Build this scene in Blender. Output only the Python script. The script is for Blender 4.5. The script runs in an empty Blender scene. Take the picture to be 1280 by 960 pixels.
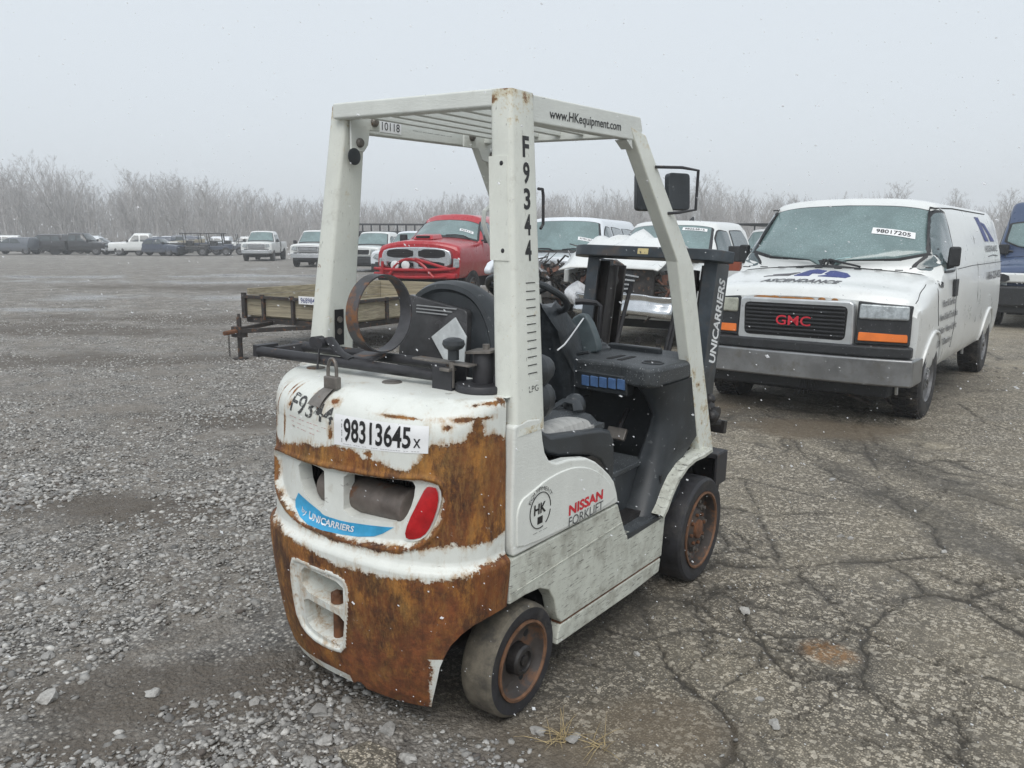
import bpy, bmesh, math, random
import numpy as np
from mathutils import Matrix, Vector
rnd = random.Random(7)
rng = np.random.default_rng(11)
SC = bpy.context.scene
COL = SC.collection
R = math.radians

# ------------------------------------------------------------------ camera
CAM = np.array([1.9505, -2.1211, 1.6146]); YAW, PIT, ROLL = -0.6174, 0.1767, 0.0059
cw_ = np.array([math.sin(YAW)*math.cos(PIT), math.cos(YAW)*math.cos(PIT), -math.sin(PIT)])
cr_ = np.array([math.cos(YAW), -math.sin(YAW), 0.0]); cu_ = np.cross(cr_, cw_)
r2_ = cr_*math.cos(ROLL)+cu_*math.sin(ROLL); u2_ = -cr_*math.sin(ROLL)+cu_*math.cos(ROLL)
cd = bpy.data.cameras.new('camera'); co = bpy.data.objects.new('camera', cd); COL.objects.link(co)
co.matrix_world = Matrix(((r2_[0], u2_[0], -cw_[0], CAM[0]), (r2_[1], u2_[1], -cw_[1], CAM[1]), (r2_[2], u2_[2], -cw_[2], CAM[2]), (0, 0, 0, 1)))
cd.sensor_width = 36; cd.lens = 1018.45/1280*36; cd.clip_start = 0.05; cd.clip_end = 5000
SC.camera = co
FWH = np.array([math.sin(YAW), math.cos(YAW)]); RTH = np.array([math.cos(YAW), -math.sin(YAW)])
def at(depth, lat):                       # metres along / across the view -> ground x, y
    p = CAM[:2]+depth*FWH+lat*RTH
    return float(p[0]), float(p[1])

# ------------------------------------------------------------------ world and sun: overcast, light snow
W = bpy.data.worlds.new('World'); SC.world = W; W.use_nodes = True
nt = W.node_tree; nt.nodes.clear()
wo = nt.nodes.new('ShaderNodeOutputWorld'); bg = nt.nodes.new('ShaderNodeBackground')
sky = nt.nodes.new('ShaderNodeTexSky'); sky.sky_type = 'NISHITA'; sky.sun_disc = False
SUN_EL, SUN_AZ = R(52), R(150)            # azimuth clockwise from +Y
sky.sun_elevation = SUN_EL; sky.sun_rotation = SUN_AZ; sky.dust_density = 3.0; sky.air_density = 1.0
mixc = nt.nodes.new('ShaderNodeMix'); mixc.data_type = 'RGBA'
mixc.inputs[0].default_value = 0.93      # thick cloud hides almost all of the blue
mixc.inputs[7].default_value = (5.65, 6.08, 6.48, 1)
nt.links.new(sky.outputs[0], mixc.inputs[6]); nt.links.new(mixc.outputs[2], bg.inputs[0])
bg.inputs[1].default_value = 0.1
nt.links.new(bg.outputs[0], wo.inputs[0])
sl = bpy.data.lights.new('sun', 'SUN'); sl.energy = 1.25; sl.angle = R(40); sl.color = (1, 0.97, 0.93)
so = bpy.data.objects.new('sun', sl); COL.objects.link(so)
sdir = Vector((math.sin(SUN_AZ)*math.cos(SUN_EL), math.cos(SUN_AZ)*math.cos(SUN_EL), math.sin(SUN_EL)))
so.rotation_euler = sdir.to_track_quat('Z', 'Y').to_euler()
SC.view_settings.view_transform = 'Standard'; SC.view_settings.look = 'None'
SC.view_settings.exposure = 0.50; SC.view_settings.gamma = 1
SC.cycles.volume_step_rate = 4; SC.cycles.volume_bounces = 1
SC.cycles.max_bounces = 8

# ------------------------------------------------------------------ numpy noise
def _hash(ix, iy, iz):
    h = (ix.astype(np.int64)*374761393+iy.astype(np.int64)*668265263+iz.astype(np.int64)*1274126177) & 0x7fffffff
    h = ((h ^ (h >> 13))*1274126177) & 0x7fffffff
    return ((h ^ (h >> 16)) & 0xffff)/65535.0
def vnoise(x, y, z=0.0):
    x = np.asarray(x, float); y = np.asarray(y, float); z = np.zeros_like(x)+z
    ix, iy, iz = np.floor(x), np.floor(y), np.floor(z)
    fx, fy, fz = x-ix, y-iy, z-iz
    fx, fy, fz = [f*f*(3-2*f) for f in (fx, fy, fz)]
    r = 0
    for a in (0, 1):
        for b in (0, 1):
            for c in (0, 1):
                r = r+_hash(ix+a, iy+b, iz+c)*(fx if a else 1-fx)*(fy if b else 1-fy)*(fz if c else 1-fz)
    return r
def fbm(x, y, z=0.0, o=4):
    r = 0; a = .5
    for i in range(o):
        r = r+a*vnoise(np.asarray(x)*2**i+17.3*i, np.asarray(y)*2**i+5.1*i, np.asarray(z)*2**i); a *= .5
    return r/(1-.5**o)
def poly_sd(px, py, poly):                # signed distance, negative inside
    poly = np.asarray(poly, float); n = len(poly)
    d = np.full(px.shape, 1e9); ins = np.zeros(px.shape, bool); qx = np.zeros_like(px); qy = np.zeros_like(px)
    for i in range(n):
        a = poly[i]; b = poly[(i+1) % n]; e = b-a
        t = np.clip(((px-a[0])*e[0]+(py-a[1])*e[1])/(e@e+1e-12), 0, 1)
        cx = a[0]+t*e[0]; cy = a[1]+t*e[1]; dd = np.hypot(px-cx, py-cy)
        m = dd < d; d = np.where(m, dd, d); qx = np.where(m, cx, qx); qy = np.where(m, cy, qy)
        c = ((a[1] > py) != (b[1] > py)) & (px < (b[0]-a[0])*(py-a[1])/((b[1]-a[1]) if abs(b[1]-a[1]) > 1e-12 else 1e-12)+a[0])
        ins ^= c
    return np.where(ins, -d, d), qx, qy
def line_d(px, py, pts):                  # distance to an open polyline
    d = np.full(px.shape, 1e9)
    for (ax, ay), (bx, by) in zip(pts[:-1], pts[1:]):
        ex, ey = bx-ax, by-ay
        t = np.clip(((px-ax)*ex+(py-ay)*ey)/(ex*ex+ey*ey+1e-12), 0, 1)
        d = np.minimum(d, np.hypot(px-ax-t*ex, py-ay-t*ey))
    return d
def sstep(a, b, x):
    t = np.clip((x-a)/(b-a), 0, 1); return t*t*(3-2*t)
def smooth_poly(pts, it=2, closed=True):  # Chaikin corner cutting
    p = [tuple(q) for q in pts]
    for _ in range(it):
        o = []; n = len(p)
        for i in range(n if closed else n-1):
            a = p[i]; b = p[(i+1) % n]
            o.append(tuple(.75*u+.25*v for u, v in zip(a, b))); o.append(tuple(.25*u+.75*v for u, v in zip(a, b)))
        if not closed: o = [p[0]]+o+[p[-1]]
        p = o
    return p

def rpoly(pts, r=.04, n=4):               # polygon with rounded corners
    out = []; m = len(pts)
    for i in range(m):
        a, p, c = np.array(pts[i-1], float), np.array(pts[i], float), np.array(pts[(i+1) % m], float)
        da, dc = np.linalg.norm(a-p), np.linalg.norm(c-p); q = min(r, da*.45, dc*.45); s0 = p+(a-p)/da*q; s1 = p+(c-p)/dc*q
        for t in np.linspace(0, 1, n): out.append(tuple((1-t)**2*s0+2*t*(1-t)*p+t*t*s1))
    return out

# ------------------------------------------------------------------ materials
MATS = {}
class NB:
    def __init__(s, name):
        s.m = bpy.data.materials.new(name); s.m.use_nodes = True; s.t = s.m.node_tree; s.b = s.t.nodes['Principled BSDF']; s.out = s.t.nodes['Material Output']
        s.geo = None
    def n(s, typ, **kw):
        o = s.t.nodes.new('ShaderNode'+typ)
        for k, v in kw.items(): setattr(o, k, v)
        return o
    def l(s, a, b): s.t.links.new(a, b)
    def co(s, scale=(1, 1, 1)):
        if s.geo is None: s.geo = s.n('TexCoord')
        if tuple(scale) == (1, 1, 1): return s.geo.outputs['Object']
        m = s.n('Mapping'); m.inputs['Scale'].default_value = scale; s.l(s.geo.outputs['Object'], m.inputs[0]); return m.outputs[0]
    def noise(s, scale, detail=4, rough=.6, vec=(1, 1, 1), dist=0.0):
        o = s.n('TexNoise'); o.inputs['Scale'].default_value = scale; o.inputs['Detail'].default_value = detail; o.inputs['Roughness'].default_value = rough; o.inputs['Distortion'].default_value = dist
        s.l(s.co(vec), o.inputs['Vector']); return o.outputs['Fac']
    def vor(s, scale, feature='F1', vec=(1, 1, 1), rand=1.0):
        o = s.n('TexVoronoi'); o.feature = feature; o.inputs['Scale'].default_value = scale; o.inputs['Randomness'].default_value = rand
        s.l(s.co(vec), o.inputs['Vector']); return o
    def ramp(s, fac, a, b, v0=0.0, v1=1.0):
        o = s.n('MapRange'); o.interpolation_type = 'SMOOTHSTEP'; o.inputs['From Min'].default_value = a; o.inputs['From Max'].default_value = b
        o.inputs['To Min'].default_value = v0; o.inputs['To Max'].default_value = v1; s.l(fac, o.inputs['Value']); return o.outputs[0]
    def math(s, op, a, b=None):
        o = s.n('Math'); o.operation = op
        for i, v in enumerate((a, b)):
            if v is None: continue
            if isinstance(v, (int, float)): o.inputs[i].default_value = v
            else: s.l(v, o.inputs[i])
        return o.outputs[0]
    def mix(s, fac, a, b):
        o = s.n('Mix'); o.data_type = 'RGBA'
        for i, v in ((0, fac), (6, a), (7, b)):
            if isinstance(v, (int, float)): o.inputs[i].default_value = v
            elif isinstance(v, tuple): o.inputs[i].default_value = v if len(v) == 4 else (*v, 1)
            else: s.l(v, o.inputs[i])
        return o.outputs[2]
    def attr(s, name):
        o = s.n('Attribute'); o.attribute_name = name; return o
    def color(s, c):
        if isinstance(c, tuple): s.b.inputs['Base Color'].default_value = (*c, 1)
        else: s.l(c, s.b.inputs['Base Color'])
    def rough(s, r):
        if isinstance(r, (int, float)): s.b.inputs['Roughness'].default_value = r
        else: s.l(r, s.b.inputs['Roughness'])
    def bump(s, h, dist=.002, strength=1.0):
        o = s.n('Bump'); o.inputs['Distance'].default_value = dist; o.inputs['Strength'].default_value = strength; s.l(h, o.inputs['Height']); s.l(o.outputs[0], s.b.inputs['Normal'])

def mat(name, col, rough=.5, metal=0.0, vary=.15, scale=6.0, spots=None, bump=0.0, bscale=60.0, spec=.5, vec=(1, 1, 1), grime=None):
    """plain procedural surface: base colour with noise variation, optional worn spots and grime"""
    k = name
    if k in MATS: return MATS[k]
    b = NB(name); n = b.noise(scale, 5, .65, vec)
    c = b.mix(b.ramp(n, .3, .7), tuple(x*(1-vary) for x in col), tuple(min(1, x*(1+vary)) for x in col))
    if grime:
        gc, gs, lo, hi = grime; c = b.mix(b.ramp(b.noise(gs, 6, .7), lo, hi), c, gc)
    if spots:
        sc_, ss, lo, hi = spots; c = b.mix(b.ramp(b.noise(ss, 6, .7, vec), lo, hi), c, sc_)
    b.color(c); b.rough(b.ramp(n, .2, .8, max(0.02, rough*.8), min(1, rough*1.2)))
    b.b.inputs['Metallic'].default_value = metal; b.b.inputs['Specular IOR Level'].default_value = spec
    if bump: b.bump(b.noise(bscale, 4, .6), bump)
    MATS[k] = b.m; return b.m

# ------------------------------------------------------------------ mesh helpers
class MB:
    def __init__(s): s.v = []; s.f = []; s.mi = []; s.sm = []
    def add(s, vs, fs, mi=0, smooth=False):
        o = len(s.v); s.v += [tuple(map(float, q)) for q in vs]; s.f += [tuple(o+i for i in f) for f in fs]; s.mi += [mi]*len(fs); s.sm += [smooth]*len(fs); return s
    def box(s, x0, x1, y0, y1, z0, z1, mi=0, M=None):
        vs = [Vector(q) for q in ((x0, y0, z0), (x1, y0, z0), (x1, y1, z0), (x0, y1, z0), (x0, y0, z1), (x1, y0, z1), (x1, y1, z1), (x0, y1, z1))]
        if M is not None: vs = [M @ q for q in vs]
        return s.add(vs, [(3, 2, 1, 0), (4, 5, 6, 7), (0, 1, 5, 4), (1, 2, 6, 5), (2, 3, 7, 6), (3, 0, 4, 7)], mi)
    def hexa(s, a, b, mi=0):              # two quads (4 pts each) joined
        return s.add(list(a)+list(b), [(3, 2, 1, 0), (4, 5, 6, 7), (0, 1, 5, 4), (1, 2, 6, 5), (2, 3, 7, 6), (3, 0, 4, 7)], mi)
    def prism(s, poly, axis, a, b, mi=0, M=None):   # poly in the two other axes (in order), extruded a..b
        n = len(poly)
        ar = sum(poly[i][0]*poly[(i+1) % n][1]-poly[(i+1) % n][0]*poly[i][1] for i in range(n))
        if (ar < 0): poly = poly[::-1]
        def P(u, w, t): return {'x': (t, u, w), 'y': (u, t, w), 'z': (u, w, t)}[axis]
        vs = [Vector(P(u, w, a)) for u, w in poly]+[Vector(P(u, w, b)) for u, w in poly]
        if M is not None: vs = [M @ q for q in vs]
        bot = tuple(range(n)); top = tuple(range(n, 2*n)); sides = [(i, (i+1) % n, n+(i+1) % n, n+i) for i in range(n)]
        flip = (axis == 'y') != (b < a)
        fs = [tuple(reversed(bot)), top]+sides
        if flip: fs = [tuple(reversed(f)) for f in fs]
        return s.add(vs, fs, mi)
    def tube(s, pts, r, n=8, mi=0, caps=True, closed=False, smooth=True, flat=None):
        pts = [Vector(p) for p in pts]; m = len(pts); rs = r if isinstance(r, (list, tuple)) else [r]*m
        vs = []; up = None
        for i, p in enumerate(pts):
            if closed: d = (pts[(i+1) % m]-pts[i-1])
            else: d = pts[min(i+1, m-1)]-pts[max(i-1, 0)]
            d = d.normalized() if d.length > 1e-9 else Vector((0, 0, 1))
            if up is None:
                up = Vector((0, 0, 1)) if abs(d.z) < .9 else Vector((0, 1, 0))
            a = d.cross(up).normalized(); up = a.cross(d).normalized()
            for k in range(n):
                t = 2*math.pi*(k+.5)/n; ca, sa = math.cos(t), math.sin(t)
                f0, f1 = flat if flat else (1, 1)
                vs.append(p+(a*ca*f0+up*sa*f1)*rs[i])
        fs = []
        for i in range(m if closed else m-1):
            j = (i+1) % m
            for k in range(n): fs.append((i*n+k, i*n+(k+1) % n, j*n+(k+1) % n, j*n+k))
        s.add(vs, fs, mi, smooth)
        if caps and not closed:
            s.add(vs[:n], [tuple(reversed(range(n)))], mi); s.add(vs[-n:], [tuple(range(n))], mi)
        return s
    def lathe(s, prof, n=32, axis='x', c=(0, 0, 0), mi=0, smooth=True, M=None):   # prof (r, h) along axis
        vs = []
        for r, h in prof:
            for k in range(n):
                t = 2*math.pi*k/n; a, b = r*math.cos(t), r*math.sin(t)
                q = {'x': (h, a, b), 'y': (b, h, a), 'z': (a, b, h)}[axis]
                q = Vector(q)+Vector(c)
                vs.append(M @ q if M is not None else q)
        fs = []
        for i in range(len(prof)-1):
            for k in range(n): fs.append((i*n+k, i*n+(k+1) % n, (i+1)*n+(k+1) % n, (i+1)*n+k))
        return s.add(vs, fs, mi, smooth)
    def disc(s, r, h, n=24, axis='x', c=(0, 0, 0), mi=0, M=None, flip=False):
        vs = []
        for k in range(n):
            t = 2*math.pi*k/n; a, b = r*math.cos(t), r*math.sin(t)
            q = Vector({'x': (h, a, b), 'y': (b, h, a), 'z': (a, b, h)}[axis])+Vector(c); vs.append(M @ q if M is not None else q)
        f = tuple(range(n)); return s.add(vs, [f[::-1] if flip else f], mi)
    def cyl(s, p0, p1, r, n=16, mi=0):
        return s.tube([p0, p1], r, n, mi)
    def grid(s, P, mi=0, smooth=True, flip=False):  # P: [rows][cols] points
        h = len(P); w = len(P[0]); fs = []
        for i in range(h-1):
            for j in range(w-1):
                f = (i*w+j, i*w+j+1, (i+1)*w+j+1, (i+1)*w+j); fs.append(f[::-1] if flip else f)
        return s.add([q for row in P for q in row], fs, mi, smooth)
    def poly(s, pts, mi=0): return s.add(pts, [tuple(range(len(pts)))], mi)
    def ball(s, c, rx, ry=None, rz=None, n=12, m=8, mi=0, M=None):
        ry = ry or rx; rz = rz or rx; P = []
        for i in range(m+1):
            ph = math.pi*i/m; row = []
            for k in range(n+1):
                t = 2*math.pi*k/n; q = Vector((c[0]+rx*math.sin(ph)*math.cos(t), c[1]+ry*math.sin(ph)*math.sin(t), c[2]-rz*math.cos(ph)))
                row.append(M @ q if M is not None else q)
            P.append(row)
        return s.grid(P, mi, True)
    def mesh(s, name, mats, sharp=35, recalc=False):
        me = bpy.data.meshes.new(name); me.from_pydata(s.v, [], s.f)
        for m in (mats if isinstance(mats, (list, tuple)) else [mats]): me.materials.append(m)
        me.polygons.foreach_set('material_index', s.mi)
        if recalc:
            bm = bmesh.new(); bm.from_mesh(me); bmesh.ops.remove_doubles(bm, verts=bm.verts, dist=1e-5); bmesh.ops.recalc_face_normals(bm, faces=bm.faces); bm.to_mesh(me); bm.free()
        me.polygons.foreach_set('use_smooth', [True]*len(me.polygons))
        try: me.set_sharp_from_angle(angle=R(sharp))
        except Exception: pass
        me.update(); return me
    def build(s, name, mats, parent=None, bevel=0.0, seg=2, sharp=35, label=None, recalc=False, M=None):
        o = bpy.data.objects.new(name, s.mesh(name, mats, sharp, recalc)); COL.objects.link(o)
        if parent is not None: o.parent = parent
        if M is not None: o.matrix_local = M
        if bevel:
            b = o.modifiers.new('bevel', 'BEVEL'); b.width = bevel; b.segments = seg; b.limit_method = 'ANGLE'; b.angle_limit = R(40); b.harden_normals = True
        if label: o['label'] = label
        return o
def thing(name, label, cat, loc=(0, 0, 0), rot=(0, 0, 0), group=None):
    o = bpy.data.objects.new(name, None); COL.objects.link(o); o.empty_display_size = .1
    o.location = loc; o.rotation_euler = rot; tag(o, label, cat, group); return o
def tag(o, label=None, cat=None, group=None, kind=None):
    if label: o['label'] = label
    if cat: o['category'] = cat
    if group: o['group'] = group
    if kind: o['kind'] = kind
    return o
def copy_tree(o, parent=None):
    c = o.copy(); COL.objects.link(c); c.parent = parent
    for ch in list(o.children): copy_tree(ch, c)
    return c

# lettering: filled outlines of the built-in font as (u, v) with cap height 1, x from 0 to width
_TXT = {}
def text2d(s, bold=0.0, spacing=1.0, shear=0.0):
    k = (s, bold, spacing, shear)
    if k in _TXT: return _TXT[k]
    cu = bpy.data.curves.new('letters', 'FONT'); cu.body = s; cu.size = 1; cu.offset = bold; cu.space_character = spacing; cu.shear = shear; cu.resolution_u = 3
    ob = bpy.data.objects.new('letters', cu); COL.objects.link(ob)
    dg = bpy.context.evaluated_depsgraph_get(); me = ob.evaluated_get(dg).to_mesh()
    v = np.array([q.co[:2] for q in me.vertices]) if len(me.vertices) else np.zeros((0, 2)); f = [tuple(p.vertices) for p in me.polygons]
    ob.evaluated_get(dg).to_mesh_clear(); bpy.data.objects.remove(ob); bpy.data.curves.remove(cu)
    x0, x1 = v[:, 0].min(), v[:, 0].max(); cap = .70
    v = np.stack([(v[:, 0]-x0)/(x1-x0), v[:, 1]/cap], 1)     # u in 0..1, v 0..1 = cap height
    _TXT[k] = (v, f); return v, f
def lettering(s, fn, m, parent, bold=0.0, name='lettering', spacing=1.0, shear=0.0, cut=0):
    """fn(u, v) -> 3d point on the surface"""
    v, f = text2d(s, bold, spacing, shear)
    if cut:                               # slice so that the print bends with the surface
        bm = bmesh.new(); vs = [bm.verts.new((a, b, 0)) for a, b in v]
        for q in f:
            try: bm.faces.new([vs[i] for i in q])
            except ValueError: pass
        for k in range(-1, 6): bmesh.ops.bisect_plane(bm, geom=bm.verts[:]+bm.edges[:]+bm.faces[:], plane_co=(0, k/5+.1, 0), plane_no=(0, 1, 0))
        for k in range(1, cut): bmesh.ops.bisect_plane(bm, geom=bm.verts[:]+bm.edges[:]+bm.faces[:], plane_co=(k/cut, 0, 0), plane_no=(1, 0, 0))
        bmesh.ops.triangulate(bm, faces=bm.faces[:]); bm.verts.index_update(); v = [(q.co.x, q.co.y) for q in bm.verts]; f = [tuple(q.index for q in p.verts) for p in bm.faces]; bm.free()
    mb = MB(); mb.add([fn(a, b) for a, b in v], f); return mb.build(name, m, parent)
def quadmap(bl, br, tr, tl):
    bl, br, tr, tl = [Vector(q) for q in (bl, br, tr, tl)]
    return lambda u, v: bl*(1-u)*(1-v)+br*u*(1-v)+tr*u*v+tl*(1-u)*v
# ------------------------------------------------------------------ ground: cracked asphalt on the right, gravel on the left
CRACKS = [
    [(0.49, 1.42), (0.53, 1.68), (0.63, 1.69), (0.87, 1.83), (1.01, 2.01), (1.26, 2.25), (1.39, 2.39), (1.46, 2.48), (1.55, 2.45), (1.65, 2.38), (1.83, 2.28), (1.99, 2.25)],
    [(0.90, 1.83), (1.00, 1.67), (1.14, 1.53), (1.23, 1.41), (1.30, 1.41), (1.33, 1.33), (1.40, 1.30), (1.48, 1.25), (1.58, 1.24), (1.68, 1.21), (1.79, 1.23), (1.90, 1.21), (2.02, 1.18)],
    [(1.32, 1.42), (1.32, 1.52), (1.37, 1.67), (1.45, 1.89), (1.53, 1.92), (1.62, 1.91), (1.70, 1.83), (1.80, 1.74), (1.86, 1.69), (1.98, 1.60)],
    [(1.45, 1.89), (1.40, 2.05), (1.27, 2.16)],
    [(1.34, 1.31), (1.35, 1.18), (1.39, 1.04), (1.39, 0.94), (1.45, 0.86), (1.52, 0.78), (1.58, 0.71), (1.67, 0.66), (1.77, 0.56), (1.86, 0.45)],
    [(0.14, 3.17), (0.46, 2.50), (0.63, 2.17), (0.78, 1.89)],
    [(-0.01, 4.63), (0.34, 3.96), (0.69, 3.58), (1.06, 3.31), (1.31, 2.94), (1.46, 2.57)],
    [(0.92, 1.08), (1.02, 0.96), (1.12, 0.84), (1.21, 0.78), (1.28, 0.89), (1.35, 0.94), (1.40, 0.92)],
    [(0.94, 1.02), (1.09, 1.10), (1.22, 1.22), (1.25, 1.31)],
    [(0.38, 0.71), (0.45, 0.72), (0.56, 0.72), (0.63, 0.77), (0.69, 0.90), (0.81, 0.96), (0.92, 1.00), (1.04, 0.95), (1.14, 1.05)],
    [(0.65, 0.74), (0.72, 0.63), (0.82, 0.52), (0.93, 0.47), (1.03, 0.45), (1.07, 0.40), (1.14, 0.29), (1.17, 0.21), (1.17, 0.12), (1.20, -0.04)],
    [(1.03, 0.45), (1.01, 0.55), (1.04, 0.68), (1.06, 0.82), (1.03, 0.95)],
    [(0.54, 1.14), (0.63, 1.21), (0.68, 1.34), (0.71, 1.36), (0.82, 1.28), (0.92, 1.08)],
    [(1.16, 0.24), (1.23, 0.17), (1.31, 0.04)],
    [(0.48, 0.97), (0.56, 0.84), (0.65, 0.76)],
    [(0.69, 7.10), (0.95, 7.85), (1.43, 8.46)],
    [(-0.91, 7.75), (0.01, 6.58), (0.70, 4.67), (1.22, 4.21), (1.71, 4.11)],
    [(1.06, 3.31), (1.33, 3.78), (1.75, 3.54)],
    [(1.62, 1.91), (1.71, 2.15), (1.83, 2.28)],
    [(1.26, 0.51), (1.33, 0.67), (1.35, 0.94)],
    [(-2.03, 9.55), (-1.48, 9.46), (-0.76, 7.87)],
    [(1.0, 3.5), (0.4, 5.2), (0.2, 6.6), (0.6, 7.4)], [(-0.6, 2.6), (0.14, 3.17), (0.9, 3.1), (1.3, 2.94)],
    [(0.5, 1.9), (-0.2, 3.0), (-1.0, 4.4), (-2.4, 5.6)], [(1.9, 5.6), (1.3, 6.2), (0.9, 7.2)], [(1.75, 3.54), (2.1, 4.3), (1.8, 5.5)],
    [(1.0, 2.9), (1.25, 3.2), (1.3, 3.75)], [(0.2, 2.5), (0.5, 2.55), (0.9, 2.9)],
]
BND = [(2.2, -3.0), (1.25, -0.75), (0.88, -0.20), (0.62, 0.0), (0.24, -0.14), (-0.35, 0.05), (-1.3, 0.8), (-2.9, 2.4), (-4.6, 4.6), (-5.8, 7.9), (-18.4, 27.6), (-45, 70), (-200, 300), (-600, 300), (-600, -600), (2, -600)]
def bump_z(x, y):                          # gentle lie of the land; the gravel side is 2-3 cm higher
    r = np.clip((.5-x), 0, 1)*.0235*sstep(14, 3, np.hypot(x+.5, y-.6))
    far = .05*(fbm(x*.22+3, y*.22, 4., 2)-.5)*sstep(2.2, 8, np.hypot(x-.4, y-.8))
    far = far*(1-sstep(4.5, 2.0, np.hypot(x+.3, np.clip(np.abs(y-7.8)-1.8, 0, 99))))
    return r+far
def gravel_mask(x, y):
    sd, _, _ = poly_sd(x, y, BND)
    n = (fbm(x*1.7, y*1.7, 2., 4)-.5)*.9
    return sstep(.12, -.22, sd+n*np.clip(np.hypot(x-1.9, y+2.1)*.16, .25, 3))
def ground_fields(x, y):
    g = gravel_mask(x, y)
    wob = (fbm(x*9, y*9, 1., 3)-.5)*.065+(fbm(x*38, y*38, 11., 2)-.5)*.028
    wob2 = (fbm(x*9+40, y*9, 5., 3)-.5)*.065+(fbm(x*38+9, y*38, 15., 2)-.5)*.028
    c = np.full(x.shape, 9.)
    near = (np.hypot(x-.5, y-4) < 9)
    xs, ys = (x+wob)[near], (y+wob2)[near]; dn = np.full(xs.shape, 9.)
    for L in CRACKS:
        wd = (.35+1.5*vnoise(xs*4.1+L[0][0]*5, ys*4.1, 3.)**1.5)*(.75+.5*vnoise(xs*22, ys*22, 8.))*(1.35 if len(L) > 5 else .9)
        dn = np.minimum(dn, line_d(xs, ys, L)/wd)
    c[near] = dn
    # finer map-cracking between the main cracks
    m = near & (g < .6); fx_, fy_ = (x+2.2*wob)[m], (y+2.2*wob2)[m]; cs = .46; ix, iy = np.floor(fx_/cs), np.floor(fy_/cs); d1 = np.full(fx_.shape, 9.); d2 = np.full(fx_.shape, 9.)
    for a in (-1, 0, 1):
        for b_ in (-1, 0, 1):
            u, v = ix+a, iy+b_; jx = (u+_hash(u, v, u*0+3))*cs; jy = (v+_hash(u, v, u*0+7))*cs; dd = np.hypot(fx_-jx, fy_-jy)
            d2 = np.where(dd < d1, d1, np.minimum(d2, dd)); d1 = np.minimum(d1, dd)
    e = (d2-d1)*.5/(.30+1.1*vnoise(fx_*5, fy_*5, 2.)**2)+.02*sstep(.52, .36, fbm(fx_*.9, fy_*.9, 21., 3)); c[m] = np.minimum(c[m], e)
    crack = sstep(.0085, .002, c)*(1-.7*g)
    halo = sstep(.055, .005, c)*(1-.7*g)*sstep(.3, .65, fbm(x*3+1, y*3, 2., 3))
    return g, crack, halo
_f = np.linspace(-R(43), R(43), 620); _c = np.linspace(R(44), 2*math.pi-R(44), 60)[1:-1]
ang = np.concatenate([_f, _c])
rad = np.concatenate([[.25, .6, .9], np.geomspace(1.1, 9, 760), np.geomspace(9, 24, 130)[1:], np.geomspace(24, 450, 80)[1:]])
AA, RR = np.meshgrid(ang+YAW, rad); GX = CAM[0]+RR*np.sin(AA); GY = CAM[1]+RR*np.cos(AA)
g, crack, halo = ground_fields(GX, GY)
nearw = sstep(16, 5, RR)
GZ = bump_z(GX, GY)-.009*crack-.002*halo*nearw+nearw*(g*.012*(fbm(GX*14, GY*14, 7., 4)-.5)*2+(1-g)*.004*(fbm(GX*30, GY*30, 2., 3)-.5)*2)
GZ -= .6*sstep(200, 450, RR)*0
nr, nc = GX.shape
me = bpy.data.meshes.new('ground')
verts = np.stack([GX, GY, GZ], -1).reshape(-1, 3)
cen = np.array([[CAM[0], CAM[1], 0.]])
idx = np.arange(nr*nc).reshape(nr, nc); nx = np.roll(idx, -1, 1)
q = np.stack([idx[:-1], idx[1:], nx[1:], nx[:-1]], -1).reshape(-1, 4)[:, ::-1]
fan = [(nr*nc, int(nx[0, j]), int(idx[0, j])) for j in range(nc)]
me.from_pydata(np.concatenate([verts, cen]).tolist(), [], q.tolist()+[f[::-1] for f in fan])
for nm, arr in (('gravel', g), ('crack', crack), ('halo', halo)):
    a = me.attributes.new(nm, 'FLOAT', 'POINT'); a.data.foreach_set('value', np.concatenate([arr.ravel(), [0]]).astype(np.float32))
def blobs(x, y, L):
    r = np.zeros_like(x)
    for cx, cy, rx, ry, a in L:
        dx, dy = x-cx, y-cy; u = dx*math.cos(a)+dy*math.sin(a); v = -dx*math.sin(a)+dy*math.cos(a)
        r = np.maximum(r, sstep(1.3, .5, np.hypot(u/rx, v/ry)+(fbm(x*2.2/max(.3, ry)*.5, y*2.2/max(.3, ry)*.5, cx, 4)-.5)*1.3))
    return r
va = YAW
pud = blobs(GX, GY, [(-19.7, 9.2, 7.5, 1.1, -va*0+.62), (-24.5, 15.5, 7, .9, .62), (-25.6, 21, 5, 1.2, .62), (-32, 14.2, 8, 1.4, .62), (-30, 27, 6, 1.0, .62), (-17.5, 6.2, 3.5, .5, .62)])
pud *= sstep(.34, .56, fbm(GX*.4+7, GY*.4, 4., 5))
mud = blobs(GX, GY, [(.90, .22, .30, .22, .3), (.72, -.10, .26, .16, .5), (-.55, -.62, .9, .28, .75), (-.2, -.95, .6, .25, .6), (-2.6, .3, .9, .35, .6), (-4.0, 2.3, 1.2, .4, .6), (.05, 5.0, .9, .35, .6), (-1.4, 5.2, 1.5, .6, 1.), (-14, 4, 5, 1.2, .6), (-11, 8.5, 5, 1.3, .6), (-18, 16, 9, 1.6, .6), (-9, 3.2, 2.2, .7, .6)])
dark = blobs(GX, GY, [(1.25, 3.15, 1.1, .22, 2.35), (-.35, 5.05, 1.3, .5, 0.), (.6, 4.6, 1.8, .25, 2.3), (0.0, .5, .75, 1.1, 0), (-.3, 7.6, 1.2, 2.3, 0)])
rus = blobs(GX, GY, [(1.227, 1.06, .10, .10, 0.3)])
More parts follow.
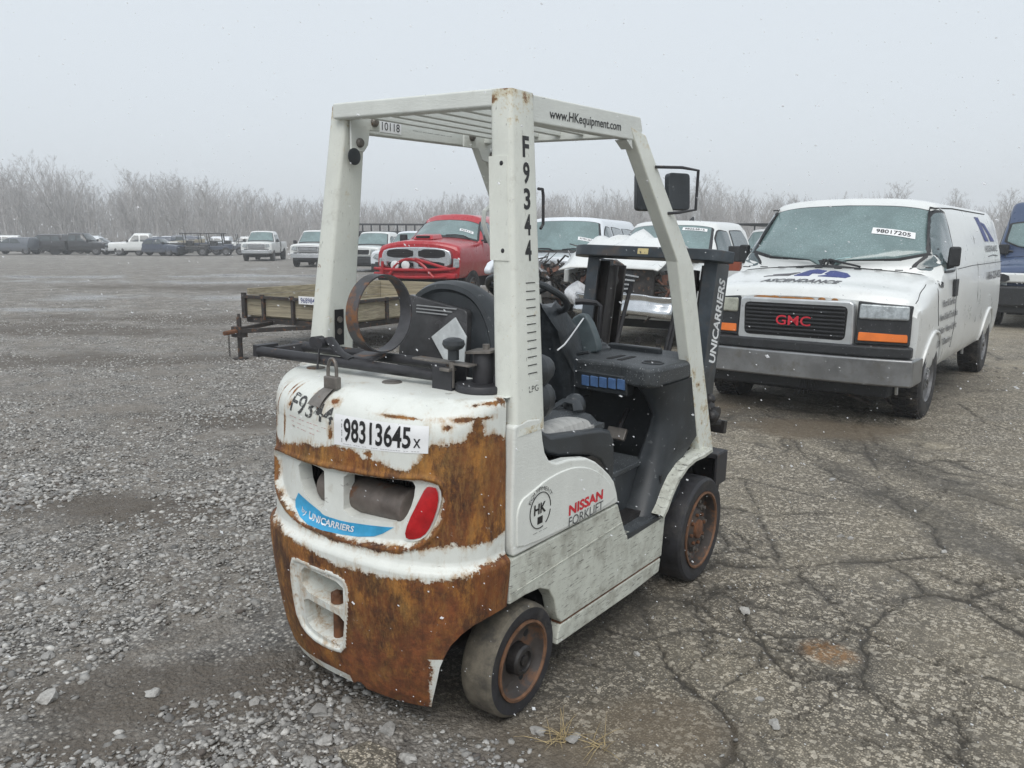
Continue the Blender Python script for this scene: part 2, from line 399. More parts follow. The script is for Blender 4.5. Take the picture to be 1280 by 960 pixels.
for nm, arr in (('puddle', pud), ('mud', mud), ('dark', dark), ('ruststain', rus)):
    a = me.attributes.new(nm, 'FLOAT', 'POINT'); a.data.foreach_set('value', np.concatenate([arr.ravel(), [0]]).astype(np.float32))
me.polygons.foreach_set('use_smooth', [True]*len(me.polygons)); me.update()
ground = bpy.data.objects.new('ground', me); COL.objects.link(ground); ground['kind'] = 'structure'

b = NB('ground_mix')
A = {k: b.attr(k).outputs['Fac'] for k in ('gravel', 'crack', 'halo', 'puddle', 'mud', 'dark', 'ruststain')}
# asphalt: pale worn aggregate in a warm grey binder
v1 = b.vor(125.); v2 = b.vor(62.)
sepc = b.n('SeparateColor'); b.l(v1.outputs['Color'], sepc.inputs[0]); sepd = b.n('SeparateColor'); b.l(v2.outputs['Color'], sepd.inputs[0])
asph = b.mix(b.ramp(sepc.outputs[0], .15, .95), (.085, .079, .066), (.60, .565, .495))
asph = b.mix(b.ramp(v1.outputs['Distance'], .30, .62, 0, .85), asph, (.085, .08, .07))
asph = b.mix(b.ramp(sepd.outputs[1], .66, .9, 0, .7), asph, (.085, .08, .073)); asph = b.mix(b.ramp(sepd.outputs[2], .80, .95, 0, .7), asph, (.62, .60, .55))
asph = b.mix(b.ramp(b.noise(1.1, 5, .65), .35, .7, 0, .35), asph, (.33, .305, .245))
asph = b.mix(b.ramp(b.noise(3.7, 8, .75), .46, .68, 0, .6), asph, (.125, .117, .102))
asph = b.mix(b.ramp(b.noise(48, 5, .85), .48, .60, 0, .35), asph, (.085, .08, .07)); asph = b.mix(b.ramp(b.noise(14, 8, .8), .54, .70, 0, .5), asph, (.10, .094, .082)); asph = b.mix(b.ramp(b.noise(.55, 6, .7, (1, 1, 1), .6), .52, .66, 0, .45), asph, (.36, .335, .275))
asph = b.mix(b.math('MULTIPLY', A['halo'], .6), asph, (.05, .048, .045))
asph = b.mix(A['crack'], asph, (.050, .047, .042))
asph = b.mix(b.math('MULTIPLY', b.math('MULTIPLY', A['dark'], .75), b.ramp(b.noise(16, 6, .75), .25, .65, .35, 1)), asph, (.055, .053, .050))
asph = b.mix(b.math('MULTIPLY', b.math('MULTIPLY', A['ruststain'], .62), b.ramp(b.noise(38, 7, .8), .36, .60)), asph, (.30, .15, .045))
# gravel bed: fines and small chips
gv = b.vor(55.); gv2 = b.vor(120.)
sepg = b.n('SeparateColor'); b.l(gv.outputs['Color'], sepg.inputs[0]); seph = b.n('SeparateColor'); b.l(gv2.outputs['Color'], seph.inputs[0])
chip = b.mix(b.ramp(sepg.outputs[0], .15, .9), (.085, .083, .08), (.68, .67, .64))
chip = b.mix(b.ramp(seph.outputs[1], .5, .95, 0, .7), chip, (.40, .395, .38))
chip = b.mix(b.ramp(gv.outputs['Distance'], .25, .55, 0, .8), chip, (.07, .066, .062))
fines = b.mix(b.ramp(b.noise(90, 4, .7), .3, .7), (.135, .122, .105), (.33, .31, .285))
grav = b.mix(b.ramp(b.noise(2.3, 6, .7), .38, .6), chip, fines)
far = b.mix(b.ramp(b.noise(0.35, 7, .75, (1, 1, 1)), .35, .65), (.19, .184, .178), (.40, .395, .385))
cam_d = b.n('TexCoord'); ln = b.n('VectorMath', operation='LENGTH'); mp = b.n('Mapping'); mp.inputs['Location'].default_value = (-CAM[0], -CAM[1], 0)
b.l(cam_d.outputs['Object'], mp.inputs[0]); b.l(mp.outputs[0], ln.inputs[0])
grav = b.mix(b.ramp(ln.outputs['Value'], 30, 80, 0, .5), grav, far)
grav = b.mix(b.math('MULTIPLY', b.ramp(b.noise(1.5, 9, .88), .50, .58, 0, .55), b.ramp(ln.outputs['Value'], 8, 18)), grav, (.54, .53, .51)); grav = b.mix(b.math('MULTIPLY', b.ramp(b.noise(1.1, 9, .86), .47, .40, 0, .6), b.ramp(ln.outputs['Value'], 8, 18)), grav, (.085, .08, .074)); grav = b.mix(b.ramp(b.noise(10, 8, .88), .50, .60, 0, .5), grav, (.50, .49, .47)); grav = b.mix(b.ramp(b.noise(7, 8, .85), .42, .34, 0, .55), grav, (.075, .070, .064))
grav = b.mix(b.math('MULTIPLY', A['mud'], .75), grav, (.115, .098, .080))
asph = b.mix(b.math('MULTIPLY', A['mud'], .6), asph, (.14, .115, .085))
col = b.mix(A['gravel'], asph, grav)
col = b.mix(b.math('MULTIPLY', A['puddle'], .8), col, (.20, .20, .20))
warm = b.n('Mix'); warm.data_type = 'RGBA'; warm.blend_type = 'MULTIPLY'; warm.inputs[0].default_value = 1; b.l(col, warm.inputs[6]); b.l(b.mix(A['gravel'], (1.11, 1.045, .95), (.85, .82, .78)), warm.inputs[7]); b.color(warm.outputs[2])
rg = b.ramp(b.noise(2.0, 4, .6), .3, .7, .55, .88)
r0 = b.math('SUBTRACT', rg, b.math('MULTIPLY', A['puddle'], .62)); b.rough(b.math('MAXIMUM', r0, .06))
h = b.math('ADD', b.math('ADD', b.math('MULTIPLY', b.noise(170, 3, .7), .35), b.math('MULTIPLY', v1.outputs['Distance'], -.35)), b.math('MULTIPLY', gv.outputs['Distance'], A['gravel']))
bs = b.n('Bump'); bs.inputs['Distance'].default_value = .012; b.l(h, bs.inputs['Height'])
b.l(b.math('SUBTRACT', 1.0, A['puddle']), bs.inputs['Strength']); b.l(bs.outputs[0], b.b.inputs['Normal'])
b.b.inputs['Specular IOR Level'].default_value = .4
me.materials.append(b.m)

# ------------------------------------------------------------------ stones
_ico = bmesh.new(); bmesh.ops.create_icosphere(_ico, subdivisions=1, radius=1)
ICO_V = np.array([v.co[:] for v in _ico.verts]); ICO_F = np.array([[v.index for v in f.verts] for f in _ico.faces]); _ico.free()
_ico = bmesh.new(); bmesh.ops.create_icosphere(_ico, subdivisions=2, radius=1)
ICO2_V = np.array([v.co[:] for v in _ico.verts]); ICO2_F = np.array([[v.index for v in f.verts] for f in _ico.faces]); _ico.free()
b = NB('stone')
tn = b.attr('tone').outputs['Fac']
c = b.mix(tn, (.10, .098, .095), (.64, .625, .59)); c = b.mix(b.ramp(b.noise(60, 5, .7), .35, .7, 0, .5), c, (.16, .15, .14))
c = b.mix(b.ramp(tn, .0, .05, .5, 0), c, (.14, .11, .09))
b.color(c); b.rough(.85); b.bump(b.noise(120, 4, .7), .004)
STONE = b.m
def stone_shape(V, r):
    d = 1+.34*(r.random((len(V), 1))-.5)*2
    v = V*d
    for k in range(5):                     # knock flat facets off
        n = r.normal(size=3); n /= np.linalg.norm(n); h = .55+.3*r.random(); p = v@n; v = v-np.clip(p-h, 0, None)[:, None]*n
    return v
def in_body(x, y): return (np.abs(x) < .62) & (y > -.5) & (y < 2.0)
N = 78000
dep = np.exp(rng.uniform(math.log(1.15), math.log(26), N*2)); lat = rng.uniform(-.72, .36, N*2)*dep
sx = CAM[0]+dep*FWH[0]+lat*RTH[0]; sy = CAM[1]+dep*FWH[1]+lat*RTH[1]
gm = gravel_mask(sx, sy); patch = fbm(sx*1.1+8, sy*1.1, 9., 4); dens = gm*sstep(.25, .55, patch)+.055*(1-gm)*(.3+1.4*patch)
dens = dens*sstep(26, 15, dep)
keep = (rng.random(len(sx)) < dens) & ~((np.abs(sx) < .5) & (sy > -.2) & (sy < 1.9))
sx, sy, dep, gm = sx[keep][:N], sy[keep][:N], dep[keep][:N], gm[keep][:N]
n = len(sx)
size = .0036*np.exp(rng.normal(.42, .55, n))+.0012*np.minimum(dep, 12)*.5
size = np.minimum(size*(1+.9*sstep(.5, .8, fbm(sx*.9+3, sy*.9+1, 3., 3))), .022)*np.where(gm < .4, .48, 1)
OCT_V = np.array([(1, 0, 0), (-1, 0, 0), (0, 1, 0), (0, -1, 0), (0, 0, 1), (0, 0, -1)], float); OCT_F = np.array([(0, 2, 4), (2, 1, 4), (1, 3, 4), (3, 0, 4), (2, 0, 5), (1, 2, 5), (3, 1, 5), (0, 3, 5)])
allP, allF, allT, off_ = [], [], [], 0
for BV, BF, sel in ((ICO_V, ICO_F, dep < 6.5), (OCT_V, OCT_F, dep >= 6.5)):
    base = [stone_shape(BV, rng) for _ in range(24)]; x_, y_, s_ = sx[sel], sy[sel], size[sel]; n = len(x_)
    B = np.stack(base)[rng.integers(0, 24, n)]
    B = B*np.stack([1+.2*rng.normal(size=n), 1+.2*rng.normal(size=n), .42+.22*rng.random(n)], -1)[:, None, :]*s_[:, None, None]
    th = rng.uniform(0, 6.283, n); cx, sx_ = np.cos(th)[:, None], np.sin(th)[:, None]
    X = B[:, :, 0]*cx-B[:, :, 1]*sx_; Y = B[:, :, 0]*sx_+B[:, :, 1]*cx; Z = B[:, :, 2]+(X*rng.normal(0, .25, n)[:, None])
    P = np.stack([X+x_[:, None], Y+y_[:, None], Z+(bump_z(x_, y_)+s_*.06)[:, None]], -1).reshape(-1, 3); nv = len(BV)
    allP.append(P); allF.append((BF[None]+np.arange(n)[:, None, None]*nv).reshape(-1, 3)+off_); allT.append(np.repeat(np.clip(rng.normal(.48, .27, n), 0, 1), nv)); off_ += len(P)
P, F, tone = np.concatenate(allP), np.concatenate(allF), np.concatenate(allT)
me = bpy.data.meshes.new('gravel'); me.vertices.add(len(P)); me.vertices.foreach_set('co', P.astype(np.float32).ravel())
me.loops.add(F.size); me.loops.foreach_set('vertex_index', F.astype(np.int32).ravel())
me.polygons.add(len(F)); me.polygons.foreach_set('loop_start', np.arange(0, F.size, 3, dtype=np.int32))
me.update(calc_edges=True)
a = me.attributes.new('tone', 'FLOAT', 'POINT'); a.data.foreach_set('value', tone.astype(np.float32))
me.materials.append(STONE); gravel = bpy.data.objects.new('gravel', me); COL.objects.link(gravel); gravel['kind'] = 'stuff'
gravel['label'] = 'loose grey gravel spread over the left side of the yard'

# loose stones one can pick out
ST = [(0.844, 1.214, .038, 'flat pale stone lying alone on the asphalt right of the front wheel'), (1.231, 0.444, .026, 'angular grey stone on the asphalt at the bottom right of the picture'),
      (0.627, 3.533, .03, 'small pale stone on the asphalt in front of the white van'), (0.631, 0.60, .018, 'thin pale chip lying on the asphalt beside the skirt of the forklift'),
      (0.95, 2.432, .024, 'light stone on the asphalt, left one of two lying close together'), (1.005, 2.428, .022, 'light stone on the asphalt, right one of two lying close together'),
      (1.452, 2.525, .022, 'white pebble at a crack junction on the asphalt near the right edge'), (0.60, -0.06, .036, 'grey stone in the dry grass behind the rear wheel'),
      (0.72, -0.03, .03, 'grey stone between the dry grass and the brown stain'), (1.135, 0.566, .02, 'dark little stone on the asphalt right of the brown stain'),
      (-0.60, -0.70, .042, 'tall pale stone in the gravel at the lower left, left of the counterweight'), (-0.86, -.93, .055, 'large pale stone in the gravel at the lower left corner'),
      (-1.614, -0.532, .05, 'big pale stone among gravel near the left edge'), (-1.162, -0.797, .045, 'pale rounded stone among gravel at the left edge of the picture'),
      (-0.06, -0.42, .05, 'pale chunk of stone under the rear edge of the counterweight'), (.20, -.36, .045, 'broken grey stone under the right end of the counterweight'),
      (.08, -.52, .04, 'pale stone in the gravel just behind the counterweight'), (-.28, -.52, .034, 'small pale stone in the gravel left of the one behind the counterweight'),
      (.36, -.42, .04, 'grey stone in the gravel behind the rear wheel'), (.12, -.62, .035, 'grey stone at the bottom edge of the picture below the counterweight')]
for x, y, s_, lab in ST:
    v = stone_shape(ICO2_V, rng)*np.array([1.15, .9, .6])*s_*(.72 if s_ > .032 else .85); mb = MB(); mb.add(v, [tuple(f) for f in ICO2_F])
    o = mb.build('stone', STONE, sharp=25); o.location = (x, y, float(bump_z(np.array(x), np.array(y)))+s_*.12); o.rotation_euler = (0, 0, rng.uniform(0, 6))
    a = o.data.attributes.new('tone', 'FLOAT', 'POINT'); a.data.foreach_set('value', [.40+.3*rng.random()]*len(o.data.vertices))
    tag(o, lab, 'stone', 'loose stones')
# a cracked-off slab of asphalt by the rear edge
mb = MB(); mb.prism([(0, 0), (.16, -.03), (.21, .05), (.15, .11), (.04, .10)], 'z', 0, .022)
o = mb.build('asphalt_chunk', MATS.get('ground_mix') or ground.data.materials[0], bevel=.006); o.location = (.17, -.55, float(bump_z(np.array(.2), np.array(-.5)))+.002)
tag(o, 'flat broken slab of asphalt half buried in gravel behind the counterweight', 'asphalt chunk')
# dry grass tufts behind the rear wheel
m_straw = mat('dry_grass', (.36, .28, .15), .8, vary=.3, scale=40)
def tuft(x, y, n, h, lab):
    mb = MB()
    for i in range(n):
        a = rng.uniform(0, 6.28); L = h*(.5+rng.random()); lean = rng.uniform(.5, 1.3); p0 = np.array([x+rng.normal(0, .018), y+rng.normal(0, .018), 0])
        d = np.array([math.cos(a)*math.sin(lean), math.sin(a)*math.sin(lean), math.cos(lean)]); pts = [p0+d*L*t+np.array([0, 0, -.55*L*t*t*lean*.6]) for t in (0, .35, .7, 1)]
        for p in pts: p[2] = max(p[2], .004)
        mb.tube(pts, [.0016, .0014, .001, .0004], 3, smooth=False)
    tag(mb.build('dry_grass', m_straw), lab, 'grass', 'dry grass tufts')
tuft(.685, -.055, 26, .10, 'sparse tuft of dry yellow grass on the asphalt behind the rear wheel, left one')
tuft(.80, -.015, 16, .11, 'thin dry grass stalks on the asphalt at the brown stain, right one')

# ------------------------------------------------------------------ bare trees along the far side of the yard
m_bark = mat('grey_bark', (.37, .355, .345), .9, vary=.3, scale=1.5)
def make_tree_mesh(seed, H):
    r = random.Random(seed); tr = MB(); crn = MB()
    def grow(p, d, L, rad, lvl):
        pts = [Vector(p)]; dd = Vector(d).normalized(); k = 4 if lvl < 2 else 3
        for i in range(k):
            dd = (dd+Vector((r.gauss(0, .13), r.gauss(0, .13), r.gauss(0, .08)+(.10 if lvl else .05)))).normalized(); pts.append(pts[-1]+dd*L/k)
        rs = [max(.010, rad*(1-.72*i/k)) for i in range(k+1)]
        (tr if lvl == 0 else crn).tube(pts, rs, 6 if lvl == 0 else (4 if lvl == 1 else 3), caps=False)
        if lvl >= 4: return
        nb = (12, 6, 5, 4)[lvl]
        for i in range(nb):
            t = (.22+.78*(i+r.random())/nb) if lvl == 0 else (.2+.8*(i+r.random()*.9)/nb)
            j = min(int(t*k), k-1); q = pts[j].lerp(pts[j+1], t*k-j); ax = (pts[j+1]-pts[j]).normalized()
            a = r.uniform(0, 6.283); s1 = ax.cross(Vector((math.cos(a), math.sin(a), .2))).normalized()
            sp = r.uniform(.45, .85) if lvl else r.uniform(.4, .8)
            nd = (ax*math.cos(sp)+s1*math.sin(sp))
            grow(q, nd, L*(.42 if lvl == 0 else .5)*(1.15-.5*t)*r.uniform(.75, 1.15), rs[j]*.55, lvl+1)
    grow((0, 0, 0), (r.gauss(0, .03), r.gauss(0, .03), 1), H, H*.014, 0)
    return tr.mesh('trunk', m_bark), crn.mesh('crown', m_bark)
TREES = [make_tree_mesh(s, 14.) for s in (3, 8, 21, 34, 55)]
prof = [(-60, 208), (0, 205), (30, 203), (90, 193), (140, 237), (170, 207), (205, 212), (240, 215), (265, 211), (300, 226), (350, 235), (400, 236), (440, 235), (500, 241), (560, 236), (620, 238), (690, 230), (760, 229), (830, 226), (880, 214), (910, 226), (960, 232), (1010, 236), (1050, 234), (1100, 225), (1140, 246), (1185, 233), (1215, 248), (1245, 232), (1290, 236), (1350, 235)]
NAMED = {90: 'tallest bare tree of the far row, above the black pickup', 30: 'tall bare tree at the far left, above the grey sedan', 170: 'tall slender bare tree above the white pickup of the far row', 240: 'bare tree with a narrow crown above the black utility cart', 880: 'tall bare tree between the forklift mirror and the van', 1100: 'solitary bare tree rising over the middle of the van roof', 1185: 'small solitary bare tree over the right part of the van roof', 1243: 'bare tree at the right edge above the blue van roof'}
def tree(px, depth, H, k, lab=None):
    x, y = at(depth, (px-640)/1018.45*depth)
    t = thing('bare_tree', lab or 'leafless grey deciduous tree in the hazy row behind the parked cars', 'tree', (x, y, -.05), (0, 0, rnd.uniform(0, 6.28)), 'bare trees along the far edge of the yard')
    s = H/17.6; t.scale = (s*rnd.uniform(.85, 1.15), s*rnd.uniform(.85, 1.15), s)
    for nm, m in zip(('trunk', 'crown'), TREES[k]):
        o = bpy.data.objects.new(nm, m); COL.objects.link(o); o.parent = t
for q_, lab in NAMED.items():
    top = float(np.interp(q_, [q[0] for q in prof], [q[1] for q in prof]))-3; tree(q_, 118, (298-top)*118/1018.45+1.6, 0 if q_ < 900 else 3, lab)
px = -70
while px < 1360:
    top = float(np.interp(px, [q[0] for q in prof], [q[1] for q in prof]))
    dense = px < 1080
    for rr in range(2 if dense else 1):
        depth = rnd.uniform(112, 150); H = (298-top)*depth/1018.45+1.6
        if rr or rnd.random() < .3: H *= rnd.uniform(.62, .9)
        else: H *= .94
        tree(px+rnd.uniform(-7, 7), depth, H, rnd.randrange(5))
    px += 15 if dense else 26
# the tangle of young stems below them
n = 7200; pxs = rng.uniform(-90, 1380, n); dp = rng.uniform(116, 168, n)
tp = np.interp(pxs, [q[0] for q in prof], [q[1] for q in prof]); Hs = ((298-tp)*dp/1018.45+1.6)*rng.uniform(.3, .8, n)
mb = MB()
for i in range(n):
    x, y = at(dp[i], (pxs[i]-640)/1018.45*dp[i]); h = Hs[i]; L = rng.normal(0, .05, (4, 2))*h
    pts = [(x, y, -.1), (x+L[0, 0], y+L[0, 1], h*.4), (x+L[1, 0], y+L[1, 1], h*.75), (x+L[2, 0], y+L[2, 1], h)]
    mb.tube(pts, [.05, .04, .028, .012], 3, caps=False, smooth=False)
    for k in range(4):
        t = rng.uniform(.25, .9); a = rng.uniform(0, 6.28); q = np.array([x+L[1, 0]*t, y+L[1, 1]*t, h*t]); l = h*rng.uniform(.12, .32)
        mb.tube([q, q+np.array([math.cos(a)*l*.6, math.sin(a)*l*.6, l])], [.03, .010], 3, caps=False, smooth=False)
o = mb.build('thicket', m_bark); o['kind'] = 'stuff'; o['label'] = 'grey tangle of young stems filling the woodland edge'
# a low earth rise that the wood stands on
P = []
for i, a in enumerate(np.linspace(-50, 50, 60)):
    row = []
    for d, z in ((104, -.05), (120, .5), (150, 1.1), (200, 1.4), (290, 1.2), (375, -.2)):
        aa = YAW+R(a); row.append((CAM[0]+d*math.sin(aa)/math.cos(R(a))**.3, CAM[1]+d*math.cos(aa)/math.cos(R(a))**.3, z))
    P.append(row)
mb = MB(); mb.grid(P, flip=True); o = mb.build('terrain', mat('leaf_litter', (.16, .14, .12), .95, vary=.3, scale=.6)); o['kind'] = 'structure'

# ------------------------------------------------------------------ haze: snowy air
hz = MB().box(-480, 480, -480, 480, -1.2, 24).build('haze', []); hz['kind'] = 'stuff'
hm = bpy.data.materials.new('haze_air'); hm.use_nodes = True; ht = hm.node_tree; ht.nodes.clear()
ho = ht.nodes.new('ShaderNodeOutputMaterial'); hv = ht.nodes.new('ShaderNodeVolumePrincipled')
hv.inputs['Color'].default_value = (.93, .955, .98, 1); hv.inputs['Density'].default_value = .0023; hv.inputs['Anisotropy'].default_value = .2
ht.links.new(hv.outputs[0], ho.inputs['Volume']); hz.data.materials.append(hm)
hz.display_type = 'BOUNDS'

# falling snow
m_snow = mat('snow', (.86, .88, .9), .9, vary=.03, scale=3)
st_ = m_snow.node_tree; tp_ = st_.nodes.new('ShaderNodeBsdfTransparent'); mx_ = st_.nodes.new('ShaderNodeMixShader'); mx_.inputs[0].default_value = .5; st_.links.new(st_.nodes['Principled BSDF'].outputs[0], mx_.inputs[1]); st_.links.new(tp_.outputs[0], mx_.inputs[2]); st_.links.new(mx_.outputs[0], st_.nodes['Material Output'].inputs[0])   # flakes let light through
n = 11000; dp = .8*np.exp(rng.uniform(0, 3.6, n)); la = rng.uniform(-.8, .8, n)*dp; zz = CAM[2]+rng.uniform(-.75, .65, n)*dp
ok = (zz > .05) & (zz < 12) & (dp > 1.25); dp, la, zz = dp[ok], la[ok], zz[ok]; n = len(dp)
x = CAM[0]+dp*FWH[0]+la*RTH[0]; y = CAM[1]+dp*FWH[1]+la*RTH[1]
ok = ~((np.abs(x) < .55) & (y > -.45) & (y < 2.1) & (zz < 2.1)); x, y, zz, dp = x[ok], y[ok], zz[ok], dp[ok]; n = len(x)
s_ = np.exp(rng.normal(math.log(.00155), .38, n))*np.where(dp < 2, .7, 1)*(1+.03*dp)
oc = np.array([(1, 0, 0), (-1, 0, 0), (0, 1, 0), (0, -1, 0), (0, 0, 1), (0, 0, -1)], float)*np.array([1.0, .7, .8])
of = np.array([(0, 2, 4), (2, 1, 4), (1, 3, 4), (3, 0, 4), (2, 0, 5), (1, 2, 5), (3, 1, 5), (0, 3, 5)])
Q = rng.normal(size=(n, 3, 3)); Q = np.linalg.qr(Q)[0]; B = np.einsum('vj,njk->nvk', oc, Q)*s_[:, None, None]
st_ = np.array([.75, .2, -.45]); B += (B@st_)[:, :, None]*st_*rng.uniform(0, 1.6, n)[:, None, None]   # flakes are clumps drawn out along their fall
P = (B+np.stack([x, y, zz], -1)[:, None, :]).reshape(-1, 3); F = (of[None]+np.arange(n)[:, None, None]*6).reshape(-1, 3)
me = bpy.data.meshes.new('snowfall'); me.from_pydata(P.tolist(), [], F.tolist()); me.materials.append(m_snow)
o = bpy.data.objects.new('snowfall', me); COL.objects.link(o); o['kind'] = 'stuff'; o['label'] = 'light snow falling through the air'
# ------------------------------------------------------------------ the forklift (X right, Y forward; leans 1.3 degrees to its right)
TH = 0.0235
FK = thing('forklift', 'rusty white sit-down forklift standing in the foreground, seen from behind', 'forklift', (.5-.5*math.cos(TH), 0, .5*math.sin(TH)), (0, TH, 0))
# --- materials
def worn_white(name, col=(.72, .74, .68), scr_amt=1.0, vec=(1, 1, 1), lo=.60, dirt=(.30, .28, .23), dlo=.52, rust=True):
    b = NB(name)
    c = b.mix(b.ramp(b.noise(5, 6, .7), .3, .7), tuple(x*.90 for x in col), col)
    c = b.mix(b.ramp(b.noise(9, 6, .75), dlo, dlo+.28, 0, .55), c, dirt)
    c = b.mix(b.ramp(b.noise(26, 5, .7, vec), lo, lo+.06, 0, scr_amt), c, (.07, .065, .06))
    if rust: c = b.mix(b.ramp(b.noise(13, 7, .75), .685, .72), c, (.20, .085, .025))
    if rust == 'post':                      # chipped, yellowed corners at the roof and at the foot
        sz = b.n('SeparateXYZ'); b.l(b.co(), sz.inputs[0]); hi = b.math('MAXIMUM', b.ramp(sz.outputs[2], 1.93, 2.06), b.ramp(sz.outputs[2], 1.12, 1.02, 0, .7))
        k = b.math('ADD', b.math('MULTIPLY', hi, .16), b.noise(15, 8, .8)); c = b.mix(b.ramp(k, .60, .70, 0, .7), c, (.50, .40, .22)); c = b.mix(b.ramp(k, .70, .73), c, (.20, .10, .04))
    b.color(c); b.rough(b.ramp(b.noise(14, 4), .3, .7, .34, .6)); b.bump(b.noise(40, 5, .7, vec), .0012); return b.m
M_post = worn_white('post_paint', vec=(6, 6, .8), lo=.645, scr_amt=.85, dlo=.55, rust='post')
M_beam = worn_white('beam_paint', (.70, .725, .69), vec=(1, .6, 5), lo=.69, scr_amt=.6, dlo=.6)
M_panel = worn_white('side_panel_paint', (.76, .78, .74), vec=(1, 1, 4), lo=.66, scr_amt=.7, dlo=.56, rust=False)
M_skirt = worn_white('skirt_paint', (.62, .64, .57), vec=(1, .6, 7), lo=.572, scr_amt=.8, dirt=(.19, .175, .14), dlo=.40)
b = NB('counterweight_paint')
ra = b.attr('rust').outputs['Fac']
edge = b.math('ADD', b.math('MULTIPLY', b.math('SUBTRACT', b.noise(17, 10, .80), .5), 4.2), b.math('MULTIPLY', b.math('SUBTRACT', b.noise(80, 6, .8), .5), 1.6))
msk = b.ramp(b.math('ADD', ra, edge), .12, .26)
rim_ = b.ramp(b.math('ADD', ra, edge), -.25, .15, 0, .45)
pw = b.mix(b.ramp(b.noise(6, 6, .7), .3, .7), (.66, .68, .64), (.75, .77, .73))
pw = b.mix(b.ramp(b.noise(16, 6, .7, (.6, .6, 3)), .63, .70, 0, .55), pw, (.16, .14, .12))
pw = b.mix(b.ramp(b.noise(11, 6, .75), .56, .8, 0, .5), pw, (.36, .31, .22))
pw = b.mix(b.ramp(b.noise(7, 9, .8, (1.6, 1.6, .5)), .54, .72, 0, .6), pw, (.42, .31, .18)); drip = b.math('MULTIPLY', b.ramp(b.math('ADD', ra, edge), -1.15, .1), b.ramp(b.noise(26, 7, .75, (1, 1, .12)), .44, .62, 0, .75)); pw = b.mix(drip, pw, (.40, .26, .13)); pw = b.mix(rim_, pw, (.44, .25, .10))
r1 = b.mix(b.ramp(b.noise(7, 8, .78, (1, 1, .55)), .38, .62), (.050, .019, .009), (.21, .070, .018))
r1 = b.mix(b.ramp(b.noise(11, 9, .82, (1, 1, .4)), .47, .64), r1, (.40, .175, .036))
r1 = b.mix(b.ramp(b.noise(60, 6, .8, (1, 1, .2)), .48, .66, 0, .75), r1, (.25, .125, .038))
r1 = b.mix(b.ramp(b.noise(4.2, 7, .78), .52, .66, 0, .85), r1, (.050, .020, .011))
r1 = b.mix(b.ramp(b.noise(30, 5, .7, (1, 1, 3.5)), .64, .72, 0, .6), r1, (.05, .024, .014))
r1 = b.mix(b.ramp(b.noise(19, 9, .85), .63, .665, 0, .85), r1, (.52, .51, .44))
sepz = b.n('SeparateXYZ'); b.l(b.co(), sepz.inputs[0])
r1 = b.mix(b.ramp(b.noise(2.4, 6, .75),   .46, .64, 0, .42), r1, b.mix(b.ramp(b.noise(34, 8, .8, (1, 1, .4)), .40, .62), (.09, .045, .015), (.46, .26, .07)))
r1 = b.mix(b.ramp(b.noise(1.7, 5, .7, (1.3, 1, 1)), .52, .62, 0, .7), r1, b.mix(b.ramp(b.noise(20, 8, .8), .42, .62), (.10, .030, .014), (.28, .085, .028)))
r1 = b.mix(b.ramp(b.noise(9, 8, .8, (.35, .35, 6)), .62, .68, 0, .55), r1, (.06, .032, .02))
b.color(b.mix(msk, pw, r1)); b.rough(b.math('ADD', b.math('MULTIPLY', msk, .3), .42))
hb = b.math('ADD', b.math('MULTIPLY', msk, b.math('MULTIPLY', b.noise(85, 6, .75), .8)), b.math('MULTIPLY', msk, -.7))
b.bump(hb, .0035)
M_cw = b.m
M_plastic = mat('black_plastic', (.030, .035, .040), .42, vary=.25, scale=8, spots=((.16, .165, .17), 34, .60, .74), bump=.0006, bscale=220)
M_deck = mat('speckled_deck', (.045, .051, .056), .5, vary=.25, scale=8, spots=((.55, .57, .58), 150, .60, .68), bump=.001, bscale=150)
M_mast = mat('mast_steel', (.035, .045, .055), .38, vary=.35, scale=7, grime=((.075, .06, .05), 9, .5, .75), bump=.0008, bscale=60)
M_grease = mat('greasy_steel', (.020, .018, .018), .45, vary=.4, scale=14, spots=((.10, .09, .08), 40, .62, .72), bump=.0015, bscale=70)
M_blk = mat('black_steel', (.028, .028, .032), .5, vary=.3, scale=12, spots=((.17, .085, .04), 18, .62, .70), bump=.0008, bscale=90)
M_rub = mat('tyre_rubber', (.022, .022, .026), .6, vary=.35, scale=20, grime=((.06, .055, .05), 12, .5, .8), bump=.001, bscale=90)
M_rubm = mat('muddy_tread', (.125, .11, .085), .85, vary=.35, scale=16, grime=((.05, .046, .04), 11, .45, .7), bump=.003, bscale=60)
M_rim = mat('rusty_rim', (.055, .046, .042), .6, vary=.3, scale=14, spots=((.15, .075, .04), 15, .50, .66), bump=.001, bscale=80)
M_rimr = mat('rust_edge', (.15, .075, .04), .7, vary=.35, scale=30, bump=.001)
M_rust = mat('rust', (.13, .055, .025), .8, vary=.45, scale=22, bump=.0015)
M_hoop = mat('tank_strap', (.06, .06, .066), .5, vary=.3, scale=10, spots=((.22, .095, .035), 7, .53, .66), bump=.001)
M_dark = mat('dark_void', (.012, .012, .013), .8)
M_dull = mat('dull_steel', (.19, .175, .16), .45, .4, vary=.3, scale=14, spots=((.16, .08, .035), 20, .58, .68), bump=.001)
M_muff = mat('muffler_steel', (.16, .135, .12), .55, .3, vary=.3, scale=10, spots=((.18, .08, .04), 14, .55, .7))
M_paper = mat('paper_white', (.80, .81, .82), .55, vary=.04, scale=10)
M_ink = mat('black_ink', (.012, .012, .013), .5)
M_inkfade = mat('faded_ink', (.05, .05, .05), .6, spots=((.6, .62, .58), 90, .56, .60))
M_red = mat('red_letters', (.62, .025, .04), .45)
M_wlet = mat('white_letters', (.75, .77, .78), .45)
M_blue = mat('blue_sticker', (.045, .34, .60), .4, vary=.15, scale=20, spots=((.55, .6, .6), 60, .66, .72))
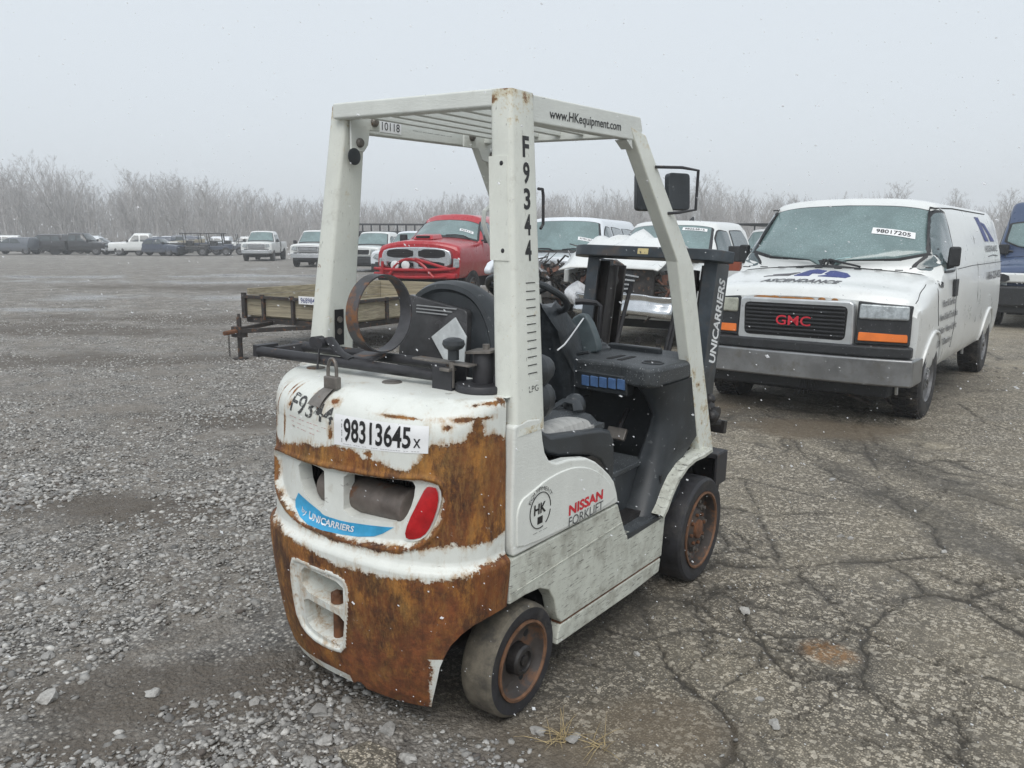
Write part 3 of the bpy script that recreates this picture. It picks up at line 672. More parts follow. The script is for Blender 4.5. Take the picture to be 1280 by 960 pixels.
M_lens = mat('red_lens', (.42, .012, .016), .18, vary=.2, scale=30)
M_switch = mat('blue_switch', (.085, .165, .34), .4, vary=.15, scale=30)
M_seatpad = mat('worn_seat_pad', (.40, .40, .385), .75, vary=.15, scale=14, spots=((.10, .10, .10), 22, .60, .66), vec=(1, 4, 1))
M_sheet = mat('plastic_sheet', (.52, .55, .56), .25, vary=.15, scale=18)

# --- counterweight: surface of plan arc t and height w
CW_A, CW_B, CW_N, CW_Y0 = .5, .315, 2.7, -.1
PIN = [(.10, .080), (.14, .062), (.20, .046), (.30, .028), (.42, .012), (.54, .002), (.590, .0), (.600, .004), (.612, .020), (.625, .024), (.70, .024), (.90, .028), (1.0, .032)]
TOPZ = 1.125
def cw_plan(t, ins):
    c = np.cos(t); s = np.sin(t); a = CW_A-ins; bb = CW_B-ins
    return a*np.sign(c)*np.abs(c)**(2/CW_N), CW_Y0-bb*np.abs(s)**(2/CW_N)
_t = np.linspace(0, np.pi, 4001); _x, _y = cw_plan(_t, 0.); _s = np.concatenate([[0], np.cumsum(np.hypot(np.diff(_x), np.diff(_y)))]); CW_L = _s[-1]
def cw_pt(s, w, off=0.0):
    t = np.interp(s, _s, _t); w = np.asarray(w, float); off = np.asarray(off, float)
    Rr = .022+.085*np.clip(np.sin(t)*1.6, 0, 1)**1.2; zs = TOPZ-Rr; arc = Rr*np.pi/2; k = np.clip((w-zs)/arc, 0, 1)*np.pi/2; ex = np.clip(w-zs-arc, 0, None)
    z = np.where(w <= zs, w, zs+(Rr+off)*np.sin(k)); z = z
    ins = np.interp(np.minimum(w, zs), [p[0] for p in PIN], [p[1] for p in PIN])+np.where(w > zs, Rr*(1-np.cos(k)), 0)+ex-off*np.cos(k)
    x, y = cw_plan(t, ins); return np.stack([x, y, z], -1)
GR_OUT = smooth_poly([(1.112, .853), (.98, .868), (.841, .866), (.634, .872), (.42, .884), (.316, .892), (.262, .882), (.247, .829), (.258, .765), (.298, .702), (.371, .664), (.494, .651), (.675, .643), (.87, .651), (1.0, .685), (1.09, .73), (1.118, .79)], 2)
OPEN1 = smooth_poly([(.925, .857), (.760, .860), (.756, .800), (.756, .709), (.825, .718), (.895, .763)], 1)
OPEN2 = smooth_poly([(.657, .862), (.52, .872), (.40, .881), (.345, .876), (.354, .811), (.384, .752), (.412, .735), (.52, .727), (.657, .715), (.657, .79)], 1)
HIT = smooth_poly([(.895, .520), (.833, .533), (.753, .527), (.653, .531), (.605, .515), (.597, .463), (.625, .330), (.650, .226), (.751, .212), (.85, .222), (.915, .262), (.915, .382)], 1)
HIN1 = smooth_poly([(.845, .503), (.757, .501), (.632, .492), (.634, .440), (.638, .392), (.74, .400), (.848, .413)], 1)
HIN2 = smooth_poly([(.856, .384), (.74, .375), (.642, .366), (.650, .31), (.662, .250), (.76, .250), (.855, .266), (.862, .318)], 1)
ARCH = [(-.05, .434), (.05, .432), (.096, .428), (.150, .415), (.190, .390), (.225, .352), (.245, .31), (.258, .27), (.279, .136), (.285, .05), (-.05, .05)]
NOTCH = smooth_poly([(.66, .05), (.66, .09), (.63, .118), (.60, .121), (.575, .09), (.575, .05)], 1)
RUST_UP = [(1.20, .95), (1.114, .93), (1.06, .905), (1.007, .90), (.93, .915), (.866, .918), (.82, .945), (.76, .935), (.675, .955), (.60, .958), (.579, .946), (.494, .925), (.40, .915), (.371, .912), (.34, .94), (.316, .985), (.28, .995), (.23, 1.005), (.20, 1.01), (.172, 1.028), (.150, 1.075), (.118, 1.078), (.10, 1.03), (.055, 1.012), (-.05, .995), (-.05, .70), (.05, .675), (.12, .668), (.236, .685), (.30, .672), (.40, .646), (.5, .632), (.68, .624), (.87, .632), (1.0, .665), (1.10, .71), (1.2, .73)]
GR_CLEAN = [(1.12, .845), (.98, .862), (.841, .860), (.634, .868), (.42, .880), (.316, .888), (.268, .876), (.252, .829), (.264, .765), (.302, .706), (.371, .668), (.494, .655), (.675, .647), (.87, .655), (1.0, .69), (1.09, .735)]
RUST_LO = [(1.45, .70), (1.25, .66), (1.10, .612), (1.02, .607), (.94, .600), (.858, .590), (.747, .574), (.652, .560), (.513, .571), (.394, .578), (.289, .578), (.23, .580), (.17, .596), (.10, .612), (-.05, .625), (-.05, 0), (1.5, 0)]
SPOTS = [(.796, 1.095, .022, .035), (.775, 1.065, .014, .03), (.70, 1.09, .02, .012), (.955, 1.09, .006, .03), (.985, 1.10, .006, .025), (.94, 1.045, .016, .012), (.195, 1.075, .055, .008), (.238, 1.052, .014, .012), (.12, 1.075, .05, .006), (.40, 1.075, .07, .005), (.53, .945, .02, .012), (.63, .945, .03, .012), (.70, .985, .012, .03), (.04, 1.118, .05, .010), (.02, 1.12, .02, .02), (1.05, 1.04, .006, .06), (1.10, .98, .03, .06), (.98, .955, .006, .05), (.09, 1.12, .05, .006), (.60, .225, .02, .03)]
ss = np.linspace(0, CW_L, 372); ww = np.concatenate([np.linspace(.10, 1.16, 300), np.linspace(1.17, 1.36, 8)])
SS, WW = np.meshgrid(ss, ww); OFF = np.zeros_like(SS)
HOLES = [OPEN1, OPEN2, HIN1, HIN2, ARCH, NOTCH]
hsd = []
for Hh in HOLES:
    sd, qx, qy = poly_sd(SS, WW, Hh); m = np.abs(sd) < .0026
    inter = m & (SS > 0) & (SS < CW_L)
    SS = np.where(inter, qx, SS); WW = np.where(m & ((WW > .1001) | (qy > .1)), np.maximum(qy, .1), WW)
SS = np.clip(SS, 0, CW_L)
gsd, _, _ = poly_sd(SS, WW, GR_OUT); OFF -= .020*sstep(.002, -.020, gsd)
OFF += .006*sstep(.020, .006, gsd)*sstep(-.006, .004, gsd)
tsd, _, _ = poly_sd(SS, WW, HIT); OFF += .005*sstep(.004, -.004, tsd)-.010*sstep(-.012, -.022, tsd)
OFF += .0012*(fbm(SS*22, WW*22, 3., 4)-.5)+.004*(fbm(SS*4, WW*4, 6., 2)-.5)*(WW < 1.0)
Pw = cw_pt(SS, WW, OFF)
rust = np.full(SS.shape, -9.)
for poly in (RUST_UP, RUST_LO): rust = np.maximum(rust, -poly_sd(SS, WW, poly)[0]/.022)
for a_, b_, ra_, rb_ in SPOTS: rust = np.maximum(rust, (1-np.hypot((SS-a_)/ra_, (WW-b_)/rb_))*.9)
rust = np.minimum(rust, np.where(WW > .55, poly_sd(SS, WW, GR_CLEAN)[0]/.012+.15, 9))
rust = np.minimum(rust, np.where(WW < .55, np.where(tsd < .0, -.42, 9), 9))
rust = np.where((WW < .135) & (SS > .66), np.minimum(rust, -.35), rust); rust = np.where((SS > .236) & (SS < .31) & (WW < .30), np.minimum(rust, (SS-.285)/.03), rust)
rust = np.clip(rust, -1.6, 1.6)
nr_, nc_ = SS.shape; removed = np.zeros((nr_-1, nc_-1), bool)
cs = (SS[:-1, :-1]+SS[1:, :-1]+SS[:-1, 1:]+SS[1:, 1:])/4; cw = (WW[:-1, :-1]+WW[1:, :-1]+WW[:-1, 1:]+WW[1:, 1:])/4
depth_map = np.zeros((nr_-1, nc_-1), int)
for k, Hh in enumerate(HOLES):
    ins = poly_sd(cs, cw, Hh)[0] < 0; removed |= ins; depth_map[ins] = k+1
vi = np.arange(nr_*nc_).reshape(nr_, nc_); faces = []
for i in range(nr_-1):
    for j in range(nc_-1):
        if not removed[i, j]: faces.append((vi[i, j], vi[i+1, j], vi[i+1, j+1], vi[i, j+1]))
verts = Pw.reshape(-1, 3).tolist(); rv = rust.ravel().tolist()
# walls going inwards from every hole edge
DEP = {1: .05, 2: .05, 3: .11, 4: .11, 5: .06, 6: .06}
inner = {}
nrm = np.cross(np.gradient(Pw, axis=1), np.gradient(Pw, axis=0)); nrm /= np.linalg.norm(nrm, axis=-1, keepdims=True)+1e-9
if (nrm[20, nc_//2, 1] > 0): nrm = -nrm
def inn(v, d):
    if (v, d) not in inner:
        p = np.array(verts[v])-nrm.reshape(-1, 3)[v]*d; inner[(v, d)] = len(verts); verts.append(p.tolist()); rv.append(-.55 if d > .1 else -1.2)
    return inner[(v, d)]
for i in range(nr_-1):
    for j in range(nc_-1):
        if not removed[i, j]: continue
        d = DEP[depth_map[i, j]]
        for (di, dj, a_, b_) in ((-1, 0, vi[i, j], vi[i, j+1]), (1, 0, vi[i+1, j+1], vi[i+1, j]), (0, -1, vi[i+1, j], vi[i, j]), (0, 1, vi[i, j+1], vi[i+1, j+1])):
            ii, jj = i+di, j+dj
            if 0 <= ii < nr_-1 and 0 <= jj < nc_-1 and not removed[ii, jj]:
                faces.append((a_, b_, inn(b_, d), inn(a_, d)))
used = np.zeros(len(verts), bool)
for f in faces: used[list(f)] = True
remap = np.cumsum(used)-1
me = bpy.data.meshes.new('counterweight'); me.from_pydata([v for v, u in zip(verts, used) if u], [], [tuple(int(remap[q]) for q in f) for f in faces])
at_ = me.attributes.new('rust', 'FLOAT', 'POINT'); at_.data.foreach_set('value', np.array(rv)[used].astype(np.float32)); me.materials.append(M_cw)
me.polygons.foreach_set('use_smooth', [True]*len(me.polygons)); me.set_sharp_from_angle(angle=R(50)); me.update()
CWT = bpy.data.objects.new('counterweight', me); COL.objects.link(CWT); CWT.parent = FK
CWT['label'] = 'white cast counterweight eaten by brown rust'
def rust_attr(o, v):
    a = o.data.attributes.new('rust', 'FLOAT', 'POINT'); a.data.foreach_set('value', [v]*len(o.data.vertices))
# lid of the counterweight, from its rear edge loop forwards
lp = [tuple(map(float, q)) for q in Pw[-1]]
mb = MB(); mb.add([(p[0], p[1], TOPZ-.001) for p in lp]+[(-.468, -.1, TOPZ-.001), (-.468, .10, TOPZ-.001), (.468, .10, TOPZ-.001), (.468, -.1, TOPZ-.001)], [tuple(range(len(lp)+4))[::-1]])
mb.add([(x, -.1, TOPZ-.001) for x in (.468, -.468)]+[(-.468, .1, TOPZ-.001), (.468, .1, TOPZ-.001), (.468, .1, .9), (-.468, .1, .9)], [(2, 3, 4, 5)])
# fill between the inner loop ends and the straight sides
mb.box(-.4985, -.466, -.0985, .02, .85, TOPZ-.002)
o = mb.build('rear_deck', M_cw, CWT); rust_attr(o, -.9)
# back plates of the drawbar pocket, shelf and pin
def strip(s0, s1, w0, w1, off, n=14, m=2):
    return [[tuple(cw_pt(a, c_, off)) for a in np.linspace(s0, s1, n)] for c_ in np.linspace(w0, w1, m)]
mb = MB(); mb.grid(strip(.58, .90, .22, .52, -.105, 14, 8), flip=False); o = mb.build('drawbar_pocket', M_cw, CWT); rust_attr(o, -.75)
p = cw_pt(.735, .30, -.05); mb = MB(); mb.cyl((p[0], p[1], .225), (p[0], p[1], .41), .019, 14); mb.build('drawbar_pin', M_rust, CWT)
p = cw_pt(.70, .40, -.035); mb = MB(); mb.cyl((p[0], p[1], .400), (p[0], p[1], .430), .024, 16); mb.ball((p[0]+.006, p[1]-.01, .432), .015); mb.build('pin_head', M_rust, CWT)
# inside the grille: dark chamber, radiator core, muffler, bar
mb = MB(); mb.grid([[(.36, -.12, z), (.2, -.16, z), (0, -.17, z), (-.2, -.16, z), (-.36, -.12, z)] for z in (.62, .95)])
mb.grid([[(x, y, .69) for x in (-h_, h_)] for y, h_ in ((-.335, .26), (-.10, .38))]); mb.grid([[(x, y, .905) for x in (-h_, h_)] for y, h_ in ((-.325, .26), (-.10, .38))])
mb.build('engine_bay', M_dark, FK)
mb = MB()
for i in range(46): x = .33-.0145*i; mb.box(x-.0035, x+.0035, -.205, -.185, .70, .90)
o = mb.build('radiator_fin', mat('radiator', (.05, .05, .052), .5, .3), FK); o['kind'] = 'stuff'
mb = MB(); mb.lathe([(0, -.16), (.052, -.155), (.060, -.14), (.060, .22), (.066, .225), (.066, .24), (.058, .245), (0, .25)], 28, 'x', (.01, -.285, .765)); mb.cyl((.20, -.29, .75), (.33, -.24, .73), .022, 12); mb.build('muffler', M_muff, FK)
# tail light: red lens in a pale bezel
TL = smooth_poly([(.292, .868), (.270, .862), (.266, .817), (.290, .745), (.318, .707), (.362, .690), (.386, .698), (.374, .745), (.332, .825), (.311, .864)], 1)
def cw_off(s, w):
    g_ = poly_sd(np.asarray(s, float), np.asarray(w, float), GR_OUT)[0]; return -.020*sstep(.002, -.020, g_)+.006*sstep(.020, .006, g_)*sstep(-.006, .004, g_)
def patch(poly, off, thick, name, m, parent, dome=0.0):
    poly = np.array(poly); c0 = poly.mean(0); rings = [1.0, .985, .85, .6, .3]; P = []
    for k, r_ in enumerate(rings):
        q = c0+(poly-c0)*r_; o_ = cw_off(q[:, 0], q[:, 1])+off+(-.012 if k == 0 else thick+dome*(1-r_*r_)); P.append([tuple(v) for v in cw_pt(q[:, 0], q[:, 1], o_)])
    n_ = len(poly); mb = MB(); vs = [v for row in P for v in row]; fs = []
    for i in range(len(rings)-1):
        for j in range(n_): fs.append((i*n_+j, i*n_+(j+1) % n_, (i+1)*n_+(j+1) % n_, (i+1)*n_+j))
    fs.append(tuple((len(rings)-1)*n_+j for j in range(n_))); mb.add(vs, fs, 0, True); return mb.build(name, m, parent, recalc=True)
TLB = [((a-.325)*1.17+.325, (c_-.78)*1.10+.78) for a, c_ in TL]
tl = patch(TLB, .002, .005, 'tail_light_bezel', M_panel, FK); patch(TL, .008, .006, 'tail_light', M_lens, FK, .008)
# blue maker's sticker under the grille
def cwq(bl, br, tr, tl_, off):             # bilinear patch in (s, w)
    def f(u, v):
        s_ = bl[0]*(1-u)*(1-v)+br[0]*u*(1-v)+tr[0]*u*v+tl_[0]*(1-u)*v; w_ = bl[1]*(1-u)*(1-v)+br[1]*u*(1-v)+tr[1]*u*v+tl_[1]*(1-u)*v
        return tuple(map(float, cw_pt(s_, w_, off)))
    return f
BS = [(.918, .738), (.885, .718), (.819, .698), (.75, .693), (.673, .693), (.527, .703), (.425, .718), (.47, .690), (.509, .673), (.58, .659), (.655, .652), (.75, .648), (.821, .651), (.88, .662), (.934, .682), (.942, .707)]
st = patch(BS, .0015, .0, 'maker_sticker', M_blue, FK)
def curve_fn(s0, s1, wb, wt, off):
    def f(u, v):
        s_ = s0+(s1-s0)*u; w_ = wb(s_)+(wt(s_)-wb(s_))*v; return tuple(map(float, cw_pt(s_, w_, off+float(cw_off(s_, w_)))))
    return f
blow = lambda s_: float(np.interp(s_, [.50, .58, .655, .75, .82, .88, .94], [.679, .664, .657, .653, .656, .667, .686])); btop = lambda s_: float(np.interp(s_, [.5, .67, .75, .82, .885, .93], [.701, .692, .691, .694, .712, .733]))
lettering('by', curve_fn(.886, .852, lambda s_: blow(s_)+.010, lambda s_: blow(s_)+.030, .005), M_wlet, st, .01, shear=.2, cut=3)
lettering('UNICARRIERS', curve_fn(.840, .600, lambda s_: blow(s_)+.008, lambda s_: btop(s_)-.006, .005), M_wlet, st, .02, shear=.25, cut=22)
# auction sticker with its number
AS = ((.681, .953), (.303, .973), (.300, 1.056), (.683, 1.052))
fn = cwq(*AS, .0022); mb = MB(); mb.grid([[fn(u, v) for u in np.linspace(0, 1, 36)] for v in np.linspace(0, 1, 12)]); stk = mb.build('auction_sticker', M_paper, FK)
fn = cwq(*AS, .0035)
lettering('98313645', lambda u, v: fn(.125+.715*u, .19+.72*v), M_ink, stk, .022, cut=10); lettering('x', lambda u, v: fn(.865+.065*u, .20+.52*v), M_ink, stk, .0, cut=2)
lettering('-- --- -- -', lambda u, v: fn(.115-.045*v, .12+.74*u), M_ink, stk, 0, cut=3); lettering('---- --- --  --- -------- -- ---', lambda u, v: fn(.12+.80*u, .045+.065*v), M_ink, stk, 0, cut=12)
# painted fleet number, half worn away
fn2 = cwq((.934, 1.026), (.690, 1.012), (.690, 1.068), (.930, 1.094), .0012)
lettering('F9344', lambda u, v: fn2(u, v), M_inkfade, FK, .012, cut=8)
M_redfade = mat('faded_red_ink', (.45, .10, .10), .6, spots=((.62, .63, .59), 70, .50, .54))
for k, w_ in enumerate((1.005, .990, .975)): lettering(('--- -- ---- --', '-- --- - ---- --', '- --- --')[k], cwq((.935-.01*k, w_), (.72+.03*k, w_-.012), (.72+.03*k, w_-.002), (.935-.01*k, w_+.010), .0018), M_redfade, FK, .006, cut=10)
# rubber plugs on the deck
for x, y in ((.032, -.154), (-.362, -.139)):
    mb = MB(); mb.lathe([(.034, 0), (.034, .004), (.030, .006), (0, .006)], 20, 'z', (x, y, TOPZ-.001)); mb.build('deck_plug', M_dull, FK)
# hold-down latch: hasp plate on the rear lip with a loop
a0, a1 = cw_pt(.792, 1.070, .006), cw_pt(.775, 1.165, .006)
fnl = cwq((.823, 1.062), (.756, 1.058), (.742, 1.135), (.795, 1.142), .010); mb = MB(); mb.grid([[fnl(u, v) for u in np.linspace(0, 1, 5)] for v in np.linspace(0, 1, 6)])
fb = cwq((.823, 1.062), (.756, 1.058), (.742, 1.135), (.795, 1.142), .002); mb.grid([[fb(u, v) for u in np.linspace(0, 1, 5)] for v in np.linspace(0, 1, 6)], flip=True)
for u0, u1, v0, v1 in ((0, 1, 0, 0), (1, 1, 0, 1), (1, 0, 1, 1), (0, 0, 1, 0)):
    mb.add([fnl(u0, v0), fnl(u1, v1), fb(u1, v1), fb(u0, v0)], [(0, 1, 2, 3)])
lat_ = mb.build('latch_plate', M_dull, FK, recalc=True)
q0 = Vector(cw_pt(.792, 1.140, .014)); q1 = Vector(cw_pt(.742, 1.140, .014)); upv = Vector((-.01, .02, 1))
arc_ = [q0]+[q0.lerp(q1, .5-.5*math.cos(math.pi*i/10)*1.0)+upv*(.045+.040*math.sin(math.pi*i/10)) for i in range(11)]+[q1]
mb = MB(); mb.tube(arc_, .0062, 8); mb.build('latch_loop', M_dull, lat_); mb = MB(); qa = q0.lerp(q1, .5)
mb.box(qa.x-.030, qa.x+.030, qa.y-.012, qa.y+.012, qa.z-.012, qa.z+.028); mb.build('latch_block', M_dull, lat_, bevel=.004)

# --- LPG tank bracket lying on the deck
def pipe(name, pts, r, m=M_blk, parent=FK, n=12): return MB().tube(pts, r, n).build(name, m, parent)
L0 = Vector((-.585, -.215, 1.172)); R0 = Vector((.20, -.098, 1.160)); fwd = Vector((-.145, .99, 0))
BR = pipe('tank_cradle', [L0, R0], .0185); pipe('rear_rail', [L0+fwd*.135+Vector((.055, 0, .012)), R0+fwd*.125+Vector((.01, 0, .012))], .0185, M_blk, BR)
mb = MB(); e = L0; mb.box(-.016, .016, -.01, .085, -.022, .022, M=Matrix.Translation(e-Vector((.01, 0, 0)))); mb.hexa([e+Vector(q) for q in ((.0, .06, -.02), (.03, .06, -.02), (.12, .16, -.005), (.10, .16, -.005))], [e+Vector(q) for q in ((.0, .06, .012), (.03, .06, .012), (.12, .16, .032), (.10, .16, .032))]); mb.build('end_bracket', M_blk, BR, bevel=.003)
rc = Vector((-.100, -.075, 1.342)); rr = .131
prof_ = [(rr, -.027), (rr+.005, -.027), (rr+.005, .027), (rr, .027), (rr, -.027)]
mb = MB(); mb.lathe(prof_, 56, 'x', rc, smooth=True); mb.build('strap_hoop', M_hoop, BR, sharp=30)
mb = MB(); s0 = L0.lerp(R0, .36); mb.tube([s0+Vector((0, .02, .058)), s0+Vector((.03, .02, .075)), s0+Vector((.075, .025, .03)), s0+Vector((.135, .03, .012))], .019, 8, flat=(1.3, .45)); mb.cyl(s0+Vector((-.02, -.012, .060)), s0+Vector((-.02, .03, .060)), .021, 14); mb.cyl(s0+Vector((.015, -.016, .060)), s0+Vector((.015, .03, .060)), .019, 14)
mb.cyl(s0+Vector((.012, -.01, .05)), s0+Vector((.02, -.03, -.03)), .004, 6); mb.build('strap_latch', M_blk, BR)
mb = MB(); p = L0.lerp(R0, .55); mb.hexa([p+Vector(q) for q in ((-.03, .01, .012), (.07, .02, .012), (.06, .10, .022), (-.04, .09, .022))], [p+Vector(q) for q in ((-.03, .01, .024), (.07, .02, .024), (.06, .10, .034), (-.04, .09, .034))]); mb.build('cradle_plate', M_hoop, BR, bevel=.003)
# swivel post
mb = MB(); mb.lathe([(.0, 0), (.078, 0), (.082, .004), (.082, .018), (.078, .024), (.05, .026), (0, .026)], 36, 'z', (.335, -.062, TOPZ)); SV = mb.build('swivel_base', M_blk, FK)
mb = MB(); mb.lathe([(.036, .026), (.036, .125), (.033, .13), (0, .13)], 24, 'z', (.335, -.045, TOPZ)); mb.build('swivel_post', M_blk, SV)
mb = MB(); mb.hexa([(.30, -.10, TOPZ+.12), (.385, -.08, TOPZ+.128), (.375, .0, TOPZ+.13), (.29, -.02, TOPZ+.122)], [(.30, -.10, TOPZ+.128), (.385, -.08, TOPZ+.136), (.375, .0, TOPZ+.138), (.29, -.02, TOPZ+.13)]); mb.cyl((.34, -.04, TOPZ+.13), (.34, -.04, TOPZ+.15), .012, 8); mb.build('swivel_cap', M_dull, SV)
mb = MB(); mb.box(.192, .275, -.135, -.127, TOPZ-.005, TOPZ+.075); mb.box(.192, .275, -.065, -.057, TOPZ+.012, TOPZ+.075); mb.box(.192, .275, -.128, -.06, TOPZ+.002, TOPZ+.012); mb.build('hinge_channel', M_blk, SV, bevel=.002)
mb = MB(); mb.box(.10, .34, -.13, -.085, TOPZ+.084, TOPZ+.091); mb.box(.235, .275, -.15, -.11, TOPZ+.064, TOPZ+.074); mb.build('lock_bar', M_dull, SV, bevel=.002)
mb = MB(); mb.cyl((.268, -.125, TOPZ+.01), (.268, -.125, TOPZ+.095), .0095, 10); mb.build('lock_pin', M_dull, SV)
mb = MB(); mb.lathe([(0, .10), (.018, .10), (.018, .132), (.030, .138), (.037, .150), (.034, .163), (.02, .17), (0, .171)], 20, 'z', (.268, -.118, TOPZ)); mb.build('lock_knob', M_plastic, SV)
mb = MB(); mb.lathe([(.015, .024), (.015, .05), (.012, .055), (0, .055)], 6, 'z', (.392, -.045, TOPZ), smooth=False); mb.build('bolt', M_blk, SV)

# --- overhead guard
GD = MB()
def leg(p0, p1, hx, hy0, hy1, rb=.018, top=(.93, .74)):    # straight post, from p0 to p1; section x +-hx, y from hy0..hy1 rounded
    sec = []
    for cx, cy, a0 in ((hx-rb, hy1-rb, 0), (-hx+rb, hy1-rb, 90), (-hx+rb, hy0+rb, 180), (hx-rb, hy0+rb, 270)):
        for k in range(4): a = R(a0+30*k); sec.append((cx+rb*math.cos(a), cy+rb*math.sin(a)))
    mb = MB(); n_ = len(sec); vs = [(p0[0]+a, p0[1]+c_, p0[2]) for a, c_ in sec]+[(p1[0]+a*top[0], p1[1]+c_*top[1], p1[2]) for a, c_ in sec]
    mb.add(vs, [tuple(range(n_))[::-1], tuple(range(n_, 2*n_))]+[(i, (i+1) % n_, n_+(i+1) % n_, n_+i) for i in range(n_)]); return mb
rp = leg((.455, 0, 1.0), (.360, .042, 2.062), .045, -.085, .085).build('rear_post', M_post, FK, sharp=50)
lp_ = leg((-.455, 0, 1.0), (-.385, .062, 2.062), .045, -.085, .085, top=(.90, .60)).build('rear_post', M_post, FK, sharp=50)
# cover plate screwed to the right post, slots of the left post
def post_x(z, s): return s*(.455-.095*(z-1)/1.062)-.0030*(z-1)/1.062
def post_y(z): return .042*(z-1)/1.062
def post_h(z, k=.045, t_=.07): return k*(1-t_*(z-1)/1.062)
mb = MB(); zz_ = (1.545, 1.862)
def cp(u0, u1, v0, v1):                     # slab from pole-section coordinates (fractions of the half sizes)
    q = []
    for z in zz_:
        cx, cy, hx, hy = post_x(z, 1), post_y(z), post_h(z), post_h(z, .085, .26); q.append([(cx+u0*hx, cy+v0*hy, z), (cx+u1*hx, cy+v0*hy, z), (cx+u1*hx, cy+v1*hy, z), (cx+u0*hx, cy+v1*hy, z)])
    mb.hexa(q[0], q[1])
cp(-1.02, .62, -1.045, -.96); cp(.97, 1.045, -.62, -.30)
q = [[(post_x(z, 1)+a*post_h(z), post_y(z)+c_*post_h(z, .085, .26), z) for a, c_ in ((.62, -1.045), (1.045, -.62), (.97, -.62), (.62, -.96))] for z in zz_]; mb.hexa(q[0], q[1])
pl = mb.build('cover_plate', M_post, rp)
for z in (1.575, 1.84): MB().ball((post_x(z, 1)+.005, post_y(z)-.087+.022*(z-1)/1.06, z), .008, .004, .008, 8, 5).build('screw', M_blk, rp)
for k in range(12):                        # warning lines of the load chart
    z = 1.475-.026*k; x = post_x(z, 1)+.0462; y = post_y(z); MB().box(x-.002, x+.0005, y-.012, y+.038, z, z+.0025).build('print_line', M_ink, rp)
def post_text(s, z0, z1, y0, y1, m, bold=.02):
    return lettering(s, lambda u, v: (post_x(z0+(z1-z0)*v, 1)+.0458, post_y(z0+(z1-z0)*v)+y0+(y1-y0)*u, z0+(z1-z0)*v), m, rp, bold)
for k, ch in enumerate('F9344'): post_text(ch, 1.865-.0795*k, 1.926-.0795*k, -.012, .024, M_ink, .03)
post_text('LPG', 1.130, 1.150, -.01, .045, M_inkfade, .0)
mb = MB()
for k in range(2):
    z = 1.29-.045*k; MB().cyl((post_x(z, -1)+.040, .0, z), (post_x(z, -1)+.050, .0, z), .012, 10).build('bolt', M_dull, lp_)
z = 1.268; mb.box(post_x(z, -1)+.0445, post_x(z, -1)+.0468, -.022, .022, z-.075, z+.060); mb.build('slot', M_dark, lp_)
z = 1.885; MB().lathe([(.030, 0), (.030, .004), (.024, .006), (0, .006)], 22, 'x', (post_x(z, -1)+.0440, post_y(z)+.0, z)).build('rubber_plug', M_plastic, lp_)
# rear cross beam, side beams, front beam, roof bars
GZ0 = 2.005; GZ1 = 2.066
mb = MB(); mb.box(-.385, .360, -.020, .035, GZ0+.006, GZ1); rb_ = mb.build('rear_beam', M_beam, FK, bevel=.008)
for s in (-1, 1):
    mb = MB(); mb.prism([(.085, 1.975), (.83, 1.988), (.875, 2.03), (.85, 2.080), (.085, 2.060)], 'x', s*(.352 if s > 0 else .378), s*(.398 if s > 0 else .424)); sb = mb.build('side_beam', M_beam, FK, bevel=.006)
    if s > 0:
        MB().box(.3995, .4005, .088, .100, 1.978, 2.058).build('tape_strip', M_ink, sb)
        lettering('www.HKequipment.com', lambda u, v: (.3992, .20+.49*u, 2.000+.012*u+.030*v), M_ink, sb, .012)
    else:
        lettering('10118', lambda u, v: (-.3755, .222+.098*u, 2.000+.030*v), M_ink, sb, .0)
        MB().box(-.3779, -.3762, .214, .330, 1.992, 2.036).build('number_plate', M_paper, sb)
        lettering('------- -------- ----- ---- -- --', lambda u, v: (-.3772, .40+.24*u, 2.012+.012*v), M_inkfade, sb, .0)
        mb = MB(); mb.prism([(.02, 1.905), (.085, 1.905), (.105, 1.93), (.115, 1.985), (.165, 1.985), (.165, 2.045), (.02, 2.045)], 'x', -.331, -.341); gp = mb.build('gusset_plate', M_beam, sb, bevel=.003)
        for y, z in ((.06, 1.935), (.135, 2.015)): MB().lathe([(.017, 0), (.017, .008), (.012, .014), (0, .015)], 10, 'x', (-.331, y, z)).build('bolt', M_dull, sb)
        mb = MB(); mb.prism([(.66, 1.975), (.66, 2.055), (.86, 2.05), (.93, 1.96), (.86, 1.92), (.79, 1.93), (.76, 1.975)], 'x', -.325, -.335); gp = mb.build('gusset_plate', M_beam, sb, bevel=.003)
        for y, z in ((.71, 2.02), (.855, 1.955)): MB().lathe([(.017, 0), (.017, .008), (.012, .014), (0, .015)], 10, 'x', (-.325, y, z)).build('bolt', M_dull, sb)
mb = MB(); mb.box(-.352, .352, .80, .845, 2.0, 2.066); mb.build('front_beam', M_beam, FK, bevel=.006)
for k in range(6):
    x = -.27+.108*k; mb = MB(); mb.box(x-.012, x+.012, .035, .80, 2.016, 2.056); mb.build('roof_bar', M_beam, FK, bevel=.003)
for s in (-1, 1):                           # raked front posts
    sec = lambda c, w: [(c[0]-.028, c[1]-w, c[2]+.012), (c[0]+.03, c[1]-w, c[2]+.012), (c[0]+.03, c[1]+w, c[2]-.012), (c[0]-.028, c[1]+w, c[2]-.012)]
    mb = MB(); A_ = (s*.368, .83, 2.03); B_ = (s*.418, 1.255, 1.508); C_ = (s*.440, 1.40, 1.06); D_ = (s*.452, 1.585, .572)
    mb.hexa(sec(D_, .085), sec(C_, .082)); mb.hexa(sec(C_, .082), sec(B_, .088)); mb.hexa(sec(B_, .088), sec(A_, .072)); fp = mb.build('front_post', M_post, FK, bevel=.008, recalc=True)
mb = MB(); mb.prism([(.745, 1.985), (.80, 1.955), (.79, 1.99)], 'x', .345, .395); mb.build('post_foot', M_beam, FK)

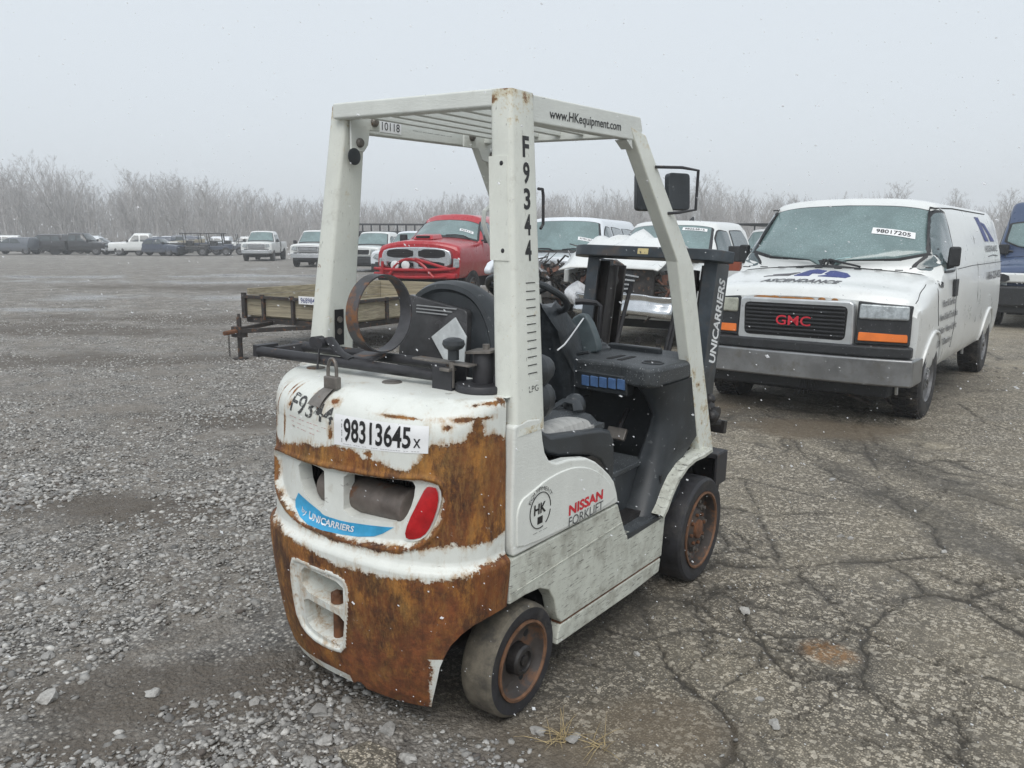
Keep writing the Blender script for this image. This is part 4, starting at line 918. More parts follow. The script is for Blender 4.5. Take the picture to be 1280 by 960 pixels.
# --- grab handle, rear-view mirrors
mb = MB(); mb.tube([(-.41, 1.02, 1.742), (-.40, .945, 1.738), (-.40, .905, 1.715), (-.40, .90, 1.665), (-.40, .935, 1.60), (-.40, .975, 1.548), (-.41, 1.08, 1.53)], .011, 8); mb.build('grab_handle', M_panel, FK)
def mirror(x, y, z, ang, w=.105, h=.155, n='mirror'):
    M_ = Matrix.Translation((x, y, z)) @ Matrix.Rotation(ang, 4, 'Z') @ Matrix.Rotation(R(-6), 4, 'X')
    mb = MB(); mb.prism(rpoly([(-w/2, -h/2), (w/2, -h/2), (w/2, h/2), (-w/2, h/2)], .018), 'y', -.012, .022, M=M_); return mb.build(n, M_plastic, FK, bevel=.004)
mirror(.265, 1.20, 1.815, R(52), .10, .165); mi = mirror(.405, 1.22, 1.815, R(60), .11, .155)
mb = MB(); x0, y0 = .455, 1.06; mb.tube([(.415, .97, 1.90), (.47, 1.10, 1.906), (.485, 1.235, 1.903), (.482, 1.24, 1.74), (.455, 1.13, 1.725), (.425, 1.08, 1.72)], .0065, 8); mb.build('mirror_bracket', M_blk, mi)
mb = MB(); mb.tube([(.43, .10, 1.77), (.43, .125, 1.77), (.43, .13, 1.75), (.43, .135, 1.66), (.43, .12, 1.645)], .005, 6); mb.build('grab_handle', M_blk, FK)

# --- wheels
def solid_wheel(name, x, y, R_, w, side, tread_m, hub, parent, dz=0.0):
    t = bpy.data.objects.new(name, None); COL.objects.link(t); t.parent = parent; t.location = (x, y, R_+dz); t.rotation_euler = (0, 0, 0 if side > 0 else math.pi)
    rr = R_*(.72 if hub == 'drive' else .70); h = w/2
    mb = MB(); mb.lathe([(rr, -h), (R_-.012, -h), (R_-.002, -h+.012), (R_, -h+.03), (R_, h-.03), (R_-.003, h-.012), (R_-.014, h-.001)], 72, 'x', mi=0); mb.lathe([(R_-.014, h-.001), (R_*.86, h), (rr+.004, h-.004), (rr, h-.012)], 72, 'x', mi=1)
    tb = mb.build('tyre', [tread_m, M_rub], t)
    mb = MB(); mb.lathe([(rr+.001, h-.012), (rr+.003, h+.003), (rr-.006, h+.004), (rr-.010, h-.004)], 72, 'x'); mb.build('rim_edge', M_rimr, t)
    mb = MB()
    if hub == 'drive':
        mb.lathe([(rr-.010, h-.004), (rr-.014, h-.05), (rr-.03, h-.062), (rr*.62, h-.066), (rr*.58, h-.052), (rr*.50, h-.030), (rr*.30, h-.022), (.0, h-.022)], 48, 'x'); mb.build('rim', M_rim, t)
        for k in range(10):
            a = 2*math.pi*k/10; c0 = (0, math.cos(a)*rr*.71, math.sin(a)*rr*.71); MB().lathe([(.016, h-.064), (.016, h-.046), (.009, h-.044), (.009, h-.030), (0, h-.029)], 8, 'x', c0, smooth=False).build('wheel_nut', M_dull, t)
        for k in range(8):
            a = 2*math.pi*k/8+.2; c0 = (0, math.cos(a)*rr*.40, math.sin(a)*rr*.40); MB().lathe([(.009, h-.026), (.009, h-.014), (0, h-.013)], 6, 'x', c0, smooth=False).build('hub_bolt', M_rust, t)
        MB().lathe([(rr*.26, h-.024), (rr*.24, h-.010), (rr*.10, h-.006), (0, h-.006)], 24, 'x').build('hub_cap', M_rust, t)
    else:
        mb.lathe([(rr-.010, h-.004), (rr-.016, h-.022), (rr-.026, h-.030), (rr*.42, h-.036), (rr*.40, h-.045), (0, h-.045)], 48, 'x'); mb.build('rim', M_rim, t)
        MB().lathe([(rr*.40, h-.05), (rr*.385, h-.004), (rr*.34, h+.004), (rr*.26, h+.006), (rr*.24, h-.002), (0, h-.002)], 28, 'x').build('hub_cap', M_grease, t)
        MB().lathe([(.020, h-.004), (.020, h+.006), (0, h+.007)], 6, 'x', smooth=False).build('hub_nut', M_grease, t)
        for k in range(3):
            a = 2*math.pi*k/3+.9; MB().lathe([(.018, h-.040), (.018, h-.0335), (.010, h-.031), (0, h-.031)], 14, 'x', (0, math.cos(a)*rr*.68, math.sin(a)*rr*.68)).build('rim_hole', M_dark, t)
    return t
solid_wheel('rear_wheel', .4965-.062, 0, .1976, .124, 1, M_rubm, 'steer', FK)
solid_wheel('rear_wheel', -.4965+.062, 0, .1976, .124, -1, M_rubm, 'steer', FK)
solid_wheel('front_wheel', .5402-.09, 1.4273, .2528, .18, 1, M_rub, 'drive', FK)
solid_wheel('front_wheel', -.5402+.09, 1.4273, .2528, .18, -1, M_rub, 'drive', FK)
MB().cyl((-.36, 0, .21), (.36, 0, .21), .05, 12).build('steer_axle', M_grease, FK); MB().cyl((-.36, 1.427, .25), (.36, 1.427, .25), .075, 14).build('drive_axle', M_grease, FK)

# --- body
mb = MB(); mb.box(-.435, .435, .235, 1.10, .13, .45); mb.box(-.435, .435, -.09, .62, .46, .80); mb.box(-.30, .30, -.2, .24, .24, .47); mb.build('chassis', M_grease, FK)
mb = MB(); mb.box(-.33, .435, -.098, .24, .44, .455); mb.build('wheel_arch', M_dark, FK)
# white side cover, both sides
CV = [(-.094, 1.036), (-.02, 1.048), (.056, 1.040), (.066, 1.0), (.075, .96), (.090, .915), (.118, .880), (.165, .861), (.25, .856), (.374, .832), (.44, .803), (.498, .766), (.555, .725), (.593, .690), (.62, .64), (.637, .592), (-.079, .598), (-.090, .64), (-.095, .75)]
CVR = [(-.072, .780), (.02, .800), (.11, .822), (.25, .826), (.36, .803), (.45, .765), (.53, .712), (.585, .655), (.612, .604), (-.062, .612), (-.070, .66)]
for s in (1, -1):
    mb = MB(); mb.prism(CV, 'x', s*.455, s*.498); sc = mb.build('side_cover', M_panel, FK, bevel=.010, seg=3)
    mb = MB(); mb.prism(smooth_poly(CVR, 2), 'x', s*.485, s*.5035); sp = mb.build('cover_bulge', M_panel, sc, bevel=.004)
    if s > 0:
        xx = .5050; lettering('NISSAN', lambda u, v: (xx, .246+.245*u, .650-.0*u+.036*v), M_red, sc, .035)
        lettering('FORKLIFT', lambda u, v: (xx, .248+.248*u, .606-.0*u+.036*v), mat('grey_letters', (.08, .085, .09), .5), sc, .0)
        mb = MB(); 
        for a_, b_ in ((.0, 5.0), (5.3, 6.1)):
            q = [(xx, .060+.062*math.cos(t), .722+.062*math.sin(t)) for t in np.linspace(a_, b_, 36)]
            for (p_, q_) in zip(q[:-1], q[1:]): mb.tube([p_, q_], .0016, 4, caps=False)
        mb.build('emblem_ring', M_ink, sc)
        lettering('HK', lambda u, v: (xx, .022+.072*u, .712+.035*v), M_ink, sc, .03)
        lettering('EQUIPMENT', lambda u, v: (xx, .060+(.070+.014*v)*math.cos(R(150-120*u)), .722+(.068+.014*v)*math.sin(R(150-120*u))), M_inkfade, sc, .0)
        lettering('--- -- ---', lambda u, v: (xx, .02+.085*u, .644+.012*v), M_inkfade, sc, .0)
        MB().box(xx-.002, xx, .045, .075, .675, .700).build('print_mark', M_ink, sc)
# skirt under it: upper plate, groove, sill plate
SU = [(-.094, .592), (.637, .585), (.722, .430), (1.098, .414), (1.083, .222), (.239, .242), (.212, .27), (.202, .298), (.185, .35), (.143, .403), (.086, .429), (.0, .437), (-.094, .437)]
SL = [(.236, .232), (1.081, .212), (1.070, .150), (.80, .145), (.217, .160), (.222, .2)]
for s in (1, -1):
    mb = MB(); mb.prism(SU, 'x', s*.44, s*.496); sk = mb.build('skirt', M_skirt, FK, bevel=.006)
    mb = MB(); mb.prism(SL, 'x', s*.44, s*.494); mb.build('sill_plate', M_skirt, sk, bevel=.006)
    mb = MB(); mb.prism([(.245, .244), (1.078, .224), (1.076, .206), (.24, .226)], 'x', s*.45, s*.489); mb.build('sill_groove', M_rust, sk)
    mb = MB(); mb.prism([(-.085, .474), (.68, .498), (.678, .494), (-.085, .470)], 'x', s*.48, s*.4985); mb.build('crease', M_skirt, sk)
# step, floor and riser
mb = MB(); mb.box(.30, .488, .735, 1.085, .418, .428); mb.build('step_plate', M_deck, FK, bevel=.003); mb = MB(); mb.prism([(.728, .432), (1.09, .422), (1.09, .405), (.735, .405)], 'x', .488, .4965); mb.build('step_edge', M_plastic, FK, bevel=.002)
mb = MB(); mb.box(-.43, .375, .60, 1.12, .62, .645); mb.build('floor_plate', M_deck, FK, bevel=.006)
mb = MB(); mb.box(-.43, .365, .60, 1.10, .42, .62); mb.build('step_riser', M_plastic, FK, bevel=.01)
mb = MB(); mb.box(.25, .43, .62, .75, .42, .66); mb.build('step_riser', M_plastic, FK, bevel=.02)
# engine hood deck and seat
HD = [(.075, .985), (.16, .905), (.20, .872), (.27, .845), (.40, .822), (.50, .800), (.58, .760), (.64, .70), (.665, .645), (.70, .645), (.700, .74), (.688, .83), (.655, .872), (.58, .893), (.40, .915), (.22, .935), (.12, .99)]
mb = MB(); mb.prism(HD, 'x', -.440, .440); mb.build('hood_deck', M_plastic, FK, bevel=.018, seg=3)
def cushion(name, x0, x1, y0, y1, z0, z1, m, parent, crown=.02, rot=None, piv=None, n=14):
    P = []
    for i in range(n+1):
        row = []
        for j in range(n+1):
            u = -1+2*i/n; v = -1+2*j/n; k = (max(0, 1-abs(u)**5)*max(0, 1-abs(v)**5)); h_ = z0+(z1-z0)*k**.35+crown*(1-u*u)*(1-v*v)
            row.append((x0+(x1-x0)*(i/n), y0+(y1-y0)*(j/n), h_))
        P.append(row)
    mb = MB(); mb.grid(P, flip=True); mb.box(x0, x1, y0, y1, z0-.02, z0+.002); return mb.build(name, m, parent, M=rot)
cushion('seat_pad', -.22, .405, .20, .66, .895, .945, M_deck, FK)
cushion('seat_patch', .265, .415, .20, .56, .905, .936, M_seatpad, FK, .012)
# seat back: rounded shell with a document pouch on its rear
def shell(pts, y0, y1, lean, name, m, inset=.035):
    mb = MB(); n_ = len(pts); c0 = np.mean(pts, 0); rings = []
    for k, (yy, sc_) in enumerate(((y0+.012, .80), (y0, .86), (y0+.004, .95), (y0+.03, 1.0), (y1-.03, 1.0), (y1-.005, .95), (y1, .85))):
        q = c0+(np.array(pts)-c0)*sc_; rings.append([(a, yy+lean*(z-1.0), z) for a, z in q])
    vs = [v for r_ in rings for v in r_]; fs = []
    for i in range(len(rings)-1):
        for j in range(n_): fs.append((i*n_+j, i*n_+(j+1) % n_, (i+1)*n_+(j+1) % n_, (i+1)*n_+j))
    fs += [tuple(range(n_))[::-1], tuple(len(rings)*n_-n_+j for j in range(n_))]; mb.add(vs, fs, 0, True); return mb.build(name, m, FK, recalc=True, sharp=45)
SBK = smooth_poly([(-.245, .95), (.255, .95), (.258, 1.10), (.248, 1.22), (.20, 1.34), (.12, 1.425), (.0, 1.452), (-.11, 1.44), (-.20, 1.38), (-.24, 1.25)], 3)
sbk = shell(SBK, .135, .235, .10, 'seat_back', M_plastic)
mb = MB(); mb.prism(rpoly([(-.225, 1.0), (.105, 1.0), (.115, 1.20), (.105, 1.352), (-.19, 1.392)], .02), 'y', .118, .150, M=Matrix.Shear('XZ', 4, (0, .10)) @ Matrix.Translation((0, 0, 0)) if False else Matrix(((1, 0, 0, 0), (0, 1, .10, -.10), (0, 0, 1, 0), (0, 0, 0, 1)))); po = mb.build('document_pouch', mat('dark_film', (.05, .05, .053), .25, vary=.3, scale=6, grime=((.10, .10, .105), 7, .5, .8)), sbk, bevel=.006)
Ms = Matrix(((1, 0, 0, 0), (0, 1, .10, -.10), (0, 0, 1, 0), (0, 0, 0, 1)))
mb = MB(); mb.prism([(.060, 1.325), (-.045, 1.245), (.055, 1.13), (.115, 1.13), (.118, 1.26)], 'y', .108, .116, M=Ms); mb.build('plastic_sheet', M_sheet, sbk, bevel=.002)
for k in range(3): MB().box(-.13, .06-.02*k, .112, .117, 1.352-.012*k-.0, 1.356-.012*k, M=Ms).build('pouch_seam', mat('pale_seam', (.32, .33, .34), .5), sbk)
mb = MB(); mb.ball((.345, .25, 1.15), .05, .10, .06); mb.ball((.345, .27, 1.04), .05, .09, .07); mb.build('armrest', M_plastic, FK)
MB().ball((.30, .60, .96), .045, .05, .05).build('hip_restraint', M_plastic, FK)
mb = MB(); mb.tube([(.25, .50, .955), (.28, .55, .985), (.33, .56, .985), (.36, .53, .96)], .014, 6, flat=(1.6, .4)); mb.build('seat_belt', M_plastic, FK)
# --- dash, footwell, cowl
DT = [(-.43, 1.0), (.05, 1.005), (.27, 1.035), (.36, .985), (.42, .985), (.458, 1.03), (.468, 1.20), (.468, 1.33), (.44, 1.56), (-.43, 1.56)]
mb = MB(); mb.prism(DT, 'z', .985, 1.075); ds = mb.build('dash_top', M_deck, FK, bevel=.022, seg=3)
mb = MB(); mb.hexa([(.03, .992, .945), (.31, 1.03, .93), (.31, 1.10, .93), (.03, 1.06, .945)], [(.03, .985, 1.03), (.31, 1.02, 1.02), (.31, 1.10, 1.02), (.03, 1.06, 1.03)]); sw = mb.build('switch_panel', M_plastic, FK, bevel=.008)
for k in range(5):
    u = .10+.042*k; yy = .982+(.035/.28)*(u-.03); mb = MB(); mb.hexa([(u, yy, .962), (u+.034, yy+.0045, .959), (u+.034, yy+.02, .959), (u, yy+.016, .962)], [(u, yy-.004, 1.008), (u+.034, yy, 1.005), (u+.034, yy+.02, 1.005), (u, yy+.016, 1.008)]); mb.build('rocker_switch', M_switch, sw, bevel=.002)
mb = MB(); mb.lathe([(.050, .0), (.050, .004), (.044, .005), (.040, .002), (.040, -.008)], 26, 'z', (.372, 1.14, 1.075)); mb.disc(.041, -.001, 26, 'z', (.372, 1.14, 1.0765), mi=1); mb.build('cup_holder', [M_plastic, M_dark], ds)
for k in range(2): MB().prism([(.16+.055*k, 1.10), (.185+.055*k, 1.10), (.185+.055*k, 1.24), (.16+.055*k, 1.24)], 'z', 1.070, 1.0775).build('dash_vent', M_dark, ds)
mb = MB(); mb.box(.0, .28, 1.40, 1.44, 1.07, 1.10); mb.build('dash_ridge', M_plastic, ds, bevel=.008)
mb = MB(); mb.box(-.43, .43, 1.30, 1.36, .45, 1.0); mb.box(-.43, -.33, 1.0, 1.56, .45, 1.0); mb.build('footwell_panel', M_plastic, FK, bevel=.01)
LG = [(.470, .985), (.470, .44)]
mb = MB(); P = []
for z, xi, yr in ((.995, .33, 1.03), (.93, .36, 1.075), (.85, .385, 1.11), (.75, .365, 1.105), (.62, .345, 1.06), (.50, .335, 1.0), (.428, .332, .95)):
    P.append([(xi, yr+.28, z), (xi, yr+.02, z), (xi+.02, yr, z), (.44, yr+.01, z), (.470, yr+.045, z), (.470, 1.56 if z > .62 else 1.30, z)])
mb.grid(P, flip=False); mb.build('leg_shield', M_plastic, FK, recalc=True, sharp=60)
MB().box(.468, .4725, 1.075, 1.085, .555, .59).build('key_slot', M_dark, FK)
# column cover, wheel, levers, pedal
mb = MB(); P = []
for z, cx, cy, wx, wy in ((.88, -.10, 1.08, .17, .10), (1.0, -.10, 1.06, .17, .12), (1.10, -.10, 1.02, .155, .12), (1.20, -.10, .97, .135, .11), (1.28, -.10, .92, .115, .09), (1.32, -.10, .90, .09, .07)):
    P.append([(cx+wx*math.copysign(abs(math.cos(t))**.55, math.cos(t)), cy+wy*math.copysign(abs(math.sin(t))**.55, math.sin(t))+.016*math.sin(5*t+z*30)+.010*math.sin(9*t-z*55), z+.014*math.sin(3*t+z*9)) for t in np.linspace(0, 2*math.pi, 33)])
mb.grid(P); mb.poly(P[-1][:-1]); mb.build('column_cover', mat('black_vinyl', (.03, .036, .042), .38, vary=.4, scale=9, bump=.006, bscale=11), FK, sharp=70)
swc = Vector((-.07, .79, 1.365)); Msw = Matrix.Translation(swc) @ Matrix.Rotation(R(-28), 4, 'X'); 
mb = MB(); mb.tube([Msw @ Vector((.178*math.cos(t), .178*math.sin(t), 0)) for t in np.linspace(0, 2*math.pi, 41)[:-1]], .0145, 10, closed=True); sw_ = mb.build('steering_wheel', M_plastic, FK)
mb = MB()
for a in (90, 210, 330): mb.tube([Msw @ Vector((.02*math.cos(R(a)), .02*math.sin(R(a)), -.02)), Msw @ Vector((.172*math.cos(R(a)), .172*math.sin(R(a)), 0))], .012, 6)
mb.lathe([(.04, -.03), (.045, .0), (.03, .012), (0, .014)], 18, 'z', M=Msw); mb.build('wheel_spoke', M_plastic, sw_); MB().cyl(swc, (-.05, .93, 1.20), .03, 10).build('steering_column', M_plastic, FK)
mb = MB(); mb.tube([(-.02, 1.33, 1.075), (-.015, 1.335, 1.20), (-.01, 1.33, 1.285), (-.03, 1.32, 1.30), (-.08, 1.28, 1.305), (-.11, 1.26, 1.303)], [.012, .011, .011, .012, .015, .016], 8); lv = mb.build('lift_lever', M_blk, FK)
mb = MB(); mb.lathe([(.070, 0), (.066, .012), (.05, .02), (.045, .03), (.028, .036), (.022, .05), (0, .05)], 24, 'z', (-.02, 1.33, 1.075)); mb.build('lever_boot', M_plastic, lv)
mb = MB(); mb.prism(smooth_poly([(-.14, 1.07), (.06, 1.07), (.065, 1.12), (-.0, 1.25), (-.06, 1.26), (-.14, 1.16)], 1), 'y', 1.19, 1.24); mb.build('lever_guard', mat('grey_plastic', (.09, .115, .125), .45, vary=.2, scale=10), FK, bevel=.012)
mb = MB(); mb.tube([(.20, .62, 1.17), (.12, .80, 1.165), (.06, .94, 1.175), (.02, 1.08, 1.215), (-.02, 1.19, 1.235), (-.04, 1.26, 1.235)], .0035, 6); mb.build('white_cord', M_paper, FK)
mb = MB(); mb.tube([(.08, .98, 1.10), (.12, .965, 1.112), (.155, .955, 1.12)], .008, 6); mb.build('light_switch', M_plastic, FK)
mb = MB(); mb.box(-.05, .05, -.01, .01, -.03, .03, M=Matrix.Translation((.20, 1.16, .72)) @ Matrix.Rotation(R(-35), 4, 'X')); mb.build('pedal', M_dull, FK, bevel=.006); MB().tube([(.20, 1.17, .72), (.20, 1.26, .82)], .012, 6).build('pedal_arm', M_blk, FK)
# fender over the right front wheel, tie bracket
FD = [(1.005, .440), (1.045, .470), (1.09, .525), (1.15, .575), (1.24, .615), (1.33, .628), (1.43, .624), (1.53, .632)]
for s in (1, -1):
    mb = MB(); mb.grid([[(s*x, y+dy, z+dz) for y, z in FD] for x, dy, dz in ((.44, 0, 0), (.512, 0, 0), (.522, .008, -.008), (.522, .020, -.022))]); mb.grid([[(s*x, y+dy, z+dz) for y, z in FD] for x, dy, dz in ((.522, .020, -.022), (.44, .020, -.024))])
    mb.build('front_fender', M_skirt, FK, recalc=True)
mb = MB(); mb.box(.30, .525, 1.60, 1.72, .56, .585); mb.box(.515, .528, 1.60, 1.735, .42, .58); mb.box(.30, .50, 1.70, 1.72, .35, .57); mb.build('axle_bracket', M_blk, FK, bevel=.003)

# --- mast, tilted forward
MT = bpy.data.objects.new('mast', None); COL.objects.link(MT); MT.parent = FK; MT.location = (0, 1.62, .25); MT.rotation_euler = (R(-9.0), 0, 0)
H = 1.275
for s in (-1, 1):
    C1 = [(.372, .0), (.372, .165), (.30, .165), (.30, .150), (.348, .150), (.348, .018), (.30, .018), (.30, .0)]
    mb = MB(); mb.prism([(s*a, c_) for a, c_ in C1], 'z', -.15, H); up_ = mb.build('outer_rail', M_mast, MT, bevel=.003)
    mb = MB(); mb.prism([(s*a, c_) for a, c_ in ((.335, .06), (.335, .26), (.265, .26), (.265, .24), (.318, .24), (.318, .08), (.265, .08), (.265, .06))], 'z', -.12, H-.02); inr = mb.build('inner_rail', M_grease, MT, bevel=.003)
    mb = MB(); mb.lathe([(.0, -.018), (.03, -.018), (.03, .018), (.0, .018)], 18, 'x', (s*.255, .10, H-.12)); mb.build('mast_roller', M_grease, MT)
    MB().cyl((s*.235, .05, -.1), (s*.235, .05, H-.05), .028, 14).build('lift_cylinder', M_grease, MT)
    if s > 0:
        lettering('UNICARRIERS', lambda u, v: (.3735, .130-.080*v, .765+.43*u), M_wlet, MT, .03, shear=.15)
        MB().box(.3725, .3742, .055, .115, .41, .53).build('data_sticker', M_paper, MT); lettering('-- ---', lambda u, v: (.3746, .105-.035*v, .425+.09*u), M_ink, MT)
mb = MB(); mb.prism([(-.455, .0), (-.41, -.065), (-.36, -.09), (.36, -.09), (.41, -.065), (.455, .0), (.42, .035), (-.42, .035)], 'z', H-.012, H+.045); cm = mb.build('top_crossmember', M_mast, MT, bevel=.006)
MB().box(-.03, .03, -.0925, -.0905, H+.005, H+.034).build('warning_label', mat('yellow_label', (.62, .52, .26), .5, spots=((.05, .05, .05), 60, .58, .62)), MT)
MB().box(-.30, .30, .02, .05, .10, .22).build('lower_crossmember', M_mast, MT, bevel=.004)
for x in (-.06, .06): 
    mb = MB()
    for k in range(26): mb.box(x-.012, x+.012, .10, .115, -.02+.034*k, .008+.034*k)
    o = mb.build('lift_chain', M_grease, MT); o['kind'] = 'stuff'
mb = MB(); mb.lathe([(0, -.03), (.05, -.03), (.055, -.01), (.055, .02), (.03, .03), (.03, .06), (0, .06)], 14, 'x', (.40, .05, .52)); mb.ball((.44, .02, .50), .035); mb.ball((.40, .06, .58), .03); mb.cyl((.38, -.02, .47), (.46, .08, .47), .02, 8); mb.build('hose_reel', M_grease, MT)
for x in (.15, .17, -.14): 
    MB().tube([(x, .06, -.05), (x+.01, .0, .4), (x-.02, .05, .8), (x, .10, 1.15)], .011, 6).build('hydraulic_hose', M_rub, MT)
mb = MB(); mb.cyl((.0, -.35, .10), (.0, -.03, .42), .035, 12); mb.cyl((.3, -.35, .10), (.30, -.01, .42), .03, 12); mb.build('tilt_cylinder', M_grease, MT)
mb = MB(); mb.box(-.42, .42, .27, .31, .05, .13); mb.box(-.42, .42, .27, .31, .40, .47); 
for x in (-.25, .25): mb.box(x-.05, x+.05, .31, .355, -.02, .50)
mb.build('fork_carriage', M_grease, MT, bevel=.004)
# ------------------------------------------------------------------ vehicles: local x forward, y left, z up, origin under the front axle
def paint(name, col, rough=.32, dirt=(.30, .28, .25), dlo=.56, coat=.5, low=True):
    b = NB(name); n = b.noise(3, 6, .7)
    c = b.mix(b.ramp(n, .3, .7), tuple(x*.93 for x in col), col); c = b.mix(b.ramp(b.noise(7, 7, .75), dlo, .85, 0, .5), c, dirt)
    if low:                               # road dirt along the sills
        sep = b.n('SeparateXYZ'); b.l(b.co(), sep.inputs[0]); c = b.mix(b.math('MULTIPLY', b.ramp(sep.outputs[2], .75, .30), b.ramp(b.noise(4, 6, .7), .3, .65, .1, .7)), c, tuple(x*.75 for x in dirt))
    b.color(c); b.rough(b.ramp(n, .3, .7, rough*.8, rough*1.25)); b.b.inputs['Coat Weight'].default_value = coat; b.b.inputs['Coat Roughness'].default_value = .12; return b.m
P_white = paint('white_car_paint', (.74, .76, .75)); P_white2 = paint('cool_white_car_paint', (.72, .76, .80))
P_red = paint('red_car_paint', (.42, .012, .022), dirt=(.50, .34, .34), dlo=.50); P_blue = paint('blue_van_paint', (.055, .085, .165), dirt=(.3, .33, .4)); P_navy = paint('dark_blue_car_paint', (.035, .05, .085), dirt=(.2, .21, .23))
P_black = paint('black_car_paint', (.018, .019, .022), dirt=(.13, .13, .13)); P_grey = paint('grey_car_paint', (.11, .125, .15), dirt=(.2, .2, .2)); P_tan = paint('tan_paint', (.52, .47, .36))
def glassm(name, col, snow=.25):
    b = NB(name); c = b.mix(b.ramp(b.noise(3, 4, .6), .3, .7), tuple(x*.8 for x in col), col); c = b.mix(b.ramp(b.noise(75, 6, .85), .50, .70, 0, snow), c, (.50, .58, .59)); c = b.mix(b.ramp(b.noise(1.6, 3, .6), .45, .6, 0, .45), c, tuple(x*.55 for x in col))
    b.color(c); b.rough(b.ramp(b.noise(40, 4, .7), .3, .7, .08, .3)); b.b.inputs['Specular IOR Level'].default_value = .6; b.b.inputs['Coat Weight'].default_value = .6; b.b.inputs['Coat Roughness'].default_value = .05; return b.m
G_teal = glassm('wet_windscreen', (.165, .245, .245), .7); G_dark = glassm('dark_window', (.045, .06, .065), .15); G_mid = glassm('side_window_glass', (.10, .14, .15), .3)
V_chrome = mat('chrome', (.62, .64, .66), .22, .95, vary=.08, scale=6, spots=((.25, .24, .23), 20, .64, .75)); V_chromed = mat('dull_chrome', (.58, .60, .61), .33, .6, vary=.1, scale=6, spots=((.3, .29, .27), 20, .62, .75)); V_alu = mat('bumper_steel', (.27, .275, .28), .38, .75, vary=.15, scale=5, grime=((.20, .19, .17), 7, .5, .8))
V_trim = mat('black_trim', (.022, .024, .027), .55, vary=.3, scale=10, spots=((.30, .31, .32), 55, .62, .72)); V_tyre = mat('road_tyre', (.024, .024, .026), .8, vary=.4, scale=20, grime=((.09, .08, .07), 9, .45, .75), bump=.003, bscale=50)
V_wheel = mat('steel_wheel', (.16, .16, .165), .5, .5, vary=.3, scale=12); V_orange = mat('amber_lens', (.72, .17, .02), .2, vary=.1); V_lamp = mat('headlamp_glass', (.36, .39, .40), .12, .3, vary=.35, scale=16); V_lampy = mat('clouded_lamp', (.36, .37, .31), .3, vary=.2, scale=12)
V_seam = mat('door_gap', (.03, .03, .03), .8); V_eng = mat('engine_grime', (.035, .032, .030), .6, vary=.6, scale=14, spots=((.16, .085, .05), 16, .55, .66)); V_engs = mat('engine_alloy', (.30, .30, .31), .45, .6, vary=.4, scale=14); V_engr = mat('engine_rust', (.15, .075, .055), .8, vary=.5, scale=16)
V_under = mat('underbody', (.014, .014, .015), .9)

def cr_up(P, k):                            # smooth upsampling along axis 0 that never overshoots
    P = np.asarray(P, float); n = len(P); h = np.linalg.norm(np.diff(P, axis=0), axis=-1); h = h.reshape(n-1, -1).mean(1)+1e-6; h = h.reshape([-1]+[1]*(P.ndim-1))
    d = np.diff(P, axis=0)/h; m = np.zeros_like(P); m[0] = d[0]; m[-1] = d[-1]
    a, c = d[:-1], d[1:]; w1, w2 = 2*h[1:]+h[:-1], h[1:]+2*h[:-1]; same = a*c > 1e-12
    m[1:-1] = np.where(same, (w1+w2)/(w1/np.where(same, a, 1)+w2/np.where(same, c, 1)), 0); out = []
    for i in range(n-1):
        for t in np.arange(k)/k: out.append((2*t**3-3*t*t+1)*P[i]+(t**3-2*t*t+t)*h[i]*m[i]+(3*t*t-2*t**3)*P[i+1]+(t**3-t*t)*h[i]*m[i+1])
    out.append(P[-1]); return np.array(out)
